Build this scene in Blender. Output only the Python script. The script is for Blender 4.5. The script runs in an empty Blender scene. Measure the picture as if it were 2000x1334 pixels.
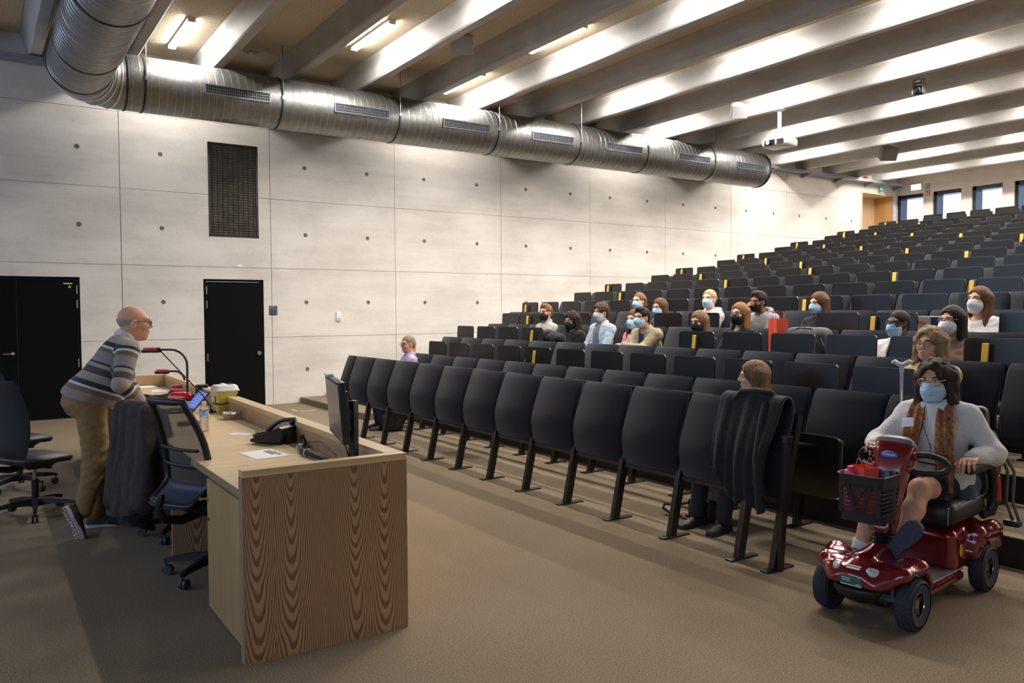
import bpy, bmesh, math, random
import numpy as np
from mathutils import Vector, Matrix

random.seed(7)
rng = np.random.default_rng(7)
scene = bpy.context.scene
COL = scene.collection
PI = math.pi


def lin(c):
    return tuple((v / 12.92 if v <= 0.04045 else ((v + 0.055) / 1.055) ** 2.4) for v in (x / 255.0 for x in c))


# ------------------------------------------------------------------ camera
# world: floor z=0, x runs along the long concrete wall towards the back of the hall,
# y runs across the hall towards that wall (wall face at y=14.15)
YAW, PITCH, ROLL = 0.587875, -0.037227, -0.0056395
fwd = Vector((math.sin(YAW) * math.cos(PITCH), math.cos(YAW) * math.cos(PITCH), math.sin(PITCH)))
rgt = Vector((math.cos(YAW), -math.sin(YAW), 0))
upv = rgt.cross(fwd)
cr, sr = math.cos(ROLL), math.sin(ROLL)
r2 = cr * rgt + sr * upv
u2 = -sr * rgt + cr * upv
cam = bpy.data.cameras.new('camera')
cam_ob = bpy.data.objects.new('camera', cam)
COL.objects.link(cam_ob)
cam.sensor_fit = 'HORIZONTAL'
cam.sensor_width = 36
cam.lens = 1568.27 * 36 / 2000
cam.clip_start = 0.05
cam.clip_end = 200
cam_ob.matrix_world = Matrix(((r2.x, u2.x, -fwd.x, 0), (r2.y, u2.y, -fwd.y, 0), (r2.z, u2.z, -fwd.z, 1.62), (0, 0, 0, 1)))
scene.camera = cam_ob

# ------------------------------------------------------------------ world: bright overcast sky
world = bpy.data.worlds.new('sky')
scene.world = world
world.use_nodes = True
bg = world.node_tree.nodes['Background']
bg.inputs[0].default_value = (0.52, 0.70, 1.0, 1)
bg.inputs[1].default_value = 2.0

# ------------------------------------------------------------------ exposure
vs = scene.view_settings
vs.view_transform = 'Standard'
vs.look = 'None'
vs.exposure = 0.52
vs.gamma = 1
vs.use_curve_mapping = False
try:
    cy = scene.cycles
    cy.max_bounces = 7
    cy.diffuse_bounces = 4
    cy.glossy_bounces = 3
    cy.transmission_bounces = 6
    cy.transparent_max_bounces = 8
    cy.caustics_reflective = False
    cy.caustics_refractive = False
    cy.sample_clamp_indirect = 4
    cy.use_denoising = True
    cy.use_light_tree = True
except Exception:
    pass
TUBE_POWER = 52.0          # watts of each ceiling tube
TUBE_COLOR = (1.0, 0.955, 0.90)

# ------------------------------------------------------------------ materials
MATS = {}


def nt(m):
    return m.node_tree.nodes, m.node_tree.links


def M(name, col, rough=0.6, metal=0.0, spec=0.5, n=None, bump=None, emit=None, estr=0, coat=0, sheen=0, alpha=1, trans=0,
      stretch=(1, 1, 1), coords='Object', rand=0):
    """procedural principled material. n=(scale, amount[, colour2]); bump=(scale, strength)"""
    if name in MATS:
        return MATS[name]
    m = bpy.data.materials.new(name)
    MATS[name] = m
    m.use_nodes = True
    N, L = nt(m)
    b = N['Principled BSDF']
    c = lin(col)
    b.inputs['Base Color'].default_value = (*c, 1)
    b.inputs['Roughness'].default_value = rough
    b.inputs['Metallic'].default_value = metal
    b.inputs['Specular IOR Level'].default_value = spec
    b.inputs['Coat Weight'].default_value = coat
    b.inputs['Coat Roughness'].default_value = 0.08
    b.inputs['Sheen Weight'].default_value = sheen
    b.inputs['Alpha'].default_value = alpha
    b.inputs['Transmission Weight'].default_value = trans
    if emit:
        b.inputs['Emission Color'].default_value = (*lin(emit), 1)
        b.inputs['Emission Strength'].default_value = estr
    if n or bump:
        tc = N.new('ShaderNodeTexCoord')
        mp = N.new('ShaderNodeMapping')
        mp.inputs['Scale'].default_value = stretch
        L.new(tc.outputs[coords], mp.inputs[0])
    if n:
        t = N.new('ShaderNodeTexNoise')
        t.inputs['Scale'].default_value = n[0]
        t.inputs['Detail'].default_value = 6
        t.inputs['Roughness'].default_value = 0.65
        L.new(mp.outputs[0], t.inputs['Vector'])
        r = N.new('ShaderNodeValToRGB')
        c2 = lin(n[2]) if len(n) > 2 else tuple(v * (1 - n[1]) for v in c)
        c1 = c if len(n) > 2 else tuple(min(1, v * (1 + n[1])) for v in c)
        r.color_ramp.elements[0].position = 0.32
        r.color_ramp.elements[1].position = 0.68
        r.color_ramp.elements[0].color = (*c2, 1)
        r.color_ramp.elements[1].color = (*c1, 1)
        L.new(t.outputs['Fac'], r.inputs[0])
        L.new(r.outputs[0], b.inputs['Base Color'])
    if bump:
        t2 = N.new('ShaderNodeTexNoise')
        t2.inputs['Scale'].default_value = bump[0]
        t2.inputs['Detail'].default_value = 3
        L.new(mp.outputs[0], t2.inputs['Vector'])
        bp = N.new('ShaderNodeBump')
        bp.inputs['Strength'].default_value = bump[1]
        bp.inputs['Distance'].default_value = 0.01
        L.new(t2.outputs['Fac'], bp.inputs['Height'])
        L.new(bp.outputs[0], b.inputs['Normal'])
    return m


def math_node(N, L, op, a, b=None, c=None):
    nd = N.new('ShaderNodeMath')
    nd.operation = op
    for i, v in enumerate((a, b, c)):
        if v is None:
            continue
        if isinstance(v, (int, float)):
            nd.inputs[i].default_value = v
        else:
            L.new(v, nd.inputs[i])
    return nd.outputs[0]


def concrete(name, col, dark, blot=0.7, seed=0.0):
    """fair-faced concrete: fine grain, soft cloudy blotches, faint horizontal smears"""
    m = bpy.data.materials.new(name)
    m.use_nodes = True
    N, L = nt(m)
    b = N['Principled BSDF']
    b.inputs['Roughness'].default_value = 0.62
    b.inputs['Specular IOR Level'].default_value = 0.3
    g = N.new('ShaderNodeNewGeometry')

    def noise(scale, st, det=5, off=0):
        mp = N.new('ShaderNodeMapping')
        mp.inputs['Scale'].default_value = st
        mp.inputs['Location'].default_value = (off + seed, off, off)
        L.new(g.outputs['Position'], mp.inputs[0])
        t = N.new('ShaderNodeTexNoise')
        t.inputs['Scale'].default_value = scale
        t.inputs['Detail'].default_value = det
        t.inputs['Roughness'].default_value = 0.6
        L.new(mp.outputs[0], t.inputs['Vector'])
        return t.outputs['Fac']
    a = noise(0.9, (1, 1, 1.3), 6)
    s = noise(1.6, (0.35, 1, 3.0), 5, 3.1)
    f = noise(38, (1, 1, 1), 3, 7)
    v = math_node(N, L, 'MULTIPLY', a, 0.5)
    v = math_node(N, L, 'MULTIPLY_ADD', s, 0.35, v)
    v = math_node(N, L, 'MULTIPLY_ADD', f, 0.15, v)
    r = N.new('ShaderNodeValToRGB')
    r.color_ramp.elements[0].position = 0.5 - 0.5 * blot * 0.5
    r.color_ramp.elements[1].position = 0.58
    r.color_ramp.elements[0].color = (*lin(dark), 1)
    r.color_ramp.elements[1].color = (*lin(col), 1)
    L.new(v, r.inputs[0])
    L.new(r.outputs[0], b.inputs['Base Color'])
    bp = N.new('ShaderNodeBump')
    bp.inputs['Strength'].default_value = 0.12
    bp.inputs['Distance'].default_value = 0.004
    L.new(f, bp.inputs['Height'])
    L.new(bp.outputs[0], b.inputs['Normal'])
    MATS[name] = m
    return m


def carpet(name, c1, c2):
    m = bpy.data.materials.new(name)
    m.use_nodes = True
    N, L = nt(m)
    b = N['Principled BSDF']
    b.inputs['Roughness'].default_value = 0.95
    b.inputs['Specular IOR Level'].default_value = 0.1
    g = N.new('ShaderNodeNewGeometry')
    t = N.new('ShaderNodeTexNoise')
    t.inputs['Scale'].default_value = 130
    t.inputs['Detail'].default_value = 4
    t.inputs['Roughness'].default_value = 0.8
    L.new(g.outputs['Position'], t.inputs['Vector'])
    t2 = N.new('ShaderNodeTexNoise')
    t2.inputs['Scale'].default_value = 1.3
    t2.inputs['Detail'].default_value = 4
    L.new(g.outputs['Position'], t2.inputs['Vector'])
    v = math_node(N, L, 'MULTIPLY_ADD', t2.outputs['Fac'], 0.07, math_node(N, L, 'MULTIPLY', t.outputs['Fac'], 0.93))
    r = N.new('ShaderNodeValToRGB')
    r.color_ramp.elements[0].position = 0.36
    r.color_ramp.elements[1].position = 0.64
    r.color_ramp.elements[0].color = (*lin(c2), 1)
    r.color_ramp.elements[1].color = (*lin(c1), 1)
    L.new(v, r.inputs[0])
    L.new(r.outputs[0], b.inputs['Base Color'])
    bp = N.new('ShaderNodeBump')
    bp.inputs['Strength'].default_value = 0.5
    bp.inputs['Distance'].default_value = 0.006
    L.new(t.outputs['Fac'], bp.inputs['Height'])
    L.new(bp.outputs[0], b.inputs['Normal'])
    MATS[name] = m
    return m


def wood(name, light, dark, mode='plain', axis='z', contrast=1.0):
    """mode 'cathedral': tangential larch veneer with nested arches; 'plain': fine straight grain"""
    m = bpy.data.materials.new(name)
    m.use_nodes = True
    N, L = nt(m)
    b = N['Principled BSDF']
    b.inputs['Roughness'].default_value = 0.38
    b.inputs['Specular IOR Level'].default_value = 0.4
    tc = N.new('ShaderNodeTexCoord')
    sp = N.new('ShaderNodeSeparateXYZ')
    L.new(tc.outputs['Object'], sp.inputs[0])
    X, Y, Z = sp.outputs
    if mode == 'cathedral':
        wob = N.new('ShaderNodeTexNoise')
        wob.inputs['Scale'].default_value = 3.2
        wob.inputs['Detail'].default_value = 3
        mp = N.new('ShaderNodeMapping')
        mp.inputs['Scale'].default_value = (1.3, 1.3, 0.55)
        L.new(tc.outputs['Object'], mp.inputs[0])
        L.new(mp.outputs[0], wob.inputs['Vector'])
        s = math_node(N, L, 'ADD', X, Y)
        # two bookmatched leaves 0.48 m wide, each with two flames
        q = math_node(N, L, 'FRACT', math_node(N, L, 'MULTIPLY', math_node(N, L, 'ADD', s, 0.1), 1 / 0.48))
        q = math_node(N, L, 'ABSOLUTE', math_node(N, L, 'MULTIPLY', math_node(N, L, 'SUBTRACT', q, 0.5), 0.48))
        p = math_node(N, L, 'ABSOLUTE', math_node(N, L, 'SUBTRACT', q, 0.08))
        lf = math_node(N, L, 'MULTIPLY', math_node(N, L, 'SUBTRACT', wob.outputs['Fac'], 0.5), 0.045)
        u = math_node(N, L, 'ADD', p, lf)
        d = math_node(N, L, 'MULTIPLY_ADD', Z, -0.088, 0.105)
        wz = math_node(N, L, 'MULTIPLY', math_node(N, L, 'SUBTRACT', wob.outputs['Fac'], 0.5), 0.022)
        d = math_node(N, L, 'ADD', d, wz)
        rr = math_node(N, L, 'SQRT', math_node(N, L, 'ADD', math_node(N, L, 'MULTIPLY', u, u), math_node(N, L, 'MULTIPLY', d, d)))
        w = math_node(N, L, 'FRACT', math_node(N, L, 'MULTIPLY', rr, 135.0))
    else:
        mp = N.new('ShaderNodeMapping')
        mp.inputs['Scale'].default_value = {'z': (26, 26, 0.8), 'y': (26, 0.8, 26), 'x': (0.8, 26, 26)}[axis]
        L.new(tc.outputs['Object'], mp.inputs[0])
        t = N.new('ShaderNodeTexNoise')
        t.inputs['Scale'].default_value = 1.6
        t.inputs['Detail'].default_value = 7
        t.inputs['Roughness'].default_value = 0.62
        L.new(mp.outputs[0], t.inputs['Vector'])
        w = t.outputs['Fac']
    r = N.new('ShaderNodeValToRGB')
    e = r.color_ramp.elements
    if mode == 'cathedral':
        e[0].position, e[0].color = 0.0, (*lin(light), 1)
        e[1].position, e[1].color = 1.0, (*lin(light), 1)
        q = e.new(0.42)
        q.color = (*lin(light), 1)
        q = e.new(0.62)
        q.color = (*lin(dark), 1)
        q = e.new(0.9)
        q.color = (*lin(dark), 1)
    else:
        e[0].position, e[0].color = 0.35, (*lin(dark), 1)
        e[1].position, e[1].color = 0.65, (*lin(light), 1)
    L.new(w, r.inputs[0])
    # fine pores
    mp2 = N.new('ShaderNodeMapping')
    mp2.inputs['Scale'].default_value = {'z': (160, 160, 4), 'y': (160, 4, 160), 'x': (4, 160, 160)}[axis]
    L.new(tc.outputs['Object'], mp2.inputs[0])
    t3 = N.new('ShaderNodeTexNoise')
    t3.inputs['Scale'].default_value = 1
    L.new(mp2.outputs[0], t3.inputs['Vector'])
    mx = N.new('ShaderNodeMixRGB')
    mx.blend_type = 'MULTIPLY'
    mx.inputs[0].default_value = 0.22 * contrast
    L.new(r.outputs[0], mx.inputs[1])
    L.new(t3.outputs['Color'], mx.inputs[2])
    L.new(mx.outputs[0], b.inputs['Base Color'])
    MATS[name] = m
    return m


# ------------------------------------------------------------------ mesh builder
def rotm(axis, a):
    return np.array(Matrix.Rotation(a, 3, axis))


def frame(d, up=(0, 0, 1)):
    d = np.array(d, float)
    d /= np.linalg.norm(d)
    u = np.array(up, float)
    if abs(d @ u) > 0.98:
        u = np.array((1.0, 0, 0))
    s = np.cross(u, d)
    s /= np.linalg.norm(s)
    return s, np.cross(d, s), d


class MB:
    def __init__(self):
        self.v = []
        self.f = []
        self.fm = []
        self.n = 0
        self.cur = 0

    def add(self, v, f):
        v = np.asarray(v, float).reshape(-1, 3)
        self.v.append(v)
        k = self.n
        for q in f:
            self.f.append(tuple(i + k for i in q))
            self.fm.append(self.cur)
        self.n += len(v)
        return self

    def box(self, lo, hi, R=None, c=None):
        x0, y0, z0 = lo
        x1, y1, z1 = hi
        v = np.array([(x0, y0, z0), (x1, y0, z0), (x1, y1, z0), (x0, y1, z0), (x0, y0, z1), (x1, y0, z1), (x1, y1, z1), (x0, y1, z1)], float)
        if R is not None:
            c = np.array(c if c is not None else (v[0] + v[6]) / 2)
            v = (v - c) @ np.array(R).T + c
        return self.add(v, [(0, 3, 2, 1), (4, 5, 6, 7), (0, 1, 5, 4), (1, 2, 6, 5), (2, 3, 7, 6), (3, 0, 4, 7)])

    def rbox(self, lo, hi, r=0.01, R=None, c=None, seg=2):
        bm = bmesh.new()
        bmesh.ops.create_cube(bm, size=1)
        lo = np.array(lo, float)
        hi = np.array(hi, float)
        for q in bm.verts:
            q.co = Vector((lo + hi) / 2) + Vector(np.array(q.co) * (hi - lo))
        bmesh.ops.bevel(bm, geom=list(bm.edges), offset=min(r, 0.49 * (hi - lo).min()), segments=seg, affect='EDGES', profile=0.5)
        bm.verts.index_update()
        v = np.array([q.co for q in bm.verts])
        f = [tuple(w.index for w in q.verts) for q in bm.faces]
        bm.free()
        if R is not None:
            c = np.array(c if c is not None else (lo + hi) / 2)
            v = (v - c) @ np.array(R).T + c
        return self.add(v, f)

    def bar(self, a, b, w, h, up=(0, 0, 1)):
        a = np.array(a, float)
        b = np.array(b, float)
        s, u, d = frame(b - a, up)
        v = []
        for p in (a, b):
            for i, j in ((-1, -1), (1, -1), (1, 1), (-1, 1)):
                v.append(p + s * i * w / 2 + u * j * h / 2)
        return self.add(v, [(0, 3, 2, 1), (4, 5, 6, 7), (0, 1, 5, 4), (1, 2, 6, 5), (2, 3, 7, 6), (3, 0, 4, 7)])

    def cyl(self, a, b, r, rb=None, n=16, caps=True):
        a = np.array(a, float)
        b = np.array(b, float)
        rb = r if rb is None else rb
        s, u, d = frame(b - a)
        t = np.arange(n) * 2 * PI / n
        ring = np.outer(np.cos(t), s) + np.outer(np.sin(t), u)
        v = np.vstack([a + ring * r, b + ring * rb])
        f = [(i, (i + 1) % n, n + (i + 1) % n, n + i) for i in range(n)]
        if caps:
            f += [tuple(range(n))[::-1], tuple(range(n, 2 * n))]
        return self.add(v, f)

    def tube(self, pts, r, n=8, closed=False, caps=True):
        P = np.array(pts, float)
        m = len(P)
        rr = np.full(m, r) if np.isscalar(r) else np.array(r, float)
        if closed:
            T = np.roll(P, -1, 0) - np.roll(P, 1, 0)
        else:
            T = np.gradient(P, axis=0)
        T /= np.linalg.norm(T, axis=1)[:, None] + 1e-12
        s, u, d = frame(T[0])
        t = np.arange(n) * 2 * PI / n
        v = []
        for i in range(m):
            s = s - T[i] * (s @ T[i])
            s /= np.linalg.norm(s)
            u = np.cross(T[i], s)
            v.append(P[i] + rr[i] * (np.outer(np.cos(t), s) + np.outer(np.sin(t), u)))
        f = []
        for i in range(m if closed else m - 1):
            j = (i + 1) % m
            for k in range(n):
                l = (k + 1) % n
                f.append((i * n + k, i * n + l, j * n + l, j * n + k))
        if caps and not closed:
            f += [tuple(range(n))[::-1], tuple(range((m - 1) * n, m * n))]
        return self.add(np.vstack(v), f)

    def lathe(self, prof, n=24, o=(0, 0, 0), R=None, caps=True):
        """prof: list of (r, z) around +z"""
        t = np.arange(n) * 2 * PI / n
        v = []
        for r, z in prof:
            v.append(np.stack([r * np.cos(t), r * np.sin(t), np.full(n, z)], 1))
        v = np.vstack(v)
        if R is not None:
            v = v @ np.array(R).T
        v = v + np.array(o)
        f = []
        for i in range(len(prof) - 1):
            for k in range(n):
                l = (k + 1) % n
                f.append((i * n + k, i * n + l, (i + 1) * n + l, (i + 1) * n + k))
        if caps:
            if prof[0][0] > 1e-5:
                f.append(tuple(range(n))[::-1])
            if prof[-1][0] > 1e-5:
                f.append(tuple(range((len(prof) - 1) * n, len(prof) * n)))
        return self.add(v, f)

    def grid(self, P):
        P = np.asarray(P, float)
        a, b = P.shape[:2]
        f = [(i * b + j, i * b + j + 1, (i + 1) * b + j + 1, (i + 1) * b + j) for i in range(a - 1) for j in range(b - 1)]
        return self.add(P.reshape(-1, 3), f)

    def loft(self, rings, caps=True, closed=True):
        """rings of equal length point lists joined into one skin"""
        R = [np.asarray(q, float) for q in rings]
        n = len(R[0])
        f = []
        for i in range(len(R) - 1):
            for k in range(n if closed else n - 1):
                l = (k + 1) % n
                f.append((i * n + k, i * n + l, (i + 1) * n + l, (i + 1) * n + k))
        if caps:
            f += [tuple(range(n))[::-1], tuple(range((len(R) - 1) * n, len(R) * n))]
        return self.add(np.vstack(R), f)

    def prism(self, poly, axis, a, b):
        """2D polygon extruded along axis 0/1/2 from a to b"""
        o = [i for i in range(3) if i != axis]
        n = len(poly)
        v = []
        for t in (a, b):
            for p in poly:
                q = [0, 0, 0]
                q[axis] = t
                q[o[0]], q[o[1]] = p
                v.append(q)
        f = [(i, (i + 1) % n, n + (i + 1) % n, n + i) for i in range(n)] + [tuple(range(n))[::-1], tuple(range(n, 2 * n))]
        return self.add(v, f)

    def sphere(self, c, r, n=14, m=9, R=None):
        r = np.array((r, r, r) if np.isscalar(r) else r, float)
        t = np.arange(n) * 2 * PI / n
        v = []
        for i in range(m + 1):
            a = PI * i / m
            v.append(np.stack([np.sin(a) * np.cos(t), np.sin(a) * np.sin(t), np.full(n, math.cos(a))], 1))
        v = np.vstack(v) * r
        if R is not None:
            v = v @ np.array(R).T
        f = []
        for i in range(m):
            for k in range(n):
                l = (k + 1) % n
                f.append((i * n + k, (i + 1) * n + k, (i + 1) * n + l, i * n + l))
        return self.add(v + np.array(c), f)

    def xf(self, R, t=(0, 0, 0)):
        R = np.array(R)
        self.v = [q @ R.T + np.array(t) for q in self.v]
        return self

    def mesh(self, name, mats, smooth=35, recalc=True):
        me = bpy.data.meshes.new(name)
        V = np.vstack(self.v)
        me.from_pydata(V.tolist(), [], self.f)
        if not isinstance(mats, (list, tuple)):
            mats = [mats]
        for q in mats:
            me.materials.append(q)
        if len(mats) > 1:
            me.polygons.foreach_set('material_index', self.fm)
        if recalc:
            bm = bmesh.new()
            bm.from_mesh(me)
            bmesh.ops.remove_doubles(bm, verts=bm.verts, dist=1e-6)
            bmesh.ops.recalc_face_normals(bm, faces=bm.faces)
            bm.to_mesh(me)
            bm.free()
        if smooth:
            me.shade_smooth()
            if smooth < 180:
                me.set_sharp_from_angle(angle=math.radians(smooth))
        me.update()
        return me

    def build(self, name, mats, parent=None, smooth=35, loc=None, rotz=0, recalc=True):
        o = bpy.data.objects.new(name, self.mesh(name, mats, smooth, recalc))
        COL.objects.link(o)
        if parent is not None:
            o.parent = parent
        if loc is not None:
            o.location = loc
        if rotz:
            o.rotation_euler = (0, 0, rotz)
        return o


def inst(src, parent=None, loc=None, rot=None):
    o = src.copy()
    COL.objects.link(o)
    if parent is not None:
        o.parent = parent
    if loc is not None:
        o.location = loc
    if rot is not None:
        o.rotation_euler = rot
    return o


def tag(o, label=None, cat=None, group=None, kind=None):
    if label:
        o['label'] = label
    if cat:
        o['category'] = cat
    if group:
        o['group'] = group
    if kind:
        o['kind'] = kind
    return o


def thing(name, label, cat, loc=(0, 0, 0), rotz=0, group=None):
    o = bpy.data.objects.new(name, None)
    o.empty_display_size = 0.1
    COL.objects.link(o)
    o.location = loc
    o.rotation_euler = (0, 0, rotz)
    return tag(o, label, cat, group)


def structure(name, loc=(0, 0, 0)):
    o = bpy.data.objects.new(name, None)
    COL.objects.link(o)
    o.location = loc
    o['kind'] = 'structure'
    return o


def copy_tree(o, parent=None):
    c = o.copy()
    COL.objects.link(c)
    if parent is not None:
        c.parent = parent
    for ch in list(o.children):
        copy_tree(ch, c)
    return c


ORD = ['first', 'second', 'third', 'fourth', 'fifth', 'sixth', 'seventh', 'eighth', 'ninth', 'tenth', 'eleventh', 'twelfth', 'thirteenth',
       'fourteenth', 'fifteenth', 'sixteenth', 'seventeenth', 'eighteenth', 'nineteenth', 'twentieth', 'twenty-first']

# ================================================================== SETTING
WY = 14.15                 # face of the long concrete wall
BX = 23.75                 # face of the rear wall with the windows
FX, RY = -6.0, -7.0        # front wall and right wall, behind the camera
ZC = 5.80                  # underside of the ceiling boards
ZB = 5.45                  # underside of the beams


def row_floor(i):
    if i < 1:
        return 0.0
    return 0.194 * (i - 1) if i <= 5 else 0.776 + 0.1827 * (i - 5)


def riser_x(i):            # riser that leads up to tier i (i>=2 uses row i)
    return 5.35 + (i - 2) * 1.0


m_wall = concrete('concrete_wall', (224, 218, 210), (198, 191, 182), 0.6)
m_joint = M('joint_shadow', (104, 94, 80), 0.9, n=(6, 0.4))
m_beam = concrete('concrete_beam', (196, 193, 190), (160, 157, 155), 0.7, 5)
m_board = M('wood_wool_board', (226, 212, 188), 0.95, n=(45, 0.5, (176, 160, 136)), bump=(60, 0.6), stretch=(1, 1, 1))
m_carpet = carpet('carpet', (160, 143, 120), (96, 82, 66))
m_riser = M('riser_black', (24, 22, 20), 0.55, n=(8, 0.2))
m_nosing = M('nosing_metal', (150, 138, 118), 0.4, metal=0.6)
m_black = M('door_black', (8, 8, 8), 0.8, spec=0.12, n=(3, 0.15))
m_steel = M('brushed_steel', (190, 190, 188), 0.3, metal=1)
m_galv = M('galvanised_steel', (150, 156, 164), 0.42, metal=0.8, n=(9, 0.12))
m_blackmetal = M('black_metal', (20, 20, 21), 0.42, n=(20, 0.15))
m_white = M('white_plastic', (228, 228, 226), 0.4)
m_tie = M('tie_hole_dark', (104, 98, 88), 0.95, n=(30, 0.3))

# ---- floor and tiers
floor = structure('floor')
mb = MB()
mb.box((FX, RY, -0.2), (BX, WY + 0.3, 0.0))
mb.build('floor_slab', m_carpet, floor, smooth=0)
for i in range(2, 19):
    x0 = riser_x(i)
    x1 = riser_x(i + 1) if i < 18 else BX
    z = row_floor(i)
    zl = row_floor(i - 1) if i > 2 else 0.0
    b = MB()
    b.box((x0 + 0.012, RY, -0.1), (x1 + 0.012, WY, z))
    t = b.build('tier', m_carpet, floor, smooth=0)
    b = MB()
    b.box((x0, RY, zl + 0.001), (x0 + 0.012, WY, z - 0.004))
    b.build('riser', m_riser, t, smooth=0)
    b = MB()
    b.box((x0 - 0.006, RY, z - 0.004), (x0 + 0.03, WY, z + 0.003))
    b.build('nosing', m_nosing, t, smooth=0)
    # half steps in the aisle along the wall
    ya = 11.2 if i < 4 else 12.75
    b = MB()
    b.box((x0 - 0.52, ya, zl - 0.02), (x0 + 0.012, WY, (z + zl) / 2))
    b.build('aisle_step', m_carpet, floor, smooth=0)
# white tape corner on the carpet near the aisle
mb = MB()
mb.box((4.33, 12.86, 0.001), (4.37, 13.19, 0.004))
mb.box((4.33, 12.86, 0.001), (4.66, 12.895, 0.004))
tag(mb.build('floor_tape', M('white_tape', (196, 190, 178), 0.7), None, smooth=0),
    'white tape corner mark stuck on the carpet beside the aisle steps', 'tape')

# ---- left concrete wall made of cast panels
wall_l = structure('wall_left')
mb = MB()
mb.box((FX, WY + 0.025, -0.1), (3.19, WY + 0.3, 6.3))
mb.box((3.19, WY + 0.025, 2.2), (4.20, WY + 0.3, 6.3))
mb.box((4.20, WY + 0.025, -0.1), (21.88, WY + 0.3, 6.3))
mb.box((21.88, WY + 0.025, 5.13), (23.56, WY + 0.3, 6.3))
mb.box((23.56, WY + 0.025, -0.1), (BX + 0.6, WY + 0.3, 6.3))
mb.build('wall_backing', m_joint, wall_l, smooth=0)
xs_j = [-5.25, -2.85, -0.45, 1.95, 4.345, 6.74, 9.17, 11.56, 13.90, 16.22, 18.45, 20.7, 23.0, BX]
zs_j = [0.0, 1.19, 2.405, 3.62, 4.83, 6.2]
holes = [(-0.6, 1.352, 0, 2.195), (3.193, 4.202, 0, 2.2), (3.30, 4.135, 2.92, 4.505), (21.88, 23.56, 0, 5.13)]


def subtract(rects, h):
    out = []
    for (a, b, c, d) in rects:
        ha, hb, hc, hd = h
        if hb <= a or ha >= b or hd <= c or hc >= d:
            out.append((a, b, c, d))
            continue
        if ha > a:
            out.append((a, ha, c, d))
        if hb < b:
            out.append((hb, b, c, d))
        aa, bb = max(a, ha), min(b, hb)
        if hc > c:
            out.append((aa, bb, c, hc))
        if hd < d:
            out.append((aa, bb, hd, d))
    return out


for i in range(len(xs_j) - 1):
    for j in range(len(zs_j) - 1):
        g = 0.005 if i % 2 else 0.004
        cell = (xs_j[i] + g, xs_j[i + 1] - g, zs_j[j] + 0.003, zs_j[j + 1] - 0.003)
        rs = [cell]
        for h in holes:
            rs = subtract(rs, h)
        rs = [r for r in rs if r[1] - r[0] > 0.01 and r[3] - r[2] > 0.01]
        if not rs:
            continue
        b = MB()
        dy = 0.002 * ((i * 7 + j * 3) % 3)
        for r in rs:
            b.box((r[0], WY + dy * 0.5, r[2]), (r[1], WY + 0.026, r[3]))
        b.build('wall_panel', m_wall, wall_l, smooth=0)
hole = MB()
hole.lathe([(0.036, 0.0), (0.030, -0.0035), (0.0245, -0.0025), (0.012, -0.001), (0.0, -0.001)], 14)
hole.xf(rotm('X', PI / 2))
hole0 = None
for x in [-1.04, 0.16, 1.36, 2.56, 3.76, 4.97, 6.17, 7.37, 8.58, 9.8, 11.0, 12.15, 13.3, 14.5, 15.65, 16.8, 17.9, 19.0, 20.2, 21.4]:
    for z in (0.60, 1.81, 3.015, 4.215):
        if any(h[0] - 0.05 < x < h[1] + 0.05 and h[2] - 0.05 < z < h[3] + 0.05 for h in holes):
            continue
        if z < row_floor(max(1, int((x - 5.35) + 2))) + 0.1:
            continue
        if hole0 is None:
            hole0 = hole.build('tie_hole', m_tie, wall_l, loc=(x, WY - 0.003, z))
        else:
            inst(hole0, wall_l, (x, WY - 0.003, z))

# ---- doors in the left wall
m_hinge = M('hinge_grey', (176, 176, 172), 0.35, metal=0.7)


def door(name, x0, x1, splits, hinges, handle=None, lock=None):
    d = structure(name)
    b = MB()
    b.box((x0, WY + 0.01, 0.0), (x0 + 0.035, WY + 0.12, 2.195))
    b.box((x1 - 0.035, WY + 0.01, 0.0), (x1, WY + 0.12, 2.195))
    b.box((x0, WY + 0.01, 2.16), (x1, WY + 0.12, 2.195))
    b.build('door_frame', m_black, d, smooth=0)
    xs = [x0 + 0.04] + splits + [x1 - 0.04]
    for k in range(len(xs) - 1):
        b = MB()
        b.box((xs[k] + (0.003 if k else 0), WY + 0.02, 0.006), (xs[k + 1] - 0.003, WY + 0.07, 2.155))
        leaf = b.build('door_leaf', m_black, d, smooth=0)
    for (hx, hz) in hinges:
        b = MB()
        b.cyl((hx, WY + 0.012, hz - 0.065), (hx, WY + 0.012, hz + 0.065), 0.009, n=10)
        b.build('hinge', m_hinge, d)
    if handle:
        b = MB()
        hx, hz = handle
        b.cyl((hx, WY + 0.022, hz), (hx, WY - 0.012, hz), 0.026, n=18)
        b.tube([(hx, WY - 0.01, hz), (hx, WY - 0.045, hz), (hx - 0.02, WY - 0.05, hz), (hx - 0.125, WY - 0.05, hz - 0.004)], 0.0095, 10)
        b.build('door_handle', m_steel, d)
    if lock:
        b = MB()
        b.cyl((lock[0], WY + 0.022, lock[1]), (lock[0], WY - 0.006, lock[1]), 0.036, n=22)
        b.cyl((lock[0], WY + 0.022, lock[1]), (lock[0], WY - 0.010, lock[1]), 0.017, n=16)
        b.build('lock_rose', m_steel, d)
    return d


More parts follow.
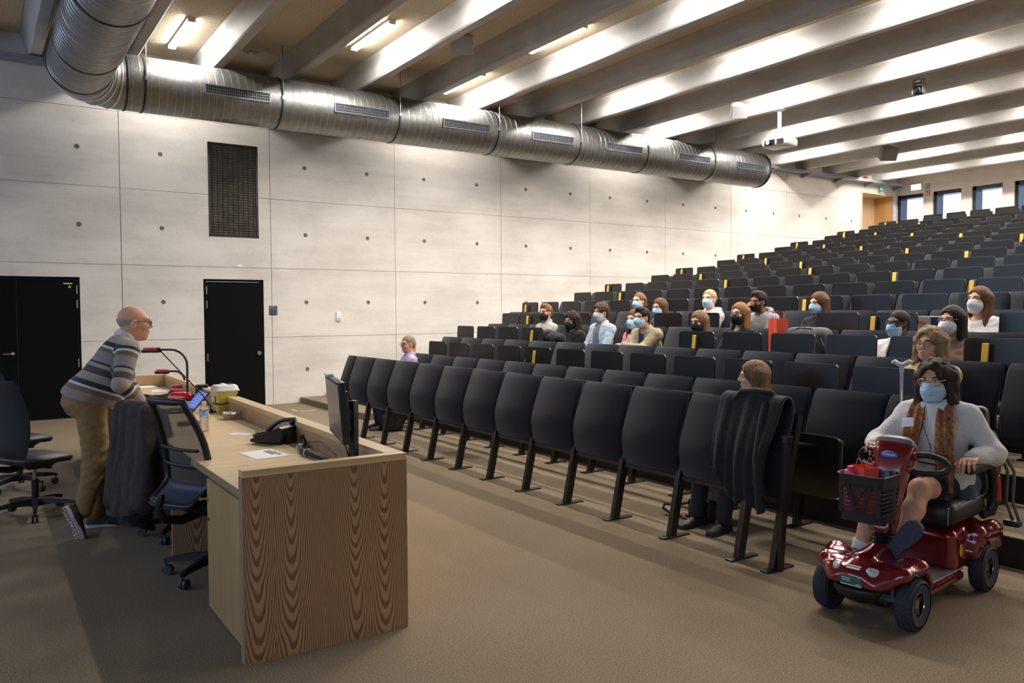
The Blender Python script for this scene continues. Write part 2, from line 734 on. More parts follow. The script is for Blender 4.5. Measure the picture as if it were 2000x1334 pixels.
d1 = door('door_1', -0.6, 1.352, [0.505], [(1.31, 2.0), (1.31, 1.78), (1.31, 0.86)], handle=(0.44, 1.03))
mb = MB()
mb.box((1.13, WY + 0.012, 2.085), (1.25, WY + 0.021, 2.10))
mb.build('door_sign', m_white, d1, smooth=0)
mb = MB()
mb.prism([(1.19, 2.03), (1.235, 2.03), (1.2125, 2.07)], 1, WY + 0.012, WY + 0.021)
mb.build('warning_triangle', M('warning_yellow', (224, 196, 60), 0.5), d1, smooth=0)
d2 = door('door_2', 3.193, 4.202, [], [(3.245, 2.01), (3.245, 1.77), (3.245, 0.87)], lock=(4.11, 0.92))

# ---- ventilation grille in the wall
g = thing('wall_grille', 'tall black ventilation grille set in the concrete wall above the single door', 'grille', (3.715, WY, 3.71))
mb = MB()
for a, b_, c, d_ in ((-0.415, -0.385, -0.79, 0.795), (0.385, 0.42, -0.79, 0.795), (-0.415, 0.42, -0.79, -0.765), (-0.415, 0.42, 0.77, 0.795)):
    mb.box((a, -0.004, c), (b_, 0.12, d_))
mb.build('frame', m_blackmetal, g, smooth=0)
mb = MB()
mb.box((-0.39, 0.11, -0.77), (0.39, 0.12, 0.775))
mb.build('back_plate', M('void_black', (6, 6, 6), 0.9), g, smooth=0)
mb = MB()
for k in range(36):
    z = -0.755 + k * 0.0433
    mb.box((-0.386, 0.002, z), (0.386, 0.035, z + 0.007))
for k in range(9):
    x = -0.34 + k * 0.085
    mb.box((x, 0.006, -0.77), (x + 0.006, 0.03, 0.775))
tag(mb.build('grating', M('grating_black', (16, 15, 15), 0.5), g, smooth=0), kind='stuff')
mb = MB()
mb.box((-0.17, 0.05, 0.35), (-0.12, 0.1, 0.58))
mb.build('damper_motor', M('dull_grey', (90, 88, 84), 0.6), g, smooth=0)

# ---- small things on the wall
def wallbox(name, label, cat, x, z, w, h, t, mat, extra=None):
    b = MB()
    b.rbox((-w / 2, -t, -h / 2), (w / 2, 0.0, h / 2), 0.004)
    o = thing(name, label, cat, (x, WY, z))
    b.build('cover', mat, o)
    return o


o = wallbox('room_sign', 'small dark blue-grey room sign on the concrete beside the single door', 'sign', 4.365, 1.665, 0.145, 0.165, 0.012, M('sign_slate', (62, 72, 88), 0.45))
mb = MB()
mb.box((-0.05, -0.014, 0.055), (-0.01, -0.0121, 0.062))
mb.box((0.045, -0.014, -0.068), (0.065, -0.0121, -0.055))
tag(mb.build('print', M('sign_print', (170, 178, 190), 0.5), o, smooth=0), kind='stuff')
o = wallbox('wall_thermostat', 'white plastic sensor box on the concrete wall right of the door', 'sensor', 5.57, 1.55, 0.085, 0.165, 0.035, m_white)
mb = MB()
mb.box((-0.022, -0.037, -0.05), (0.022, -0.0352, -0.035))
mb.build('vent_slot', M('slot_grey', (160, 160, 158), 0.5), o, smooth=0)
wallbox('wall_label', 'tiny white label on the wall joint above the single door', 'label', 3.80, 2.43, 0.085, 0.045, 0.006, m_white)

# ---- wooden door niche at the far end of the left wall
m_ply = wood('niche_ply', (232, 205, 170), (214, 182, 142), 'plain', 'z')
m_plyd = wood('niche_oak', (206, 160, 106), (184, 136, 84), 'plain', 'z')
d3 = structure('door_3')
zf = row_floor(18)
mb = MB()
mb.box((21.88, WY - 0.012, zf), (21.93, WY + 0.62, 5.13))
mb.box((21.93, WY - 0.012, 5.085), (23.56, WY + 0.62, 5.13))
mb.build('door_frame', m_ply, d3, smooth=0)
mb = MB()
mb.box((21.93, WY + 0.60, zf), (23.52, WY + 0.65, 5.085))
mb.build('door_leaf', m_ply, d3, smooth=0)
mb = MB()
mb.box((23.52, WY - 0.0, zf), (23.56, WY + 0.62, 5.085))
mb.build('side_lining', m_plyd, d3, smooth=0)

# ---- rear wall with windows
m_rear = concrete('concrete_rear', (226, 221, 212), (206, 200, 190), 0.5, 11)
wall_r = structure('wall_rear')
wz0, wz1 = 3.95, 5.115
ys = [13.32, 12.20, 11.075, 9.95, 8.83, 7.7, 6.6, 5.5, 4.4, 3.3, 2.2, 1.1, 0.0]
ww = 0.83
mb = MB()
mb.box((BX, RY, 0), (BX + 0.5, WY + 0.3, wz0))
mb.box((BX, RY, wz1), (BX + 0.5, WY + 0.3, 6.3))
edges = sorted([y for y in ys] + [y + ww for y in ys])
prev = RY
for a, b_ in zip(edges[0::2], edges[1::2]):
    mb.box((BX, prev, wz0), (BX + 0.5, a, wz1))
    prev = b_
mb.box((BX, prev, wz0), (BX + 0.5, WY + 0.3, wz1))
mb.build('wall_body', m_rear, wall_r, smooth=0)
m_frame = M('window_frame_black', (22, 26, 38), 0.35, n=(5, 0.1))
m_glass = M('window_glass', (255, 255, 255), 0.0, alpha=0.06, spec=0.5)
for k, y in enumerate(ys[:6]):
    w = structure('window_%d' % (k + 1))
    b = MB()
    y0, y1 = y, y + ww
    xa, xb = BX + 0.06, BX + 0.42
    b.box((xa, y0, wz0), (xb, y0 + 0.035, wz1))
    b.box((xa, y1 - 0.09, wz0), (xb, y1, wz1))
    b.box((xa, y0, wz0), (xb, y1, wz0 + 0.06))
    b.box((xa, y0, wz1 - 0.11), (xb, y1, wz1 - 0.002))
    b.build('window_frame', m_frame, w, smooth=0)
    b = MB()
    b.box((xb - 0.06, y0 + 0.035, wz0 + 0.06), (xb - 0.045, y1 - 0.09, wz1 - 0.11))
    b.build('window_pane', m_glass, w, smooth=0)

# ---- front and right walls (behind the viewer): plain concrete with daylight openings
wall_f = structure('wall_front')
mb = MB()
mb.box((FX - 0.3, RY, -0.1), (FX, WY + 0.3, 2.5))
mb.box((FX - 0.3, RY, 5.4), (FX, WY + 0.3, 6.3))
mb.box((FX - 0.3, 13.6, 2.5), (FX, WY + 0.3, 5.4))
mb.box((FX - 0.3, RY, 2.5), (FX, -6.5, 5.4))
mb.build('wall_body', m_wall, wall_f, smooth=0)
wall_s = structure('wall_right')
mb = MB()
mb.box((FX, RY - 0.3, -0.1), (BX + 0.5, RY, 6.3))
mb.build('wall_body', m_wall, wall_s, smooth=0)

# ---- ceiling: slab, boards between the beams, concrete beams
ceil = structure('ceiling')
mb = MB()
mb.box((FX, RY, 6.15), (BX + 0.5, WY + 0.3, 6.3))
mb.build('ceiling_slab', m_beam, ceil, smooth=0)
BPITCH = 1.2065
beam_x = [2.03 + BPITCH * k for k in range(-6, 19)]
bw2, tw2 = 0.085, 0.185
bb = MB()
prof = [(-bw2, ZB + 0.02), (-bw2 + 0.02, ZB), (bw2 - 0.02, ZB), (bw2, ZB + 0.02), (tw2, ZC + 0.02), (tw2, 6.2), (-tw2, 6.2), (-tw2, ZC + 0.02)]
bb.prism(prof, 1, RY, WY)
beam0 = None
for x in beam_x:
    if x > BX - 0.1:
        continue
    if beam0 is None:
        beam0 = bb.build('beam', m_beam, ceil, smooth=0, loc=(x, 0, 0))
    else:
        inst(beam0, ceil, (x, 0, 0))
bo = MB()
hw = BPITCH / 2 - tw2
bo.box((-hw, 0, ZC), (hw, 1.994, ZC + 0.05))
bo.box((-hw - 0.03, -0.003, ZC + 0.05), (hw + 0.03, 1.997, ZC + 0.06))
board0 = None
for k in range(len(beam_x) - 1):
    xm = (beam_x[k] + beam_x[k + 1]) / 2
    if xm > BX:
        continue
    for j in range(11):
        loc = (xm, WY - 2.0 * (j + 1) + (0.4 if k % 2 else 0), 0)
        if board0 is None:
            board0 = bo.build('ceiling_board', m_board, ceil, smooth=0, loc=loc)
        else:
            inst(board0, ceil, loc)

# ---- fluorescent battens under the boards in every second bay
m_tube = M('tube_glow', (255, 255, 255), 0.4, emit=(255, 250, 240), estr=55)
m_tray = M('lamp_housing', (214, 214, 212), 0.45)
hb = MB()
hb.box((-0.055, -0.70, -0.035), (0.055, 0.70, 0.0))
hm = hb.mesh('housing', m_tray, 0)
tb = MB()
tb.cyl((0, -0.68, -0.052), (0, 0.68, -0.052), 0.016, n=10)
tm = tb.mesh('tubes', m_tube, 60)
eb = MB()
eb.box((-0.052, -0.006, -0.07), (0.052, 0.006, -0.035))
em = eb.mesh('end_caps', m_tray, 0)
al = bpy.data.lights.new('tube_light', 'AREA')
al.shape = 'RECTANGLE'
al.size = 0.11
al.size_y = 1.36
al.energy = TUBE_POWER
al.color = TUBE_COLOR
al.spread = math.radians(175)
k_even = [k for k in range(0, 18, 2)]
nlamp = 0
for k in k_even:
    xm = 2.03 + BPITCH * (k + 0.5)
    off = 12.75 if (k // 2) % 2 == 0 else 11.3
    for j in range(7):
        y = off - 2.82 * j
        if y < RY + 1 or (k <= 6 and j >= (1, 3, 4, 5)[k // 2]):
            continue
        nlamp += 1
        if j == 0 and k < 6:
            lab = 'fluorescent batten nearest the silver duct in the %s lit ceiling bay from the left' % ORD[k // 2]
        else:
            lab = 'fluorescent batten in the %s lit ceiling bay, %s out from the duct' % (ORD[k // 2], ORD[j])
        t = thing('ceiling_lamp', lab, 'lamp', (xm, y, ZC), 0, 'fluorescent battens between the ceiling beams')
        for nm, me, dl in (('housing', hm, (0, 0, 0)), ('tube', tm, (-0.032, 0, 0)), ('tube', tm, (0.032, 0, 0)), ('end_cap', em, (0, -0.69, 0)), ('end_cap', em, (0, 0.69, 0))):
            q = bpy.data.objects.new(nm, me)
            COL.objects.link(q)
            q.parent = t
            q.location = dl
        lo = bpy.data.objects.new('tube_light', al)
        COL.objects.link(lo)
        lo.parent = t
        lo.location = (0, 0, -0.075)

# ================================================================== AUDITORIUM SEATS
m_fabric = M('seat_fabric', (31, 32, 39), 0.95, n=(260, 0.35), bump=(420, 0.35), spec=0.2, sheen=0.15)
m_panel = M('tablet_black', (16, 16, 19), 0.3, n=(14, 0.2), spec=0.55, coords='Object', stretch=(1, 1, 8))
m_edge = M('tablet_edge_shine', (92, 88, 84), 0.28, spec=0.8)  # paler grey paints in the shine along the black tablet's top edge
m_frame_s = M('seat_frame_black', (19, 18, 18), 0.4, n=(30, 0.2), spec=0.5)
m_ply_b = M('seat_underside_black', (15, 14, 13), 0.38, n=(9, 0.2), spec=0.5)
m_tagy = M('marker_yellow', (226, 180, 66), 0.6, n=(18, 0.08))
PW = 0.612


def pad(w, prof, th, r=0.02):
    """upholstered pad lofted along a side profile [(x, z)], width w along y"""
    P = np.array(prof, float)
    T = np.gradient(P, axis=0)
    T /= np.linalg.norm(T, axis=1)[:, None]
    Nn = np.stack([T[:, 1], -T[:, 0]], 1)      # away from the viewer
    b = MB()
    rings = []
    hw = w / 2
    m = len(P)
    for i in range(m):
        e = 1.0
        inset = 0.0
        if i in (0, m - 1):
            inset, e = r * 0.9, 0.45
        elif i in (1, m - 2):
            inset, e = r * 0.25, 0.85
        t = th * e
        o = (th - t) / 2
        ww = hw - inset
        rr = min(r, t * 0.45)
        sec = [(-ww, o + rr), (-ww + rr, o), (0, o - 0.004 * e), (ww - rr, o), (ww, o + rr), (ww, o + t - rr), (ww - rr, o + t), (-ww + rr, o + t), (-ww, o + t - rr)]
        rings.append([(P[i, 0] + Nn[i, 0] * q[1], q[0], P[i, 1] + Nn[i, 1] * q[1]) for q in sec])
    b.loft(rings)
    return b


BACK = [(0.078, 0.425), (0.070, 0.45), (0.052, 0.53), (0.043, 0.61), (0.050, 0.69), (0.075, 0.77), (0.108, 0.86), (0.142, 0.95), (0.163, 1.012), (0.170, 1.035)]
back_me = pad(PW - 0.026, BACK, 0.062).mesh('backrest', m_fabric, 60)
back_half = pad(0.27, BACK, 0.062).mesh('backrest', m_fabric, 60)


def leg_mesh():
    b = MB()
    b.bar((0.0, 0, 0.008), (0.098, 0, 0.46), 0.042, 0.062, up=(1, 0, 0))
    b.bar((0.098, 0, 0.44), (0.235, 0, 0.95), 0.03, 0.05, up=(1, 0, 0))
    return b.mesh('leg', m_frame_s, 0)


leg_me = leg_mesh()
fb = MB()
fb.rbox((-0.10, -0.03, 0.0), (0.16, 0.03, 0.012), 0.004)
foot_me = fb.mesh('foot_plate', m_frame_s, 0)
rb = MB()
rb.box((0.078, -PW / 2 + 0.01, 0.405), (0.128, PW / 2 - 0.01, 0.432))
rail_me = rb.mesh('rail', m_frame_s, 0)
# writing tablet standing behind the backrest (serves the row behind), thin, the shine of its top edge painted as a paler strip
tb = MB()
tb.rbox((-0.009, -0.245, -0.36), (0.009, 0.245, 0.0), 0.022, seg=3)
# flatten the bevelled thickness back: rebuild as rounded outline plate
tb = MB()


def rounded(w, h, r, n=5):
    pts = []
    for cx, cz, a0 in ((w / 2 - r, -r, 0), (-w / 2 + r, -r, 90), (-w / 2 + r, -h + r, 180), (w / 2 - r, -h + r, 270)):
        for k in range(n):
            a = math.radians(a0 + 90 * k / (n - 1))
            pts.append((cx + r * math.cos(a), cz + r * math.sin(a)))
    return pts


tb.prism(rounded(0.49, 0.36, 0.032), 0, -0.008, 0.008)
tab_me = tb.mesh('tablet', m_panel, 0)
te = MB()
te.prism([(-0.215, 0.0005), (0.212, 0.0005), (0.232, -0.010), (0.2325, -0.0135), (0.212, -0.0035), (-0.215, -0.0035)], 0, -0.0092, -0.0079)
tedge_me = te.mesh('tablet_edge_shine', m_edge, 0)
tar = MB()
tar.bar((-0.08, -0.20, -0.24), (0.0, -0.20, -0.20), 0.02, 0.03)
tarm_me = tar.mesh('tablet_bracket', m_frame_s, 0)
# tip-up seat, folded (front of the seat cushion stands up) and folded down
sp_ = MB()
sp_.prism(rounded(0.52, 0.42, 0.04), 0, -0.012, 0.004)
und_me = sp_.mesh('seat_underside', m_ply_b, 0)
sc_ = MB()
sc_.rbox((0.004, -0.25, -0.41), (0.066, 0.25, -0.012), 0.024)
cush_me = sc_.mesh('seat_cushion', m_fabric, 60)
epb = MB()
epb.bar((-0.02, 0, 0.0), (0.05, 0, 0.80), 0.05, 0.045, up=(1, 0, 0))
epb.cyl((0.05, 0, 0.795), (0.053, 0, 0.835), 0.04, n=16)
end_me = epb.mesh('end_post', m_frame_s, 40)


def link_me(name, me, parent, loc=(0, 0, 0), rot=(0, 0, 0)):
    o = bpy.data.objects.new(name, me)
    COL.objects.link(o)
    o.parent = parent
    o.location = loc
    o.rotation_euler = rot
    return o


TAB_LEFT = {0: 10.0, 1: 10.298, 2: 11.219, 3: 11.43, 4: 12.29, 5: 12.01, 6: 12.30, 7: 12.03, 8: 12.34, 9: 12.09, 10: 12.40, 11: 12.157, 12: 12.48,
            13: 12.246, 14: 12.58, 15: 12.35, 16: 12.685, 17: 12.0}
DOWN = {2: {4, 5, 6, 7}, 3: {4, 5, 8, 9, 12}, 0: {3, 10, 11}}
OCC = {}                       # (row, seat) taken by a person -> cushion folded down
PEOPLE_Y = {1: [10.22, 4.19], 2: [3.34], 3: [9.67, 9.03, 8.38, 7.72, 7.3, 6.61, 6.0, 4.20, 3.67], 4: [8.71, 8.21, 7.37, 6.5, 5.70, 3.94]}
nseat = 0
for i in range(0, 18):
    x = 4.10 + i
    z = row_floor(i)
    rise = row_floor(i + 1) - z
    b0 = 10.23 if i == 0 else TAB_LEFT[i] + 0.235
    yend = {0: 3.50, 1: 2.56}.get(i, 0.441 * x - 0.75)
    n = int(round((b0 - yend) / PW)) if i < 2 else int(math.ceil((b0 - yend) / PW))
    rowname = 'front row' if i == 0 else '%s row from the front' % ORD[i]
    cells = [(b0 - PW * (k + 0.5), PW, k) for k in range(n)]
    if i == 0:
        cells = [(b0 + 0.15, 0.27, -1)] + cells + [(b0 - PW * n - 0.145, 0.27, n)]
    if i == 1:
        cells[-1] = (cells[-1][0] + 0.17, 0.27, cells[-1][2])
    for c, w, k in cells:
        pos = k + 1 + (1 if i == 0 else 0)
        half = w < 0.4
        if i == 0:
            nm, cat = 'seat_back_panel', 'seat'
            lab = 'black upholstered %spanel on slanted legs, %s from the wall in the front row' % ('half-width ' if half else '', ORD[pos - 1])
        else:
            nm, cat = 'auditorium_seat', 'seat'
            lab = 'black auditorium seat, %s from the wall in the %s' % (ORD[pos - 1], rowname)
        t = thing(nm, lab, cat, (x, c, z), 0, 'front row panels' if i == 0 else 'tiered auditorium seats')
        nseat += 1
        link_me('backrest', back_half if half else back_me, t)
        rl = link_me('rail', rail_me, t)
        if half:
            rl.scale = (1, 0.46, 1)
        yl = -w / 2
        lg = link_me('leg', leg_me, t, (0, yl, 0))
        link_me('foot_plate', foot_me, lg)
        if k <= 0 and not (i == 0 and k == 0):
            lg = link_me('leg', leg_me, t, (0, w / 2, 0))
            link_me('foot_plate', foot_me, lg)
        if i == 0 and k == n:
            link_me('end_post', end_me, t, (0.03, yl - 0.022, 0))
        if not half and not (i == 2 and c < 3.0):
            top = 1.01 + rise
            if k in DOWN.get(i, ()):
                link_me('tablet', tab_me, t, (0.36, -0.175, 0.74 + rise), (0, math.radians(-80), 0))
            else:
                tt = link_me('tablet', tab_me, t, (0.335, -0.175, top), (0, math.radians(3), 0))
                link_me('tablet_edge_shine', tedge_me, tt)
                link_me('tablet_bracket', tarm_me, tt)
        if i >= 1:
            occ = any(abs(c - py) < 0.31 for py in PEOPLE_Y.get(i, []))
            if occ:
                link_me('seat_underside', und_me, t, (-0.40, 0, 0.40), (0, math.radians(-90), 0))
                link_me('seat_cushion', cush_me, t, (-0.40, 0, 0.40), (0, math.radians(-90), 0))
            elif not (c < 2.9 and i == 2) and not half:
                link_me('seat_underside', und_me, t, (-0.30, 0, 0.76), (0, math.radians(4), 0))
                link_me('seat_cushion', cush_me, t, (-0.30, 0, 0.76), (0, math.radians(4), 0))

TAGS = {0: [9.24, 6.14], 1: [10.65, 7.61], 2: [9.08, 6.06, 3.08], 3: [10.62, 4.63], 4: [12.12, 6.16], 5: [10.66, 4.69], 6: [12.15, 9.16, 6.21], 7: [10.65, 8.26],
        8: [12.12, 9.18, 6.27], 9: [10.76, 7.78], 10: [12.18, 9.29, 6.40], 11: [10.82, 7.90], 12: [12.26, 9.42], 13: [10.87], 14: [12.35], 15: [10.97], 16: [12.46]}
gm = MB()
gm.rbox((-0.005, -0.026, -0.24), (0.005, 0.026, 0.0), 0.004, seg=1)
gme = gm.mesh('seat_marker', m_tagy, 0)
for i, ysl in TAGS.items():
    for q, y in enumerate(ysl):
        o = link_me('seat_marker', gme, None, (4.10 + i + (0.305 if i == 0 else 0.285), y, row_floor(i) + (0.93 if i == 0 else 1.165)), (0, math.radians(7), 0))
        tag(o, 'yellow marker strip standing between seats, %s from the wall in the %s' % (ORD[q], 'front row' if i == 0 else ORD[i] + ' row'), 'marker',
            'yellow seat markers')

# ================================================================== DUCT, CABLE TRAY AND CEILING EQUIPMENT
def duct_metal(name, col, rough):
    m = bpy.data.materials.new(name)
    m.use_nodes = True
    N, L = nt(m)
    b = N['Principled BSDF']
    b.inputs['Metallic'].default_value = 0.92
    tc = N.new('ShaderNodeTexCoord')
    mp = N.new('ShaderNodeMapping')
    mp.inputs['Scale'].default_value = (2, 2, 2)
    L.new(tc.outputs['Object'], mp.inputs[0])
    v = N.new('ShaderNodeTexVoronoi')
    v.inputs['Scale'].default_value = 14
    L.new(mp.outputs[0], v.inputs['Vector'])
    n = N.new('ShaderNodeTexNoise')
    n.inputs['Scale'].default_value = 3
    n.inputs['Detail'].default_value = 6
    L.new(mp.outputs[0], n.inputs['Vector'])
    r = N.new('ShaderNodeValToRGB')
    c = lin(col)
    r.color_ramp.elements[0].color = (*[q * 0.78 for q in c], 1)
    r.color_ramp.elements[1].color = (*c, 1)
    r.color_ramp.elements[0].position = 0.35
    r.color_ramp.elements[1].position = 0.65
    mx = math_node(N, L, 'MULTIPLY_ADD', v.outputs['Color'], 0.25, math_node(N, L, 'MULTIPLY', n.outputs['Fac'], 0.8))
    L.new(mx, r.inputs[0])
    L.new(r.outputs[0], b.inputs['Base Color'])
    b.inputs['Roughness'].default_value = rough
    return m


m_duct = duct_metal('spiral_duct_zinc', (150, 150, 149), 0.46)
m_seam = M('duct_seam_dark', (46, 46, 48), 0.5, metal=0.5)
m_slotd = M('duct_grille_dark', (28, 28, 30), 0.6)
DR, DY, DZ, DX = 0.40, 12.97, 4.99, 1.25
duct = thing('ventilation_duct', 'large silver spiral ventilation duct hung under the beams, bent towards the viewer at the left', 'duct', (DX, DY, DZ))
m_ridge = M('duct_ridge', (210, 210, 208), 0.3, metal=0.9)


def duct_run(p0, p1, name, parent, ridge=0.115, first=0.0):
    """straight spiral duct with helical lock seam as real ribs"""
    p0 = np.array(p0, float)
    p1 = np.array(p1, float)
    b = MB()
    b.cyl(p0, p1, DR, n=72, caps=False)
    o = b.build(name, m_duct, parent, smooth=60)
    L = np.linalg.norm(p1 - p0)
    s, u, d = frame(p1 - p0)
    turns = L / ridge
    n = int(turns * 40)
    t = np.linspace(0, turns, n)
    P = p0 + np.outer(t * ridge, d) + (DR + 0.001) * (np.outer(np.cos(2 * PI * t), s) + np.outer(np.sin(2 * PI * t), u))
    rb = MB()
    rb.tube(P, 0.0032, 5)
    rb.build('lock_seam', m_ridge, o, smooth=60, recalc=False)
    return o


def ring(parent, c, d, r, w=0.02, mat=None, name='clamp_band'):
    b = MB()
    s, u, dd = frame(d)
    R = np.stack([s, u, dd], 1)
    b.lathe([(r - 0.006, -w), (r + 0.008, -w), (r + 0.011, 0), (r + 0.008, w), (r - 0.006, w)], 64, c, R, caps=False)
    return b.build(name, mat or m_seam, parent, smooth=60)


# elbow: five mitred segments from -y run into +x run, bend radius 0.62
BR = 0.62
cxy = np.array([BR, -BR])           # bend centre in duct local coordinates
prev = None
eb_ = MB()
secs = []
for k in range(6):
    a = math.radians(180 - 18 * k)
    c = np.array([cxy[0] + BR * math.cos(a), cxy[1] + BR * math.sin(a), 0])
    rad = np.array([math.cos(a), math.sin(a), 0])
    t = np.arange(48) * 2 * PI / 48
    # mitre rings are ellipses in the radial plane
    secs.append(c + DR * (np.outer(np.cos(t), rad) + np.outer(np.sin(t), (0, 0, 1))))
eb_.loft(secs, caps=False)
elbow = eb_.build('elbow', m_duct, duct, smooth=12)
for k in range(6):
    a = math.radians(180 - 18 * k)
    c = (cxy[0] + BR * math.cos(a), cxy[1] + BR * math.sin(a), 0)
    ring(elbow, c, (-math.sin(a), math.cos(a), 0), DR, 0.012, m_ridge if k in (1, 2, 3, 4) else m_seam, 'mitre_seam')
run_a = duct_run((0, -BR, 0), (0, -8.5, 0), 'duct_section', duct)
for yy in (-1.7, -3.7):
    ring(run_a, (0, yy, 0), (0, 1, 0), DR, 0.012)
xe = [0.62, 0.75 + 0.10, 2.72, 4.73, 6.72, 8.65, 10.55, 12.55, 14.55]
xe = [BR, 0.86, 2.84, 4.86, 6.87, 8.80, 10.62, 12.66, 14.55]
secs_o = []
for k in range(len(xe) - 1):
    o = duct_run((xe[k], 0, 0), (xe[k + 1], 0, 0), 'duct_section', duct)
    secs_o.append(o)
    ring(o, (xe[k + 1] - 0.006, 0, 0), (1, 0, 0), DR, 0.014 if k < len(xe) - 2 else 0.03)
    if k >= 1:
        # outlet grille on the side facing the hall
        L = xe[k + 1] - xe[k]
        x1 = xe[k + 1] - 0.20
        x0 = x1 - 0.98
        ang = math.radians(4)
        b = MB()
        hh = 0.075
        for (a, c, e, f) in ((x0, x1, hh - 0.014, hh), (x0, x1, -hh, -hh + 0.014), (x0, x0 + 0.014, -hh, hh), (x1 - 0.014, x1, -hh, hh)):
            b.box((a, -DR - 0.028, e), (c, -DR + 0.03, f))
        b.xf(rotm('X', ang))
        g_ = b.build('outlet_grille', m_galv, o, smooth=0)
        b = MB()
        b.box((x0 + 0.01, -DR - 0.008, -hh + 0.01), (x1 - 0.01, -DR + 0.03, hh - 0.01))
        b.xf(rotm('X', ang))
        b.build('grille_void', m_slotd, g_, smooth=0)
        b = MB()
        nb = 34
        for q in range(nb):
            xx = x0 + 0.02 + (x1 - x0 - 0.04) * q / (nb - 1)
            b.box((xx - 0.003, -DR - 0.022, -hh + 0.012), (xx + 0.003, -DR - 0.005, hh - 0.012))
        for e in (-0.022, 0.022):
            b.box((x0 + 0.012, -DR - 0.018, e - 0.002), (x1 - 0.012, -DR - 0.007, e + 0.002))
        b.xf(rotm('X', ang))
        tag(b.build('grille_bars', m_galv, g_, smooth=0), kind='stuff')
        # hanger rod
    if k >= 0 and k < len(xe) - 2:
        b = MB()
        b.cyl((xe[k + 1], -DR - 0.015, 0.0), (xe[k + 1], -DR - 0.015, 6.1 - DZ), 0.006, n=6)
        b.box((xe[k + 1] - 0.02, -DR - 0.03, -0.03), (xe[k + 1] + 0.02, -DR - 0.005, 0.03))
        b.build('hanger_rod', m_galv, o, smooth=0)
b = MB()
s_ = np.arange(48) * 2 * PI / 48
b.cyl((14.545, 0, 0), (14.55, 0, 0), DR - 0.004, n=48)
b.build('end_cap', m_duct, duct, smooth=30)

# cable tray along the wall
tray = thing('cable_tray', 'galvanised cable tray on brackets along the top of the concrete wall', 'tray', (0, WY, 5.36))
b = MB()
b.box((FX + 0.1, -0.30, -0.002), (BX - 0.2, -0.06, 0.002))
b.build('tray_bottom', m_galv, tray, smooth=0)
for yy in (-0.30, -0.06):
    b = MB()
    b.box((FX + 0.1, yy - 0.002, 0.0), (BX - 0.2, yy + 0.002, 0.065))
    b.build('tray_side', m_galv, tray, smooth=0)
brk = MB()
brk.prism([(-0.31, -0.004), (0.0, -0.004), (0.0, -0.10), (-0.02, -0.10), (-0.31, -0.03)], 0, -0.02, 0.02)
b0_ = None
for k in range(20):
    x = -4.6 + k * 1.48
    if b0_ is None:
        b0_ = brk.build('bracket', m_galv, tray, smooth=0, loc=(x, 0, 0))
    else:
        inst(b0_, tray, (x, 0, 0))

# fire sounder on the tray
o = thing('alarm_sounder', 'dark red fire alarm sounder fixed by the cable tray under the ceiling', 'alarm', (22.0, WY - 0.02, 5.52))
b = MB()
b.lathe([(0.06, 0), (0.065, 0.03), (0.06, 0.07), (0.03, 0.09), (0.0, 0.092)], 18, R=rotm('X', PI / 2))
b.build('sounder_body', M('alarm_red', (140, 20, 30), 0.35), o)
b = MB()
b.cyl((0, 0.02, 0), (0, -0.012, 0), 0.072, n=18)
b.build('sounder_base', m_white, o)


def speaker(label, loc, rz, col, s=1.0):
    t = thing('ceiling_speaker', label, 'speaker', loc, rz)
    mt = M('speaker_%d' % col[0], col, 0.5)
    b = MB()
    w, d, h = 0.16 * s, 0.13 * s, 0.24 * s
    prof = [(-w, d), (w, d), (w * 0.55, -d), (-w * 0.55, -d)]
    lo = [(x, y, -h / 2) for x, y in prof]
    hi = [(x, y, h / 2) for x, y in prof]
    b.loft([lo, hi])
    R = rotm('X', math.radians(-28))
    b.xf(R)
    b.build('cabinet', mt, t, smooth=0)
    b = MB()
    b.loft([[(x * 0.9, y, -h / 2 * 0.92) for x, y in ((-w, d + 0.001), (w, d + 0.001), (w, d + 0.012), (-w, d + 0.012))],
            [(x * 0.9, y, h / 2 * 0.92) for x, y in ((-w, d + 0.001), (w, d + 0.001), (w, d + 0.012), (-w, d + 0.012))]])
    b.xf(R)
    b.build('speaker_grille', M('speaker_mesh_%d' % col[0], tuple(int(c * 0.93) for c in col), 0.7, bump=(300, 0.5)), t, smooth=0)
    b = MB()
    b.bar((0, -0.02, 0.05 * s), (0, -0.02, 0.30 * s), 0.03, 0.02)
    b.cyl((0, -0.02, 0.28 * s), (0, -0.02, 0.30 * s), 0.05, n=14)
    b.build('bracket', mt, t, smooth=0)
    return t


speaker('white wedge loudspeaker on the ceiling boards, nearest of the three, left of the lamps', (6.1, 10.45, 5.60), math.radians(150), (206, 208, 214), 1.1)
speaker('white wedge loudspeaker under the beams, just left of the projector', (12.15, 10.45, 5.42), math.radians(150), (216, 216, 218), 1.0)
speaker('grey wedge loudspeaker far back under the beams, right of the projector', (18.5, 11.3, 5.42), math.radians(150), (142, 140, 140), 1.25)

# motion sensor on a ceiling board
o = thing('motion_sensor', 'small pale square motion sensor on the ceiling board above the duct', 'sensor', (3.80, 13.15, ZC))
b = MB()
b.rbox((-0.07, -0.07, -0.02), (0.07, 0.07, 0.0), 0.006)
b.build('sensor_plate', M('sensor_grey', (196, 192, 188), 0.5), o)
b = MB()
b.sphere((0, 0, -0.022), (0.035, 0.035, 0.025))
b.build('sensor_lens', m_white, o)

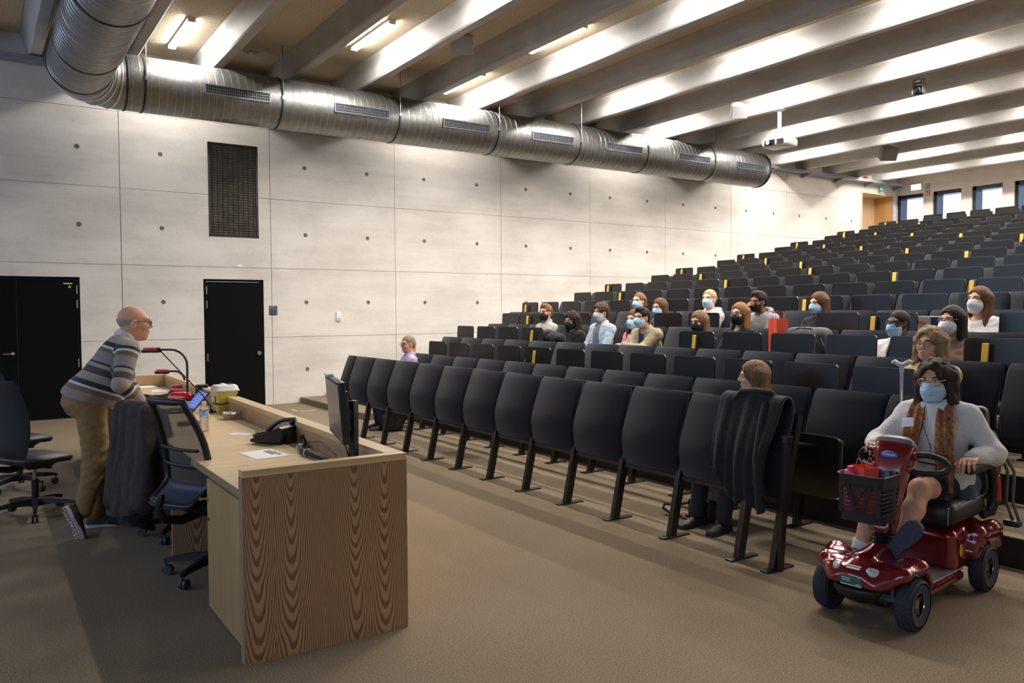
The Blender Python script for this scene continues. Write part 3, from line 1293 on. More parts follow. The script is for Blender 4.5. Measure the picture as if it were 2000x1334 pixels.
# pan-tilt camera under a beam
o = thing('ceiling_camera', 'small silver pan-tilt camera hanging upside down under a beam at the upper right', 'camera', (13.2, 7.50, ZB))
m_cam = M('camera_silver', (150, 142, 134), 0.3, metal=0.7)
m_camd = M('camera_dark', (26, 24, 24), 0.2)
b = MB()
b.lathe([(0.0, 0), (0.10, 0), (0.105, -0.02), (0.10, -0.06), (0.085, -0.07), (0, -0.07)], 24)
b.build('camera_base', m_cam, o)
b = MB()
for s in (-1, 1):
    b.rbox((-0.05, s * 0.085 - 0.012, -0.24), (0.05, s * 0.085 + 0.012, -0.06), 0.01)
b.build('yoke', m_cam, o)
b = MB()
b.rbox((-0.07, -0.07, -0.25), (0.07, 0.07, -0.10), 0.035, seg=3)
hd = b.build('camera_head', m_camd, o)
b = MB()
b.cyl((-0.06, 0, -0.18), (-0.095, 0, -0.18), 0.04, n=18)
b.build('lens', M('lens_glass', (16, 16, 22), 0.05, spec=0.8), hd)

# projector on a pole
m_proj = M('projector_white', (226, 222, 218), 0.35)
o = thing('projector', 'white projector hanging from a pole under a beam, its lens glowing blue', 'projector', (12.88, 10.05, ZB))
b = MB()
b.lathe([(0.0, 0.0), (0.12, 0.0), (0.12, -0.012), (0.06, -0.035), (0.045, -0.05), (0.0, -0.05)], 24)
b.cyl((0, 0, -0.02), (0, 0, -0.50), 0.036, n=16)
b.lathe([(0.0, -0.48), (0.07, -0.48), (0.085, -0.52), (0.09, -0.545), (0.0, -0.545)], 20)
b.build('pole', m_proj, o)
b = MB()
R_ = rotm('Z', math.radians(8))
b.rbox((-0.20, -0.27, -0.72), (0.22, 0.27, -0.555), 0.05, R=R_, c=(0, 0, -0.63), seg=3)
pb = b.build('projector_body', m_proj, o)
b = MB()
b.rbox((-0.214, -0.02, -0.695), (-0.196, 0.20, -0.585), 0.008, R=R_, c=(0, 0, -0.63))
b.build('lens_recess', m_camd, pb)
b = MB()
b.cyl(R_ @ np.array((-0.18, 0.11, 0)) + np.array((0, 0, -0.64)), R_ @ np.array((-0.245, 0.11, 0)) + np.array((0, 0, -0.64)), 0.055, n=22)
b.build('lens_barrel', m_blackmetal, pb)
b = MB()
b.cyl(R_ @ np.array((-0.24, 0.11, 0)) + np.array((0, 0, -0.64)), R_ @ np.array((-0.2475, 0.11, 0)) + np.array((0, 0, -0.64)), 0.036, n=22)
b.build('lens_glow', M('projector_beam', (90, 130, 255), 0.2, emit=(120, 160, 255), estr=6), pb)
for q in range(3):
    b = MB()
    b.box((-0.2175, -0.20 + 0.0, -0.685 + q * 0.036), (-0.196, -0.06, -0.665 + q * 0.036), R=R_, c=(0, 0, -0.63))
    b.build('vent_slot', m_camd, pb, smooth=0)

# exit light and signs on the rear wall
o = thing('exit_light', 'bright white emergency exit light box high on the rear wall', 'sign', (BX - 0.07, 13.50, 5.30))
b = MB()
b.rbox((-0.02, -0.16, -0.09), (0.07, 0.16, 0.09), 0.01)
b.build('light_case', m_white, o)
b = MB()
b.box((-0.024, -0.15, -0.08), (-0.0205, 0.15, 0.08))
b.build('light_face', M('exit_glow', (240, 244, 255), 0.4, emit=(238, 242, 255), estr=3), o, smooth=0)


def pictosign(name, label, y, z, col, glyph):
    t = thing(name, label, 'sign', (BX, y, z))
    b = MB()
    b.box((-0.010, -0.075, -0.075), (0, 0.075, 0.075))
    b.build('plate', M('sign_' + name, col, 0.5), t, smooth=0)
    b = MB()
    for (a, c, d, e) in glyph:
        b.box((-0.0125, a, d), (-0.0105, c, e))
    b.build('pictogram', m_white, t, smooth=0)


pictosign('escape_sign', 'small green emergency exit pictogram sign high on the rear wall', 13.19, 5.29, (36, 132, 96),
          [(-0.055, 0.055, 0.045, 0.058), (-0.055, -0.042, -0.055, 0.05), (-0.03, 0.03, -0.008, 0.012), (0.012, 0.03, -0.028, 0.03), (-0.055, 0.055, -0.058, -0.046), (0.042, 0.055, -0.055, 0.05)])
pictosign('fire_sign', 'small red fire equipment pictogram sign just below the green one', 13.19, 5.095, (206, 50, 56),
          [(0.02, 0.055, -0.055, 0.055), (-0.045, 0.0, -0.03, -0.008), (-0.05, -0.02, 0.012, 0.05), (-0.045, 0.0, -0.055, -0.04)])
t = thing('escape_pennant', 'thin teal emergency sign projecting from the wall above the wooden door niche', 'sign', (22.75, WY - 0.02, 5.24))
b = MB()
b.box((-0.004, -0.15, -0.085), (0.004, 0.0, 0.085))
b.build('plate', M('sign_teal', (60, 150, 140), 0.5), t, smooth=0)
b = MB()
b.box((-0.0052, -0.12, -0.02), (-0.0041, -0.03, 0.02))
b.box((-0.0052, -0.12, 0.035), (-0.0041, -0.03, 0.06))
b.build('pictogram', m_white, t, smooth=0)

# ================================================================== THE LECTURER'S DESK
m_oakv = wood('larch_flames', (186, 152, 118), (140, 98, 66), 'cathedral', 'z')
m_oakt = wood('oak_top', (226, 196, 148), (208, 174, 124), 'plain', 'x', 0.6)
m_oaky = wood('oak_long', (222, 194, 150), (202, 170, 124), 'plain', 'y', 0.6)
m_oakz = wood('oak_front', (196, 162, 118), (176, 140, 96), 'plain', 'z', 0.8)
m_oake = M('edge_band', (150, 128, 100), 0.5, n=(30, 0.1))
TZ = 0.765
desk = thing('lecture_desk', 'long pale wooden lecture desk with raised sides and flame-grained end panel', 'desk', (0.99, 3.70, 0))
L_ = 6.42                       # length along y
b = MB()
b.box((0.0, 0.0, 0.0), (0.815, 0.055, 0.868))
b.build('end_panel', m_oakv, desk, smooth=0)
b = MB()
b.rbox((-0.004, -0.003, 0.868), (0.822, 0.058, 0.902), 0.002, seg=1)
b.build('end_cap_rail', m_oakt, desk, smooth=0)
for xe_ in ((-0.006, 0.0), (0.815, 0.823)):
    b = MB()
    b.box((xe_[0], -0.001, 0.0), (xe_[1], 0.055, 0.868))
    b.build('edge_strip', m_oake, desk, smooth=0)
sk = 0.105                      # the long front leans out slightly along its length
b = MB()
b.loft([[(0.735, 0.055, 0), (0.815, 0.055, 0), (0.815, 0.055, 0.868), (0.735, 0.055, 0.868)],
        [(0.735 + sk, L_, 0), (0.815 + sk, L_, 0), (0.815 + sk, L_, 0.868), (0.735 + sk, L_, 0.868)]])
b.build('front_panel', m_oakz, desk, smooth=0)
b = MB()
b.loft([[(0.732, 0.058, 0.868), (0.822, 0.058, 0.868), (0.822, 0.058, 0.902), (0.732, 0.058, 0.902)],
        [(0.732 + sk, L_, 0.868), (0.822 + sk, L_, 0.868), (0.822 + sk, L_, 0.902), (0.732 + sk, L_, 0.902)]])
b.build('front_cap_rail', m_oaky, desk, smooth=0)
b = MB()
b.box((0.02, L_, 0.0), (0.93, L_ + 0.05, 0.90))
b.build('far_panel', m_oakz, desk, smooth=0)
b = MB()
b.loft([[(0.05, 0.055, TZ - 0.04), (0.735, 0.055, TZ - 0.04), (0.735, 0.055, TZ), (0.05, 0.055, TZ)],
        [(0.05, L_, TZ - 0.04), (0.735 + sk, L_, TZ - 0.04), (0.735 + sk, L_, TZ), (0.05, L_, TZ)]])
b.build('worktop', m_oakt, desk, smooth=0)
b = MB()
b.box((0.046, 0.055, TZ - 0.0405), (0.0505, L_, TZ - 0.001))
b.build('worktop_edge', m_oake, desk, smooth=0)
b = MB()
b.box((0.055, 0.075, 0.02), (0.70, 0.865, TZ - 0.042))
cab = b.build('cabinet', m_oakz, desk, smooth=0)
b = MB()
b.box((0.036, 0.078, 0.012), (0.054, 0.86, TZ - 0.046))
dr_ = b.build('cabinet_door', m_oakz, cab, smooth=0)
b = MB()
b.cyl((0.036, 0.825, 0.615), (-0.004, 0.825, 0.615), 0.007, n=10)
b.cyl((-0.004, 0.825, 0.615), (-0.012, 0.825, 0.615), 0.011, n=12)
b.build('door_knob', m_steel, cab)
b = MB()
b.cyl((0.037, 0.825, 0.50), (0.032, 0.825, 0.50), 0.009, n=12)
b.build('cabinet_lock', m_blackmetal, cab)
for y0, x1 in ((1.80, 0.55), (3.22, 0.5), (4.9, 0.5)):
    b = MB()
    b.box((0.03, y0, 0.0), (x1, y0 + 0.035, TZ - 0.041))
    b.build('support_panel', m_oakv, desk, smooth=0)
b = MB()
b.box((0.62, 0.66, 1e-3), (0.66, 0.70, 0.004))
b = MB()
b.box((0.655, 1.70, TZ), (0.675, 2.11, TZ + 0.002))
b.build('cable_slot', m_blackmetal, desk, smooth=0)


def on_desk(name, label, cat, x, y, rz=0, z=TZ, group=None):
    return thing(name, label, cat, (x, y, z + 0.0008), math.radians(rz), group)


# ---- desk telephone
m_ph = M('phone_black', (26, 27, 30), 0.38, n=(40, 0.1))
ph = on_desk('desk_phone', 'black desk telephone with handset and coiled cord on the near end of the desk', 'telephone', 1.63, 5.28, 128)
# local: +x towards the user, y across
b = MB()
prof = [(-0.11, 0.0), (0.115, 0.0), (0.118, 0.018), (-0.10, 0.105), (-0.125, 0.095)]
b.prism([(p[0], p[1] + 0.01) for p in prof], 1, -0.11, 0.11)
b.xf(np.eye(3))
ph_body = b.build('phone_body', m_ph, ph, smooth=0)
Rp = rotm('Y', math.atan2(0.087, 0.218))
b = MB()
b.rbox((-0.03, 0.02, 0.0), (0.055, 0.095, 0.012), 0.004)


def on_slope(mb_, u, v):
    mb_.xf(Rp, (0.0 + u, v, 0.072 - u * 0.40))
    return mb_


key = MB()
key.rbox((-0.007, -0.009, 0), (0.007, 0.009, 0.006), 0.002, seg=1)
for r_ in range(4):
    for c_ in range(3):
        k = MB()
        k.rbox((-0.006, -0.009, 0), (0.006, 0.009, 0.006), 0.002, seg=1)
        on_slope(k, 0.03 + r_ * 0.02, 0.0 + c_ * 0.025)
        k.build('phone_key', M('phone_keys', (44, 45, 48), 0.4), ph_body, smooth=0)
k = MB()
k.rbox((-0.022, -0.038, 0), (0.022, 0.038, 0.004), 0.002, seg=1)
on_slope(k, -0.065, 0.045)
k.build('phone_display', M('phone_lcd', (52, 60, 62), 0.15), ph_body, smooth=0)
for q in range(3):
    k = MB()
    k.rbox((-0.012, -0.013, 0), (0.012, 0.013, 0.005), 0.003, seg=1)
    on_slope(k, -0.015, 0.0 + q * 0.032)
    k.build('phone_button', M('phone_silver', (178, 178, 182), 0.35, n=(20, 0.1)), ph_body, smooth=0)
# handset: arched bar with two cups, lying along the slope on the left
b = MB()
t = np.linspace(0, 1, 13)
hx = -0.105 + 0.215 * t
hz = 0.118 - 0.40 * (hx + 0.0) * 0.95 + 0.030 * np.sin(PI * t) - 0.03
b.tube(np.stack([hx, np.full(13, -0.068), hz + 0.012], 1), 0.013 + 0.006 * np.abs(2 * t - 1) ** 3, 10)
for q in (0, 12):
    b.sphere((hx[q] + (0.012 if q == 0 else -0.012), -0.068, hz[q] + 0.002), (0.030, 0.026, 0.018), R=Rp)
b.build('handset', m_ph, ph, smooth=60)
b = MB()
s = np.linspace(0, 1, 9)
cen = np.stack([0.10 + 0.13 * np.sin(s * 2.4), -0.075 - 0.10 * s + 0.07 * np.sin(s * 5), 0.030 - 0.014 * s], 1)
tt = np.linspace(0, 1, 420)
cc = np.stack([np.interp(tt, s, cen[:, i]) for i in range(3)], 1)
ang = tt * 2 * PI * 42
cc[:, 1] += 0.009 * np.cos(ang)
cc[:, 2] += 0.009 * np.sin(ang)
b.tube(cc, 0.0028, 5)
b.build('coiled_cord', m_ph, ph, smooth=60, recalc=False)
b = MB()
b.prism([(-0.12, 0.095), (-0.085, 0.085), (-0.115, 0.0), (-0.14, 0.0)], 1, -0.05, 0.05)
b.build('phone_stand', m_ph, ph, smooth=0)

# ---- papers
m_paper = M('paper_white', (236, 236, 238), 0.8)
m_ink = M('ink_green', (22, 78, 58), 0.7)
m_inkg = M('ink_grey', (170, 174, 182), 0.7)


def sheet(label, x, y, rz, w, h, marks=(), ink=None, z=TZ, name='paper_sheet'):
    o = on_desk(name, label, 'paper', x, y, rz, z)
    b = MB()
    b.box((-w / 2, -h / 2, 0), (w / 2, h / 2, 0.0012))
    b.build('sheet', m_paper, o, smooth=0)
    if marks:
        b = MB()
        for (x0, y0, x1, y1) in marks:
            b.box((x0, y0, 0.00125), (x1, y1, 0.0016))
        tag(b.build('print', ink or m_ink, o, smooth=0), kind='stuff')
    return o


sheet('white A4 sheet with bold green print lying under the telephone', 1.43, 4.86, 6, 0.21, 0.29, [(0.03, -0.05, 0.047, 0.09), (0.055, -0.09, 0.072, 0.10), (0.08, -0.05, 0.09, -0.02), (0.082, 0.0, 0.089, 0.06)])
sheet('small white printed card lying on the desk beyond the telephone', 1.535, 5.765, 35, 0.105, 0.15, [(-0.04, -0.06, -0.037, 0.02), (-0.02, -0.06, -0.017, 0.03), (0.01, -0.05, 0.03, 0.05)], m_inkg)
sheet('white paper sheets on the desk just past the striped man', 1.30, 8.25, 20, 0.21, 0.30, [(-0.08, -0.1, -0.077, 0.1), (-0.05, -0.1, -0.047, 0.08)], m_inkg)
sheet('loose white papers at the far end of the desk', 1.70, 9.55, -12, 0.21, 0.30, [(-0.08, -0.1, -0.077, 0.1)], m_inkg)
o = on_desk('paper_stack', 'low stack of white papers against the far end panel of the desk', 'paper', 1.55, 9.98, 4)
for q in range(3):
    b = MB()
    b.box((-0.15 + 0.01 * q, -0.10, q * 0.006), (0.16 - 0.008 * q, 0.10, q * 0.006 + 0.005), R=rotm('Z', 0.06 * (q - 1)))
    b.build('sheet', m_paper, o, smooth=0)
o = on_desk('pamphlet', 'grey pamphlet lying on the desk near its far end', 'paper', 1.34, 8.95, 25)
b = MB()
b.rbox((-0.08, -0.11, 0), (0.08, 0.11, 0.006), 0.002, seg=1)
b.build('cover', M('pamphlet_grey', (120, 112, 104), 0.7), o, smooth=0)

# ---- water bottle
o = on_desk('water_bottle', 'clear plastic water bottle with white cap and blue label on the desk', 'bottle', 1.354, 6.06)
m_pet = M('bottle_plastic', (245, 250, 255), 0.05, trans=0.9, alpha=0.45, spec=0.6)
b = MB()
pr = [(0.026, 0.0), (0.031, 0.004)]
for q in range(7):
    z0 = 0.012 + q * 0.015
    pr += [(0.0325, z0), (0.0325, z0 + 0.008), (0.0305, z0 + 0.0115)]
pr += [(0.0325, 0.125), (0.0325, 0.155), (0.029, 0.17), (0.018, 0.188), (0.0135, 0.194), (0.0135, 0.204)]
b.lathe(pr, 28)
b.build('bottle_body', m_pet, o, smooth=50)
b = MB()
b.lathe([(0.0002, 0.003), (0.029, 0.004), (0.0295, 0.118), (0.0002, 0.118)], 24, caps=False)
b.build('water', M('water', (236, 244, 250), 0.02, trans=0.95, alpha=0.3), o)
b = MB()
b.lathe([(0.0331, 0.118), (0.0331, 0.150)], 28, caps=False)
lb = b.build('bottle_label', M('bottle_label', (206, 214, 234), 0.4, n=(70, 0.5, (120, 140, 205))), o)
b = MB()
b.lathe([(0.0145, 0.197), (0.0155, 0.199), (0.0155, 0.213), (0.014, 0.216), (0, 0.216)], 20)
b.build('bottle_cap', m_white, o)

# ---- laptop
m_lap = M('laptop_black', (26, 26, 30), 0.45)
lp = on_desk('laptop', 'small open black laptop with a blue screen on the desk', 'laptop', 1.535, 7.43, 2)
b = MB()
b.rbox((-0.20, -0.15, 0.0), (0.0, 0.15, 0.016), 0.004)
lb = b.build('laptop_base', m_lap, lp)
b = MB()
for r_ in range(5):
    for c_ in range(12):
        b.box((-0.115 + r_ * 0.02, -0.13 + c_ * 0.0218, 0.016), (-0.099 + r_ * 0.02, -0.112 + c_ * 0.0218, 0.018))
tag(b.build('keyboard', M('laptop_keys', (40, 40, 44), 0.5), lb, smooth=0), kind='stuff')
Rl = rotm('Y', math.radians(42))
b = MB()
b.rbox((0.0, -0.15, 0.0), (0.009, 0.15, 0.205), 0.003, R=Rl, c=(0, 0, 0))
ls = b.build('laptop_lid', m_lap, lp)
ls.location = (0, 0, 0.014)
b = MB()
b.box((-0.0008, -0.138, 0.014), (0.0002, 0.138, 0.192), R=Rl, c=(0, 0, 0))
b.build('laptop_screen', M('screen_blue', (84, 106, 180), 0.3, emit=(84, 108, 190), estr=0.55), ls, smooth=0)
b = MB()
for q in range(5):
    b.box((-0.0012, -0.10, 0.045 + q * 0.024), (-0.0006, 0.06 - 0.02 * (q % 3), 0.049 + q * 0.024), R=Rl, c=(0, 0, 0))
tag(b.build('screen_text', M('screen_text', (170, 184, 226), 0.3, emit=(170, 184, 226), estr=0.5), ls, smooth=0), kind='stuff')

# ---- gooseneck microphone
o = on_desk('gooseneck_microphone', 'thin black gooseneck microphone leaning from the desk towards the striped man', 'microphone', 1.663, 7.167)
b = MB()
b.lathe([(0.042, 0), (0.042, 0.006), (0.02, 0.014), (0.012, 0.03), (0.0, 0.03)], 22)
b.build('microphone_base', m_blackmetal, o)
b = MB()
P = [(0, 0, 0.02), (-0.012, 0, 0.06), (-0.05, 0, 0.125), (-0.10, 0, 0.19), (-0.20, 0, 0.31), (-0.31, 0, 0.44), (-0.39, 0, 0.535)]
b.tube(P, 0.0052, 8)
b.build('gooseneck', m_blackmetal, o, smooth=60)
b = MB()
b.sphere((-0.405, 0, 0.553), (0.014, 0.014, 0.024), R=rotm('Y', math.radians(-40)))
b.build('microphone_head', M('foam_black', (14, 14, 15), 0.95, bump=(300, 0.6)), o, smooth=60)

# ---- two red document cameras
m_redp = M('visualiser_red', (196, 22, 34), 0.22, coat=0.5, n=(10, 0.1))


def visualiser(label, x, y, rz, hgt, reach, s=1.0):
    o = on_desk('document_camera', label, 'document camera', x, y, rz, group='red document cameras')
    b = MB()
    b.rbox((-0.13 * s, -0.075 * s, 0.0), (0.13 * s, 0.075 * s, 0.022), 0.01)
    b.build('camera_foot', m_blackmetal, o)
    b = MB()
    rings = []
    for z_, k in ((0.022, 1.0), (0.05, 0.97), (0.072, 0.82), (0.082, 0.55)):
        t_ = np.arange(24) * 2 * PI / 24
        rings.append(np.stack([0.125 * s * k * np.sign(np.cos(t_)) * np.abs(np.cos(t_)) ** 0.6, 0.07 * s * k * np.sign(np.sin(t_)) * np.abs(np.sin(t_)) ** 0.6, np.full(24, z_)], 1))
    b.loft(rings)
    b.build('camera_base', m_redp, o, smooth=50)
    b = MB()
    t_ = np.linspace(0, 1, 20)
    a = t_ * PI * 0.62
    P = [(0.06 * s, 0, 0.075), (0.063 * s, 0, hgt * 0.35)]
    R_ = min(reach * 0.6, hgt * 0.5)
    for q in np.linspace(0, PI / 2, 10):
        P.append((0.065 * s - R_ + R_ * math.cos(q), 0, hgt - R_ + R_ * math.sin(q)))
    P.append((0.065 * s - reach, 0, hgt))
    b.tube(P, 0.011, 10)
    b.build('gooseneck', m_blackmetal, o, smooth=60)
    b = MB()
    b.rbox((0.04 * s - reach - 0.14 * s, -0.032, hgt - 0.028), (0.065 * s - reach + 0.01, 0.032, hgt + 0.004), 0.01)
    hd = b.build('camera_underside', m_blackmetal, o)
    b = MB()
    b.rbox((0.045 * s - reach - 0.13 * s, -0.034, hgt - 0.006), (0.06 * s - reach + 0.01, 0.034, hgt + 0.022), 0.014, seg=3)
    b.build('camera_head', m_redp, o)
    return o


visualiser('red document camera with tall black gooseneck, on the desk behind the laptop', 1.655, 8.36, -28, 0.50, 0.26)
visualiser('smaller red document camera with low gooseneck, behind the taller red one', 1.80, 9.15, -28, 0.235, 0.17, 0.8)
# small black box loudspeaker
o = on_desk('desk_speaker', 'small black box loudspeaker beside the red document camera on the desk', 'speaker', 1.80, 8.12, -12)
b = MB()
b.rbox((-0.055, -0.05, 0), (0.055, 0.05, 0.165), 0.006)
b.build('speaker_case', m_blackmetal, o)
b = MB()
b.rbox((-0.058, -0.044, 0.01), (-0.0551, 0.044, 0.155), 0.001, seg=1)
b.build('speaker_cloth', M('cloth_black', (24, 23, 23), 0.95, bump=(300, 0.5)), o)
# tangle of cables beside it
o = on_desk('cable_tangle', 'tangled heap of black cables on the desk in front of the red camera', 'cable', 1.50, 8.52)
b = MB()
for q in range(7):
    t_ = np.linspace(0, 2 * PI * 1.6, 60)
    P = np.stack([0.16 * np.cos(t_ + q) * (0.6 + 0.06 * q), 0.10 * np.sin(t_ * 1.3 + q * 1.7), 0.006 + 0.028 * (0.5 + 0.5 * np.sin(t_ * 2.1 + q)) + 0.004 * q], 1)
    b.tube(P, 0.004, 5)
tag(b.build('cables', m_blackmetal, o, smooth=60, recalc=False), kind='stuff')
b = MB()
b.tube([(0.14, 0.02, 0.03), (0.18, 0.05, 0.05), (0.21, 0.06, 0.075)], 0.006, 8)
b.build('red_plug', M('plug_red', (200, 40, 40), 0.4), o, smooth=60)

# ---- yellow sharps bin with white lid
m_bin = M('bin_yellow', (222, 208, 116), 0.35, n=(6, 0.06), spec=0.5)
o = on_desk('sharps_bin', 'translucent yellow sharps bin with white lid and black handle on the desk', 'bin', 1.795, 7.22 - 0.06, 3)
o.location.x = 1.775


def rrect(w, d, z, r, n=5):
    P = []
    for sx, sy, a0 in ((1, 1, 0), (-1, 1, 90), (-1, -1, 180), (1, -1, 270)):
        for k in range(n):
            a = math.radians(a0 + 90 * k / (n - 1))
            P.append((sx * (w / 2 - r) + r * math.cos(a), sy * (d / 2 - r) + r * math.sin(a), z))
    return P


b = MB()
b.loft([rrect(0.155, 0.13, 0.0, 0.02), rrect(0.165, 0.14, 0.01, 0.025), rrect(0.19, 0.16, 0.185, 0.025)])
b.build('bin_body', m_bin, o, smooth=50)
b = MB()
b.loft([rrect(0.212, 0.18, 0.183, 0.025), rrect(0.214, 0.182, 0.193, 0.025), rrect(0.20, 0.168, 0.198, 0.025), rrect(0.19, 0.158, 0.225, 0.03), rrect(0.165, 0.135, 0.236, 0.03), rrect(0.06, 0.05, 0.238, 0.02)])
b.rbox((-0.035, -0.02, 0.236), (0.0, 0.02, 0.248), 0.004)
b.build('bin_lid', M('lid_white', (232, 232, 228), 0.4), o, smooth=50)
b = MB()
b.rbox((0.02, -0.03, 0.236), (0.065, 0.02, 0.245), 0.004)
b.build('lid_flap', m_blackmetal, o)
b = MB()
b.tube([(0.10, -0.088, 0.175), (0.06, -0.095, 0.125), (0.0, -0.10, 0.088), (-0.06, -0.10, 0.075), (-0.102, -0.05, 0.08), (-0.104, 0.0, 0.085)], 0.0055, 8)
b.build('bin_handle', m_blackmetal, o, smooth=60)
b = MB()
b.box((-0.0935, -0.05, 0.075), (-0.0915, 0.04, 0.155))
b.xf(rotm('Y', math.radians(-4)))
b.build('bin_label', M('label_pale', (226, 222, 208), 0.6, n=(60, 0.25)), o, smooth=0)

# ---- foil tray
o = on_desk('foil_tray', 'small cardboard tray covered in silver foil in front of the yellow bin', 'tray', 1.735, 6.66, 2)
b = MB()
b.loft([rrect(0.165, 0.11, 0.0, 0.015), rrect(0.195, 0.135, 0.036, 0.015), rrect(0.20, 0.14, 0.038, 0.015), rrect(0.20, 0.14, 0.041, 0.015)])
b.build('tray_body', M('tray_card', (196, 172, 150), 0.6), o, smooth=40)
b = MB()
G = np.zeros((10, 12, 3))
for i in range(10):
    for j in range(12):
        G[i, j] = (-0.099 + 0.198 * i / 9, -0.069 + 0.138 * j / 11, 0.042 + 0.006 * rng.random() + (0.006 if 0 < i < 9 and 0 < j < 11 else 0))
b.grid(G)
b.box((-0.0995, -0.0695, 0.0405), (0.0995, 0.0695, 0.0425))
b.build('foil_cover', M('foil_silver', (214, 222, 232), 0.22, metal=0.9), o, smooth=0)

# ---- dark leather case
o = on_desk('spectacle_case', 'flat dark brown folded leather case on the desk edge beside the bottle', 'case', 1.34, 6.49, 8)
b = MB()
b.rbox((-0.075, -0.05, 0.0), (0.075, 0.05, 0.014), 0.005)
b.rbox((-0.07, -0.045, 0.014), (0.073, 0.046, 0.026), 0.005)
b.build('leather_body', M('leather_brown', (92, 64, 42), 0.55, n=(40, 0.3)), o)
b = MB()
b.rbox((0.03, -0.052, 0.0), (0.045, 0.052, 0.029), 0.004)
b.build('strap', M('leather_dark', (54, 36, 26), 0.5), o)

# ---- monitor on a post
m_mon = M('monitor_black', (30, 32, 36), 0.4, n=(30, 0.1))
mon = on_desk('monitor', 'black flat monitor on a slim post, seen from its edge, at the near desk corner', 'monitor', 1.665, 4.035)
pn, pf = np.array((1.552, 3.90)), np.array((1.690, 4.45))
u_ = (pf - pn) / np.linalg.norm(pf - pn)
nrm = np.array((-u_[1], u_[0]))           # towards the lecturer
if nrm[0] > 0:
    nrm = -nrm
W_ = np.linalg.norm(pf - pn)
Rm = np.array([[u_[0], nrm[0], 0], [u_[1], nrm[1], 0], [0, 0, 1]])     # local x along, y out of the screen
T_ = np.array((pn[0] - 1.665, pn[1] - 4.035, 0.935 - TZ))
tilt = rotm('X', math.radians(-4))
b = MB()
b.rbox((0, -0.038, 0), (W_, 0.0, 0.325), 0.006)
b.rbox((0.08, -0.060, 0.05), (W_ - 0.08, -0.037, 0.27), 0.012)
b.xf(tilt)
b.xf(Rm, T_)
mc = b.build('monitor_case', m_mon, mon, smooth=40)
b = MB()
b.box((0.014, -0.0003, 0.02), (W_ - 0.014, 0.001, 0.311))
b.xf(tilt)
b.xf(Rm, T_)
b.build('monitor_screen', M('screen_off', (118, 108, 104), 0.25, spec=0.5), mc, smooth=0)
b = MB()
b.box((W_ - 0.15, -0.03, 0.325), (W_ + 0.0, 0.004, 0.338))
b.xf(tilt)
b.xf(Rm, T_)
b.build('monitor_sticker', M('sticker_white', (220, 220, 226), 0.6), mc, smooth=0)
b = MB()
b.rbox((-0.021, -0.021, 0.0), (0.021, 0.021, 0.385), 0.006, R=rotm('Z', 0.5))
b.build('post', M('post_grey', (52, 56, 62), 0.4, metal=0.4), mon)
b = MB()
b.bar((0, 0, 0.315), (-0.055, 0.02, 0.315), 0.045, 0.05)
b.build('arm', m_mon, mon, smooth=0)
b = MB()
b.rbox((-0.09, -0.10, 0.0), (0.06, 0.10, 0.012), 0.004)
b.build('foot', m_mon, mon)
b = MB()
for q in range(2):
    b.tube([(-0.06, 0.01 + 0.012 * q, 0.20), (-0.04, 0.0, 0.13), (-0.024, 0.0, 0.06), (-0.03, 0.02, 0.02)], 0.004, 6)
tag(b.build('monitor_cable', m_blackmetal, mon, smooth=60), kind='stuff')
o = on_desk('cable_bundle', 'thick bundle of black cables tied along the desk between telephone and monitor', 'cable', 1.62, 4.55)
b = MB()
for q in range(6):
    a = q * 1.05
    P = [(0.12, 0.52, 0.05), (0.10, 0.43, 0.012), (0.06, 0.36, 0.018), (0.02, 0.24, 0.012), (0.0, 0.10, 0.02), (0.02, -0.10, 0.016), (0.04, -0.35, 0.014)]
    P = [(p[0] + 0.013 * math.cos(a + i), p[1] + 0.0, max(0.006, p[2] + 0.012 * math.sin(a + i * 0.9))) for i, p in enumerate(P)]
    tq = np.linspace(0, 6, 40)
    P = np.array(P)
    P = np.stack([np.interp(tq, range(7), P[:, i]) for i in range(3)], 1)
    b.tube(P, 0.006, 6)
b.tube([(0.0, 0.10, 0.03), (-0.02, 0.0, 0.10), (0.0, -0.15, 0.12), (0.03, -0.30, 0.06)], 0.003, 6)
tag(b.build('cables', m_blackmetal, o, smooth=60), kind='stuff')
for yy in (0.30, 0.10):
    b = MB()
    b.lathe([(0.024, -0.006), (0.026, 0), (0.024, 0.006)], 14, (0.03 if yy > 0.2 else 0.005, yy, 0.018), rotm('X', PI / 2), caps=False)
    b.build('cable_tie', m_white, o, smooth=60)

# ================================================================== OFFICE CHAIRS
m_vinyl = M('chair_vinyl', (38, 38, 40), 0.42, n=(60, 0.12), spec=0.5)
m_weave = M('chair_weave', (40, 40, 43), 0.8, n=(300, 0.35), bump=(400, 0.4))
m_plast = M('chair_plastic', (22, 24, 30), 0.42, n=(30, 0.1), spec=0.5)
m_tire = M('caster_grey', (66, 68, 72), 0.5)
m_mesh = M('chair_mesh', (74, 70, 64), 0.8, alpha=0.82, n=(500, 0.4), bump=(500, 0.3))


def superpad(w, d, z0, z1, p=3.0, n=36, dome=0.02, front=0.03):
    t_ = np.arange(n) * 2 * PI / n
    cx = np.sign(np.cos(t_)) * np.abs(np.cos(t_)) ** (2 / p)
    cyv = np.sign(np.sin(t_)) * np.abs(np.sin(t_)) ** (2 / p)
    rings = []
    for k, zz in ((0.80, z0), (0.93, z0 + 0.008), (1.0, z0 + (z1 - z0) * 0.5), (0.985, z1 - 0.01), (0.93, z1), (0.6, z1 + dome * 0.7), (0.2, z1 + dome)):
        X = cx * d / 2 * k
        rings.append(np.stack([X, cyv * w / 2 * k, zz - front * np.clip(X / (d / 2), 0, 1) ** 2.2], 1))
    return rings


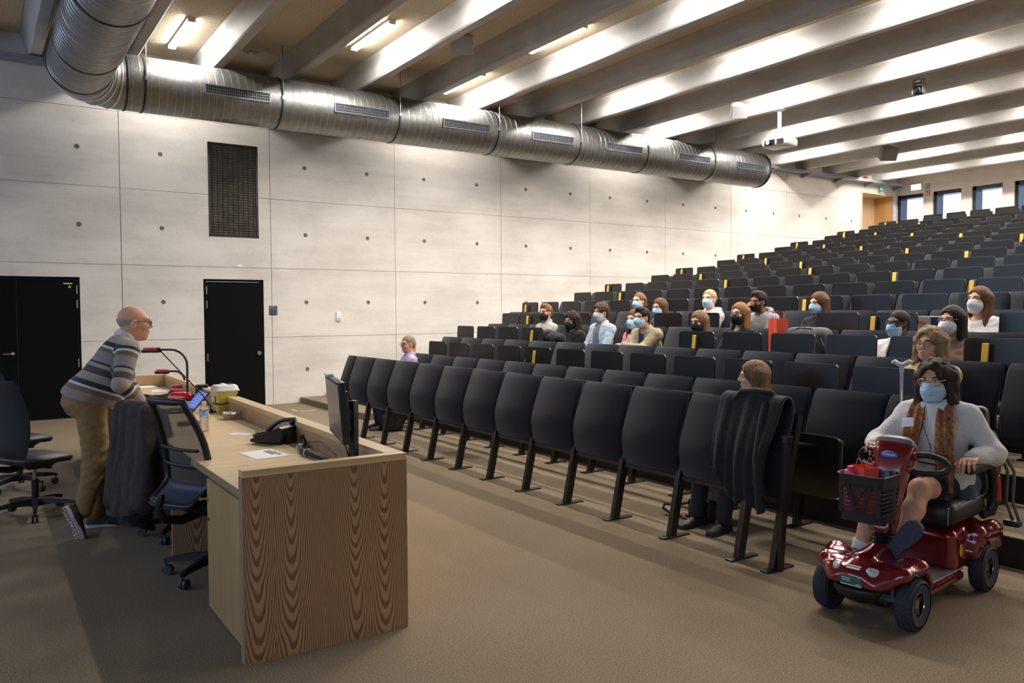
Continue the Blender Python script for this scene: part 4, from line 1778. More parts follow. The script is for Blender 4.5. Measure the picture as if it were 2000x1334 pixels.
def office_chair(label, x, y, rz, base_rot, kind, group):
    c = thing('office_chair', label, 'chair', (x, y, 0), math.radians(rz), group)
    hub = MB()
    hub.lathe([(0.045, 0.075), (0.05, 0.085), (0.045, 0.135), (0.03, 0.14)], 18)
    hub.build('base_hub', m_plast, c)
    for q in range(5):
        a = math.radians(base_rot + 72 * q)
        d = np.array((math.cos(a), math.sin(a), 0))
        s = np.array((-d[1], d[0], 0))
        b = MB()
        rings = []
        for r_, zz, w, h in ((0.03, 0.108, 0.026, 0.030), (0.14, 0.112, 0.021, 0.022), (0.26, 0.098, 0.015, 0.015), (0.315, 0.088, 0.012, 0.012)):
            p = d * r_ + np.array((0, 0, zz))
            rings.append([p + s * w + np.array((0, 0, -h)), p + s * w * 0.7 + np.array((0, 0, h)), p - s * w * 0.7 + np.array((0, 0, h)), p - s * w + np.array((0, 0, -h))])
        b.loft(rings)
        lg = b.build('base_leg', m_plast, c, smooth=40)
        p = d * 0.305
        b = MB()
        b.cyl(p + np.array((0, 0, 0.05)), p + np.array((0, 0, 0.098)), 0.008, n=8)
        for e in (-1, 1):
            o_ = p + s * e * 0.014 - d * 0.012 + np.array((0, 0, 0.03))
            b.cyl(o_ - s * 0.009, o_ + s * 0.009, 0.029, n=16)
        b.build('caster', m_tire if q % 2 == 0 else m_plast, lg, smooth=40)
    b = MB()
    b.cyl((0, 0, 0.13), (0, 0, 0.29), 0.027, n=16)
    b.build('column_sleeve', m_plast, c)
    b = MB()
    b.cyl((0, 0, 0.28), (0, 0, 0.39), 0.015, n=14)
    b.build('gas_piston', m_steel, c)
    b = MB()
    b.loft([[(-0.09, -0.06, 0.385), (0.08, -0.06, 0.375), (0.08, 0.06, 0.375), (-0.09, 0.06, 0.385)], [(-0.16, -0.12, 0.435), (0.15, -0.12, 0.435), (0.15, 0.12, 0.435), (-0.16, 0.12, 0.435)]])
    b.cyl((0.0, -0.09, 0.405), (0.0, -0.17, 0.40), 0.008, n=8)
    b.rbox((-0.02, -0.20, 0.392), (0.02, -0.165, 0.408), 0.005)
    b.build('tilt_mechanism', m_plast, c, smooth=30)
    b = MB()
    b.loft(superpad(0.50, 0.49, 0.435, 0.497))
    b.build('seat', m_vinyl if kind == 'pad' else M('seat_navy', (24, 26, 34), 0.8, n=(200, 0.2)), c, smooth=60)
    # curved backrest: grid of the back surface, local u across (y), v up
    nu, nv = 17, 22
    hb_, zb, zt = 0.225, 0.50, (0.955 if x > 1.22 else 1.11)

    def bp(u, v, off):
        w = hb_ * (0.86 + 0.16 * math.sin(PI * min(1, v * 1.1)) - 0.08 * v)
        z_ = zb + (zt - zb) * v
        x_ = -0.235 - 0.045 * math.sin(PI * (v * 0.9)) * -1 - (0.07 if kind == 'pad' else 0.13) * v ** 1.6 + 0.045 * u * u
        if kind == 'mesh' and v < 0.14:
            x_ += -0.10 * (0.14 - v) / 0.14
        return np.array((x_ + off, w * u, z_))
    if kind == 'pad':
        b = MB()
        F = [[bp(-1 + 2 * i / (nu - 1), j / (nv - 1), 0.03 * (1 - (2 * i / (nu - 1) - 1) ** 8) * (1 - (2 * j / (nv - 1) - 1) ** 12)) for i in range(nu)] for j in range(nv)]
        K = [[bp(-1 + 2 * i / (nu - 1), j / (nv - 1), -0.03 * (1 - (2 * i / (nu - 1) - 1) ** 8) * (1 - (2 * j / (nv - 1) - 1) ** 12)) for i in range(nu)] for j in range(nv)]
        b.grid(F)
        b.grid(K)
        b.build('backrest', m_weave, c, smooth=60)
    else:
        P = []
        for i in range(13):
            P.append(bp(-1 + 2 * i / 12, 1.0, 0))
        for j in range(1, 12):
            P.append(bp(1, 1 - j / 12, 0))
        for i in range(13):
            P.append(bp(1 - 2 * i / 12, 0.0, 0))
        for j in range(1, 12):
            P.append(bp(-1, j / 12, 0))
        b = MB()
        b.tube(P, 0.021, 10, closed=True)
        fr = b.build('back_frame', m_plast, c, smooth=60)
        b = MB()
        b.grid([[bp(-0.97 + 1.94 * i / (nu - 1), 0.02 + 0.96 * j / (nv - 1), 0.012) for i in range(nu)] for j in range(nv)])
        b.build('back_mesh', m_mesh, c, smooth=180)
        for v in (0.36, 0.52):
            b = MB()
            b.tube([bp(-0.86 + 1.72 * i / 8, v, -0.022) for i in range(9)], 0.010, 8)
            b.build('lumbar_bar', m_plast, fr, smooth=60)
        b = MB()
        b.grid([[bp(-1 + 2 * i / (nu - 1), -0.02 + 0.2 * j / 6, -0.006 - 0.01 * (j == 0)) for i in range(nu)] for j in range(7)])
        b.grid([[bp(-1 + 2 * i / (nu - 1), -0.02 + 0.2 * j / 6, 0.006) for i in range(nu)] for j in range(7)])
        b.build('back_scoop', M('chair_scoop', (40, 46, 66), 0.5), c, smooth=60)
    b = MB()
    b.tube([(-0.05, 0, 0.415), (-0.20, 0, 0.40), (-0.30, 0, 0.42), (-0.335, 0, 0.50), (-0.325, 0, 0.62)] if kind == 'pad' else
           [(-0.05, 0, 0.415), (-0.22, 0, 0.385), (-0.33, 0, 0.41), (-0.365, 0, 0.47), (-0.345, 0, 0.56)], [0.03, 0.028, 0.026, 0.024, 0.02], 10)
    b.build('back_support', m_plast, c, smooth=60)
    return c


office_chair('black office chair with smooth vinyl seat at the left edge, the nearer of two', 0.36, 7.50, 30, 20, 'pad', 'office chairs behind the desk')
office_chair('black office chair half hidden behind the other one at the left edge', 0.30, 8.72, 30, -16, 'pad', 'office chairs behind the desk')
office_chair('black office chair with grey mesh back pulled up to the near end of the desk', 1.20, 5.14, 20, 200, 'mesh', 'office chairs behind the desk')
office_chair('black office chair under the dark brown jacket, its base showing below', 1.24, 6.22, 16, 215, 'mesh', 'office chairs behind the desk')

# ================================================================== PEOPLE: implicit-surface body builder
class SG:
    """signed distance grid with soft unions, meshed by surface nets"""

    def __init__(s, lo, hi, h):
        s.ax = [np.arange(lo[i], hi[i] + h, h, dtype=np.float32) for i in range(3)]
        s.h = h
        s.D = np.full([len(a) for a in s.ax], 0.3, np.float32)

    def _win(s, lo, hi):
        sl = []
        for i in range(3):
            a = int(np.searchsorted(s.ax[i], lo[i]))
            b = int(np.searchsorted(s.ax[i], hi[i]))
            a, b = max(0, a), min(len(s.ax[i]), b)
            if b <= a:
                return None
            sl.append(slice(a, b))
        X = s.ax[0][sl[0]][:, None, None]
        Y = s.ax[1][sl[1]][None, :, None]
        Z = s.ax[2][sl[2]][None, None, :]
        return tuple(sl), X, Y, Z

    def _mix(s, sl, d, k, mode):
        A = s.D[sl]
        if mode == 'u':
            h = np.maximum(k - np.abs(A - d), 0) / k
            s.D[sl] = np.minimum(A, d) - h * h * k * 0.25
        elif mode == 's':
            d = -d
            h = np.maximum(k - np.abs(A - d), 0) / k
            s.D[sl] = np.maximum(A, d) + h * h * k * 0.25
        elif mode == 'i':
            s.D[sl] = np.maximum(A, d)

    def cone(s, a, b, ra, rb, k=0.03, mode='u'):
        a = np.asarray(a, float)
        b = np.asarray(b, float)
        m = max(ra, rb) + k + 3 * s.h
        w = s._win(np.minimum(a, b) - m, np.maximum(a, b) + m)
        if w is None:
            return s
        sl, X, Y, Z = w
        d = b - a
        L2 = float(d @ d) + 1e-9
        t = np.clip(((X - a[0]) * d[0] + (Y - a[1]) * d[1] + (Z - a[2]) * d[2]) / L2, 0, 1)
        q = np.sqrt((X - a[0] - t * d[0]) ** 2 + (Y - a[1] - t * d[1]) ** 2 + (Z - a[2] - t * d[2]) ** 2) - (ra + (rb - ra) * t)
        s._mix(sl, q, k, mode)
        return s

    def ell(s, c, r, R=None, k=0.03, mode='u'):
        c = np.asarray(c, float)
        r = np.asarray(r, float)
        m = r.max() + k + 3 * s.h
        w = s._win(c - m, c + m)
        if w is None:
            return s
        sl, X, Y, Z = w
        x, y, z = X - c[0], Y - c[1], Z - c[2]
        if R is not None:
            R = np.asarray(R)
            x, y, z = (R[0, 0] * x + R[1, 0] * y + R[2, 0] * z, R[0, 1] * x + R[1, 1] * y + R[2, 1] * z, R[0, 2] * x + R[1, 2] * y + R[2, 2] * z)
        k0 = np.sqrt((x / r[0]) ** 2 + (y / r[1]) ** 2 + (z / r[2]) ** 2)
        k1 = np.sqrt((x / r[0] ** 2) ** 2 + (y / r[1] ** 2) ** 2 + (z / r[2] ** 2) ** 2) + 1e-6
        s._mix(sl, k0 * (k0 - 1) / k1, k, mode)
        return s

    def rbox(s, c, hf, rad, R=None, k=0.02, mode='u'):
        c = np.asarray(c, float)
        hf = np.asarray(hf, float)
        m = np.linalg.norm(hf) + rad + k + 3 * s.h
        w = s._win(c - m, c + m)
        if w is None:
            return s
        sl, X, Y, Z = w
        x, y, z = X - c[0] + 0 * Y + 0 * Z, Y - c[1] + 0 * X + 0 * Z, Z - c[2] + 0 * X + 0 * Y
        if R is not None:
            R = np.asarray(R)
            x, y, z = (R[0, 0] * x + R[1, 0] * y + R[2, 0] * z, R[0, 1] * x + R[1, 1] * y + R[2, 1] * z, R[0, 2] * x + R[1, 2] * y + R[2, 2] * z)
        q = [np.abs(v) - (hf[i] - rad) for i, v in enumerate((x, y, z))]
        o = np.sqrt(sum(np.maximum(v, 0) ** 2 for v in q))
        d = o + np.minimum(np.maximum(np.maximum(q[0], q[1]), q[2]), 0) - rad
        s._mix(sl, d, k, mode)
        return s

    def plane(s, n, d):
        """keep the side where p.n < d"""
        X, Y, Z = s.ax[0][:, None, None], s.ax[1][None, :, None], s.ax[2][None, None, :]
        s.D = np.maximum(s.D, X * n[0] + Y * n[1] + Z * n[2] - d)
        return s

    def noise(s, amp, f, ph=0.0):
        X, Y, Z = s.ax[0][:, None, None], s.ax[1][None, :, None], s.ax[2][None, None, :]
        s.D = s.D + amp * (np.sin(f[0] * X + ph + 1.7 * np.sin(f[2] * 0.6 * Z)) * np.sin(f[1] * Y + 2 * ph + 1.3 * np.sin(f[0] * 0.5 * X)) * np.sin(f[2] * Z + 0.7 * ph + np.sin(f[1] * 0.7 * Y))).astype(np.float32)
        return s

    def nets(s):
        D = s.D
        D[0], D[-1] = np.maximum(D[0], 1e-3), np.maximum(D[-1], 1e-3)
        D[:, 0], D[:, -1] = np.maximum(D[:, 0], 1e-3), np.maximum(D[:, -1], 1e-3)
        D[:, :, 0], D[:, :, -1] = np.maximum(D[:, :, 0], 1e-3), np.maximum(D[:, :, -1], 1e-3)
        S = D < 0
        n = np.array(D.shape) - 1
        cnt = np.zeros(n, np.int8)
        cs = [(i, j, k) for i in (0, 1) for j in (0, 1) for k in (0, 1)]
        for (i, j, k) in cs:
            cnt += S[i:i + n[0], j:j + n[1], k:k + n[2]]
        mk = (cnt > 0) & (cnt < 8)
        I = np.argwhere(mk)
        if len(I) == 0:
            return np.zeros((0, 3)), []
        idx = np.full(n, -1, np.int64)
        idx[mk] = np.arange(len(I))
        P = np.zeros((len(I), 3))
        W = np.zeros(len(I))
        for a in cs:
            for ax in range(3):
                if a[ax]:
                    continue
                b = list(a)
                b[ax] = 1
                da = D[I[:, 0] + a[0], I[:, 1] + a[1], I[:, 2] + a[2]]
                db = D[I[:, 0] + b[0], I[:, 1] + b[1], I[:, 2] + b[2]]
                c = (da < 0) != (db < 0)
                t = np.where(c, da / (da - db + 1e-12), 0)
                off = np.array(a, float)[None, :].repeat(len(I), 0)
                off[:, ax] += t
                P += off * c[:, None]
                W += c
        P = P / W[:, None] + I
        V = np.stack([s.ax[i][0] + P[:, i] * s.h for i in range(3)], 1)
        F = []
        for ax in range(3):
            o = [i for i in range(3) if i != ax]
            sl0 = [slice(None)] * 3
            sl1 = [slice(None)] * 3
            sl0[ax], sl1[ax] = slice(0, -1), slice(1, None)
            A, B = S[tuple(sl0)], S[tuple(sl1)]
            E = np.argwhere(A != B)
            E = E[(E[:, o[0]] > 0) & (E[:, o[1]] > 0) & (E[:, o[0]] < n[o[0]]) & (E[:, o[1]] < n[o[1]])]
            if len(E) == 0:
                continue
            fl = A[E[:, 0], E[:, 1], E[:, 2]]
            q = []
            for (u, v) in ((0, 0), (1, 0), (1, 1), (0, 1)):
                C = E.copy()
                C[:, o[0]] -= u
                C[:, o[1]] -= v
                q.append(idx[C[:, 0], C[:, 1], C[:, 2]])
            Q = np.stack(q, 1)
            if ax == 1:
                fl = ~fl
            Q[fl] = Q[fl][:, ::-1]
            F.append(Q)
        F = np.vstack(F)
        return V, F


def nmesh(name, parts, mats, attr=None):
    """parts: list of (V, F, material index) -> one mesh"""
    V = np.vstack([p[0] for p in parts])
    k = 0
    idx = []
    tot = []
    mi = []
    for v, f, m in parts:
        if len(f):
            if isinstance(f, np.ndarray):
                idx.append((f + k).ravel())
                tot.append(np.full(len(f), f.shape[1]))
                mi.append(np.full(len(f), m))
            else:
                for q in f:
                    idx.append(np.array(q) + k)
                    tot.append(np.array([len(q)]))
                    mi.append(np.array([m]))
        k += len(v)
    idx = np.concatenate(idx).astype(np.int32)
    tot = np.concatenate(tot).astype(np.int32)
    mi = np.concatenate(mi).astype(np.int32)
    me = bpy.data.meshes.new(name)
    me.vertices.add(len(V))
    me.vertices.foreach_set('co', V.astype(np.float32).ravel())
    me.loops.add(len(idx))
    me.loops.foreach_set('vertex_index', idx)
    me.polygons.add(len(tot))
    me.polygons.foreach_set('loop_start', np.concatenate([[0], np.cumsum(tot)[:-1]]).astype(np.int32))
    for q in mats if isinstance(mats, (list, tuple)) else [mats]:
        me.materials.append(q)
    me.polygons.foreach_set('material_index', mi)
    me.polygons.foreach_set('use_smooth', np.ones(len(tot), bool))
    me.update(calc_edges=True)
    me.validate()
    if attr is not None:
        at = me.attributes.new(attr[0], 'FLOAT', 'POINT')
        at.data.foreach_set('value', np.asarray(attr[1], np.float32))
    return me


def nobj(name, parts, mats, parent, attr=None):
    o = bpy.data.objects.new(name, nmesh(name, parts, mats, attr))
    COL.objects.link(o)
    o.parent = parent
    return o


def mbparts(b, m=0):
    return (np.vstack(b.v), b.f, m)


def unit(v):
    v = np.asarray(v, float)
    return v / (np.linalg.norm(v) + 1e-12)


def ik(a, c, l1, l2, hint):
    """elbow/knee position between a and c"""
    a, c, hint = np.asarray(a, float), np.asarray(c, float), np.asarray(hint, float)
    d = c - a
    L = np.linalg.norm(d)
    L = min(L, (l1 + l2) * 0.999)
    d = unit(d)
    x = (l1 * l1 - l2 * l2 + L * L) / (2 * L)
    h = math.sqrt(max(l1 * l1 - x * x, 0))
    n = hint - d * (hint @ d)
    return a + d * x + unit(n) * h, a + d * L


# ---- head in its own frame: face looks along +x, crown +z, origin between the ears
HEADCACHE = {}


def head_grid(neck_to, female, h=0.0055, nr=0.055):
    """returns V,F of head with neck reaching to neck_to (head frame)"""
    g = SG((-0.16, -0.13, min(-0.20, neck_to[2] - 0.03)), (0.16, 0.13, 0.15), h)
    f = 0.95 if female else 1.0
    g.ell((-0.012, 0, 0.032), (0.098, 0.078 * f, 0.088), k=0.02)
    g.ell((0.024, 0, -0.035), (0.068, 0.058 * f, 0.082), k=0.045)
    g.ell((0.030, 0, -0.075), (0.052, 0.046 * f, 0.042), k=0.04)
    g.ell((0.064, 0, -0.098), (0.022, 0.020, 0.016), k=0.03)
    for s in (-1, 1):
        g.cone((0.086, s * 0.014, 0.026), (0.078, s * 0.045, 0.030), 0.010, 0.010, k=0.025)
        g.ell((0.066, s * 0.040, -0.026), (0.020, 0.018, 0.018), k=0.03)
        g.ell((0.096, s * 0.033, 0.006), (0.018, 0.017, 0.012), k=0.02, mode='s')
    for s in (-1, 1):
        g.ell((0.079, s * 0.032, 0.005), (0.0125, 0.0155, 0.0115), k=0.008)
        g.ell((-0.006, s * 0.080 * f, -0.008), (0.020, 0.009, 0.031), R=rotm('Z', s * 0.35), k=0.008)
        g.ell((0.002, s * 0.087 * f, -0.006), (0.010, 0.006, 0.018), k=0.006, mode='s')
    g.cone((0.092, 0, 0.016), (0.112, 0, -0.020), 0.009, 0.0125, k=0.018)
    for s in (-1, 1):
        g.ell((0.100, s * 0.013, -0.027), (0.012, 0.009, 0.008), k=0.008)
    g.ell((0.088, 0, -0.056), (0.013, 0.025, 0.0075), k=0.012)
    g.ell((0.086, 0, -0.067), (0.013, 0.021, 0.0080), k=0.010)
    g.cone((-0.022, 0, -0.055), neck_to, nr, nr * 1.05, k=0.035)
    return g.nets()


HAIRN = [0]


def hair_mesh(style, female, h=0.0065):
    key = (style, female)
    if key in HEADCACHE:
        return HEADCACHE[key]
    L = {'short': -0.12, 'bald': -0.1, 'crop': -0.12, 'quiff': -0.12, 'curly_short': -0.13, 'bun': -0.12, 'pony': -0.2, 'bob': -0.21, 'long': -0.34, 'curly_long': -0.36, 'wavy': -0.27}[style]
    g = SG((-0.21, -0.19, L - 0.03), (0.15, 0.19, 0.19), h)
    f = 0.95 if female else 1.0
    big = {'short': 0.012, 'bald': 0.004, 'crop': 0.006, 'quiff': 0.014, 'curly_short': 0.026, 'bun': 0.010, 'pony': 0.010, 'bob': 0.018, 'long': 0.016, 'curly_long': 0.026, 'wavy': 0.024}[style]
    g.ell((-0.014, 0, 0.034), (0.098 + big, 0.078 * f + big, 0.088 + big), k=0.01)
    if style == 'quiff':
        g.ell((0.035, 0, 0.108), (0.055, 0.055, 0.030), k=0.03)
    if style in ('short', 'quiff', 'crop', 'curly_short'):
        g.ell((-0.045, 0, -0.02), (0.062 + big, 0.066 + big * 0.7, 0.075), k=0.03)
    if style in ('bob', 'long', 'curly_long', 'wavy', 'pony'):
        zl = {'bob': -0.15, 'wavy': -0.20, 'long': -0.29, 'curly_long': -0.29, 'pony': -0.06}[style]
        rr = {'bob': 0.045, 'wavy': 0.055, 'long': 0.042, 'curly_long': 0.062, 'pony': 0.03}[style]
        for s in (-1, 1):
            g.cone((-0.015, s * 0.072, 0.03), (0.0 if style != 'long' else 0.02, s * 0.088, zl), rr * 0.75, rr * 0.72, k=0.04)
            g.cone((-0.05, s * 0.06, 0.02), (-0.055, s * 0.075, zl), rr, rr * 0.85, k=0.04)
        g.cone((-0.07, 0, 0.02), (-0.085, 0, zl), rr * 1.2, rr, k=0.04)
    if style == 'bun':
        g.ell((-0.05, 0, -0.005), (0.062, 0.068, 0.07), k=0.03)
        g.ell((-0.135, 0, 0.02), (0.038, 0.04, 0.038), k=0.012)
    if style == 'pony':
        g.cone((-0.11, 0, 0.05), (-0.14, 0, -0.13), 0.032, 0.02, k=0.03)
    # carve the face, ears stay free on short cuts
    fx = 0.105
    if style == 'bald':
        g.plane((0, 0, 1), 0.028)
        g.plane((0, 0, -1), 0.075)
        g.plane((1, 0, 0.0), 0.002)
        g.cone((-0.006, 0.12, -0.008), (-0.006, -0.12, -0.008), 0.024, 0.024, k=0.01, mode='s')
    else:
        hl = {'short': 0.074, 'crop': 0.076, 'quiff': 0.080, 'curly_short': 0.070, 'bun': 0.088, 'pony': 0.084}.get(style, 0.080)
        wf = 0.062 if style in ('bob', 'long', 'curly_long', 'wavy') else 0.078
        g.ell((fx, 0, hl - 0.135), (0.090, wf, 0.135), k=0.012, mode='s')
        g.ell((fx + 0.02, 0, -0.12), (0.115, wf * 0.98, 0.13), k=0.012, mode='s')
        if style in ('short', 'crop', 'quiff', 'curly_short', 'bun', 'pony'):
            for s in (-1, 1):
                g.ell((0.022, s * 0.10, -0.045), (0.062, 0.045, 0.075), k=0.012, mode='s')
            g.cone((0.0, 0.13, -0.03), (0.0, -0.13, -0.03), 0.030, 0.030, k=0.012, mode='s')
            g.plane((-0.15, 0, -1), 0.088)
        else:
            # neck stays free inside the curtain of hair
            g.cone((0.01, 0, -0.09), (0.03, 0, -0.40), 0.060, 0.066, k=0.02, mode='s')
    am, fr = {'curly_short': (0.008, (95, 95, 95)), 'curly_long': (0.010, (80, 80, 62)), 'wavy': (0.009, (70, 75, 42)), 'long': (0.003, (150, 150, 16)), 'bob': (0.003, (150, 150, 14)),
              'quiff': (0.003, (120, 120, 60))}.get(style, (0.002, (150, 150, 40)))
    HAIRN[0] += 1
    g.noise(am, fr, HAIRN[0] * 1.3)
    r = g.nets()
    HEADCACHE[key] = r
    return r


def mask_mesh(kind):
    key = ('mask', kind)
    if key in HEADCACHE:
        return HEADCACHE[key]
    g = SG((-0.02, -0.10, -0.15), (0.16, 0.10, 0.03), 0.0045)
    if kind == 'ffp':
        g.ell((0.048, 0, -0.052), (0.090, 0.071, 0.074), k=0.01)
        g.cone((0.11, 0, -0.01), (0.13, 0, -0.055), 0.016, 0.02, k=0.03)
        g.cone((0.13, 0, -0.055), (0.085, 0, -0.115), 0.02, 0.016, k=0.03)
    else:
        g.ell((0.034, 0, -0.050), (0.084, 0.0715, 0.080), k=0.01)
        g.cone((0.103, 0, -0.004), (0.120, 0, -0.045), 0.019, 0.024, k=0.035)
        g.ell((0.062, 0, -0.098), (0.040, 0.038, 0.032), k=0.03)
    g.plane((-1, 0, 0.12), -0.036)
    g.plane((0.30, 0, 1), 0.030)
    g.plane((0.28, 0, -1), 0.140 if kind != 'ffp' else 0.150)
    # pleats
    if kind == 'surgical':
        Z = g.ax[2][None, None, :]
        g.D = g.D + (0.0011 * np.sin(Z * 300)).astype(np.float32)
    r = g.nets()
    HEADCACHE[key] = r
    return r


def hand_mesh(side, curl=0.5, spread=0.10, h=0.0042, thumb=0.5):
    """hand frame: wrist at origin, fingers along +x, palm faces -z, thumb towards side*y"""
    key = ('hand', side, curl, spread, thumb)
    if key in HEADCACHE:
        return HEADCACHE[key]
    g = SG((-0.07, -0.085, -0.12), (0.22, 0.085, 0.06), h)
    g.cone((-0.06, 0, 0.004), (0.01, 0, 0.002), 0.025, 0.024, k=0.01)
    g.rbox((0.05, 0, 0), (0.045, 0.040, 0.013), 0.012, k=0.02)
    for q in range(4):
        y = side * (0.030 - 0.0195 * q)
        base = np.array((0.088 - 0.005 * abs(q - 1), y, 0.003))
        L = (0.072, 0.080, 0.074, 0.058)[q]
        a = side * spread * (1.2 - 0.8 * q)
        p = base
        th = curl * 0.55
        for k_, fr in enumerate((0.46, 0.30, 0.24)):
            d = np.array((math.cos(th) * math.cos(a), math.cos(th) * math.sin(a), -math.sin(th)))
            nx = p + d * L * fr
            g.cone(p, nx, 0.0092 - 0.0009 * k_, 0.0086 - 0.0009 * k_, k=0.006)
            p = nx
            th += curl * (0.85 if k_ == 0 else 0.55)
        g.ell(base, (0.012, 0.010, 0.011), k=0.008)
    p = np.array((0.018, side * 0.030, -0.004))
    q_ = p + np.array((0.036, side * 0.026 * (1.6 - thumb), -0.012))
    g.cone(p, q_, 0.015, 0.0115, k=0.014)
    r_ = q_ + np.array((0.034, side * 0.012 * (1.4 - 2 * thumb), -0.010))
    g.cone(q_, r_, 0.0108, 0.0085, k=0.006)
    res = g.nets()
    HEADCACHE[key] = res
    return res


def skin(name, col):
    if name in MATS:
        return MATS[name]
    m = M(name, col, 0.5, n=(35, 0.10), spec=0.35)
    b = m.node_tree.nodes['Principled BSDF']
    b.inputs['Subsurface Weight'].default_value = 0.0
    return m


def hairmat(name, col, col2, curl=False):
    if name in MATS:
        return MATS[name]
    m = bpy.data.materials.new(name)
    MATS[name] = m
    m.use_nodes = True
    N, L = nt(m)
    b = N['Principled BSDF']
    b.inputs['Roughness'].default_value = 0.62
    b.inputs['Specular IOR Level'].default_value = 0.18
    tc = N.new('ShaderNodeTexCoord')
    mp = N.new('ShaderNodeMapping')
    mp.inputs['Scale'].default_value = (60, 60, 7) if not curl else (46, 46, 30)
    L.new(tc.outputs['Object'], mp.inputs[0])
    t = N.new('ShaderNodeTexNoise')
    t.inputs['Scale'].default_value = 2.2
    t.inputs['Detail'].default_value = 4
    t.inputs['Distortion'].default_value = 0.6 if not curl else 2.5
    L.new(mp.outputs[0], t.inputs['Vector'])
    r = N.new('ShaderNodeValToRGB')
    r.color_ramp.elements[0].position = 0.33
    r.color_ramp.elements[1].position = 0.68
    r.color_ramp.elements[0].color = (*lin(col2), 1)
    r.color_ramp.elements[1].color = (*lin(col), 1)
    L.new(t.outputs['Fac'], r.inputs[0])
    L.new(r.outputs[0], b.inputs['Base Color'])
    bp = N.new('ShaderNodeBump')
    bp.inputs['Strength'].default_value = 0.7
    bp.inputs['Distance'].default_value = 0.006
    L.new(t.outputs['Fac'], bp.inputs['Height'])
    L.new(bp.outputs[0], b.inputs['Normal'])
    return m


m_eye = M('eye_white', (226, 222, 216), 0.25)
m_iris = M('eye_iris', (52, 36, 26), 0.15, spec=0.8)
m_lens = M('spectacle_lens', (240, 245, 250), 0.02, alpha=0.10, spec=0.7)
MASKM = {'surgical': M('mask_blue', (172, 208, 232), 0.8, n=(30, 0.04)), 'black': M('mask_black', (18, 18, 20), 0.85), 'white': M('mask_white', (222, 218, 220), 0.8),
         'grey': M('mask_grey', (188, 194, 200), 0.8), 'ffp': M('mask_ffp', (222, 216, 216), 0.8)}
m_maskin = M('mask_pale', (214, 226, 236), 0.8)


def xform(V, R, t):
    return V @ np.asarray(R).T + np.asarray(t)


def add_head(root, c, R, neck_base, sk, female=False, hair=None, hairm=None, mask=None, glasses=None, lips=(168, 96, 88), brow=(70, 50, 38), hs=1.0):
    """parts of a head; returns the skin pieces (in person space)"""
    R = np.asarray(R)
    c = np.asarray(c, float)
    nb = R.T @ (np.asarray(neck_base) - c) / hs
    V, F = head_grid(nb, female)
    piece = (xform(V * hs, R, c), F, 0)

    def put(b, name, mat, parent=root, sm=60):
        b.v = [xform(q * hs, R, c) for q in b.v]
        return b.build(name, mat, parent, smooth=sm)
    for s in (-1, 1):
        b = MB()
        b.sphere((0.0835, s * 0.0325, 0.005), (0.0105, 0.0135, 0.0075), 12, 8)
        e = put(b, 'eye', m_eye)
        b = MB()
        b.sphere((0.0905, s * 0.0325, 0.0045), (0.0045, 0.0058, 0.0062), 10, 6)
        put(b, 'iris', m_iris, e)
        b = MB()
        b.tube([(0.0985, s * 0.012, 0.024), (0.098, s * 0.026, 0.0305), (0.091, s * 0.042, 0.030), (0.080, s * 0.052, 0.024)], [0.003, 0.0042, 0.0038, 0.002], 6)
        put(b, 'eyebrow', M('brow_%d' % brow[0], brow, 0.8))
        # upper lid line
        b = MB()
        b.tube([(0.0885, s * 0.018, 0.0085), (0.0955, s * 0.030, 0.0125), (0.0905, s * 0.043, 0.0105), (0.082, s * 0.049, 0.006)], 0.0018, 5)
        put(b, 'eyelid', M('lash_dark', (38, 28, 26), 0.7))
    if mask is None:
        b = MB()
        b.tube([(0.088, -0.024, -0.0615), (0.0995, -0.010, -0.0595), (0.1005, 0, -0.061), (0.0995, 0.010, -0.0595), (0.088, 0.024, -0.0615)], [0.0015, 0.0035, 0.0035, 0.0035, 0.0015], 6)
        put(b, 'lips', M('lips_%d' % lips[0], lips, 0.45))
    if hair:
        hv, hf = hair_mesh(hair, female)
        nobj('hair', [(xform(hv * hs, R, c), hf, 0)], hairm, root)
    if mask:
        mv, mf = mask_mesh('ffp' if mask == 'ffp' else 'surgical' if mask == 'surgical' else 'cloth')
        mo = nobj('face_mask', [(xform(mv * hs, R, c), mf, 0)], MASKM[mask], root)
        for s in (-1, 1):
            b = MB()
            for z0 in (-0.012, -0.085):
                b.tube([(0.040, s * 0.066, z0), (0.012, s * 0.078, (z0 - 0.008) * 0.7), (-0.012, s * 0.083, 0.018 if z0 > -0.05 else -0.035)], 0.0016, 5)
            put(b, 'ear_loop', MASKM['black'] if mask == 'black' else m_maskin, mo)
    if glasses:
        gm_, rr, tint = glasses
        fr = MB()
        for s in (-1, 1):
            t_ = np.arange(20) * 2 * PI / 20
            P = np.stack([0.108 - 0.25 * (np.abs(0.034 + rr * np.cos(t_)) - 0.034), s * (0.034 + rr * np.cos(t_)), 0.002 + rr * 0.86 * np.sin(t_)], 1)
            fr.tube(P, 0.0022, 6, closed=True)
            fr.tube([(0.100, s * (0.034 + rr), 0.008), (0.075, s * 0.076, 0.012), (0.0, s * 0.083, 0.010), (-0.02, s * 0.080, -0.006)], 0.0020, 6)
        fr.tube([(0.112, -0.034 + rr, 0.006), (0.118, 0, 0.010), (0.112, 0.034 - rr, 0.006)], 0.0022, 6)
        go = put(fr, 'glasses', gm_)
        for s in (-1, 1):
            b = MB()
            t_ = np.arange(16) * 2 * PI / 16
            P = np.stack([0.108 - 0.25 * (np.abs(0.034 + rr * np.cos(t_)) - 0.034), s * (0.034 + rr * np.cos(t_)), 0.002 + rr * 0.86 * np.sin(t_)], 1)
            b.add(P, [tuple(range(16))])
            put(b, 'lens', m_lens, go)
    return piece


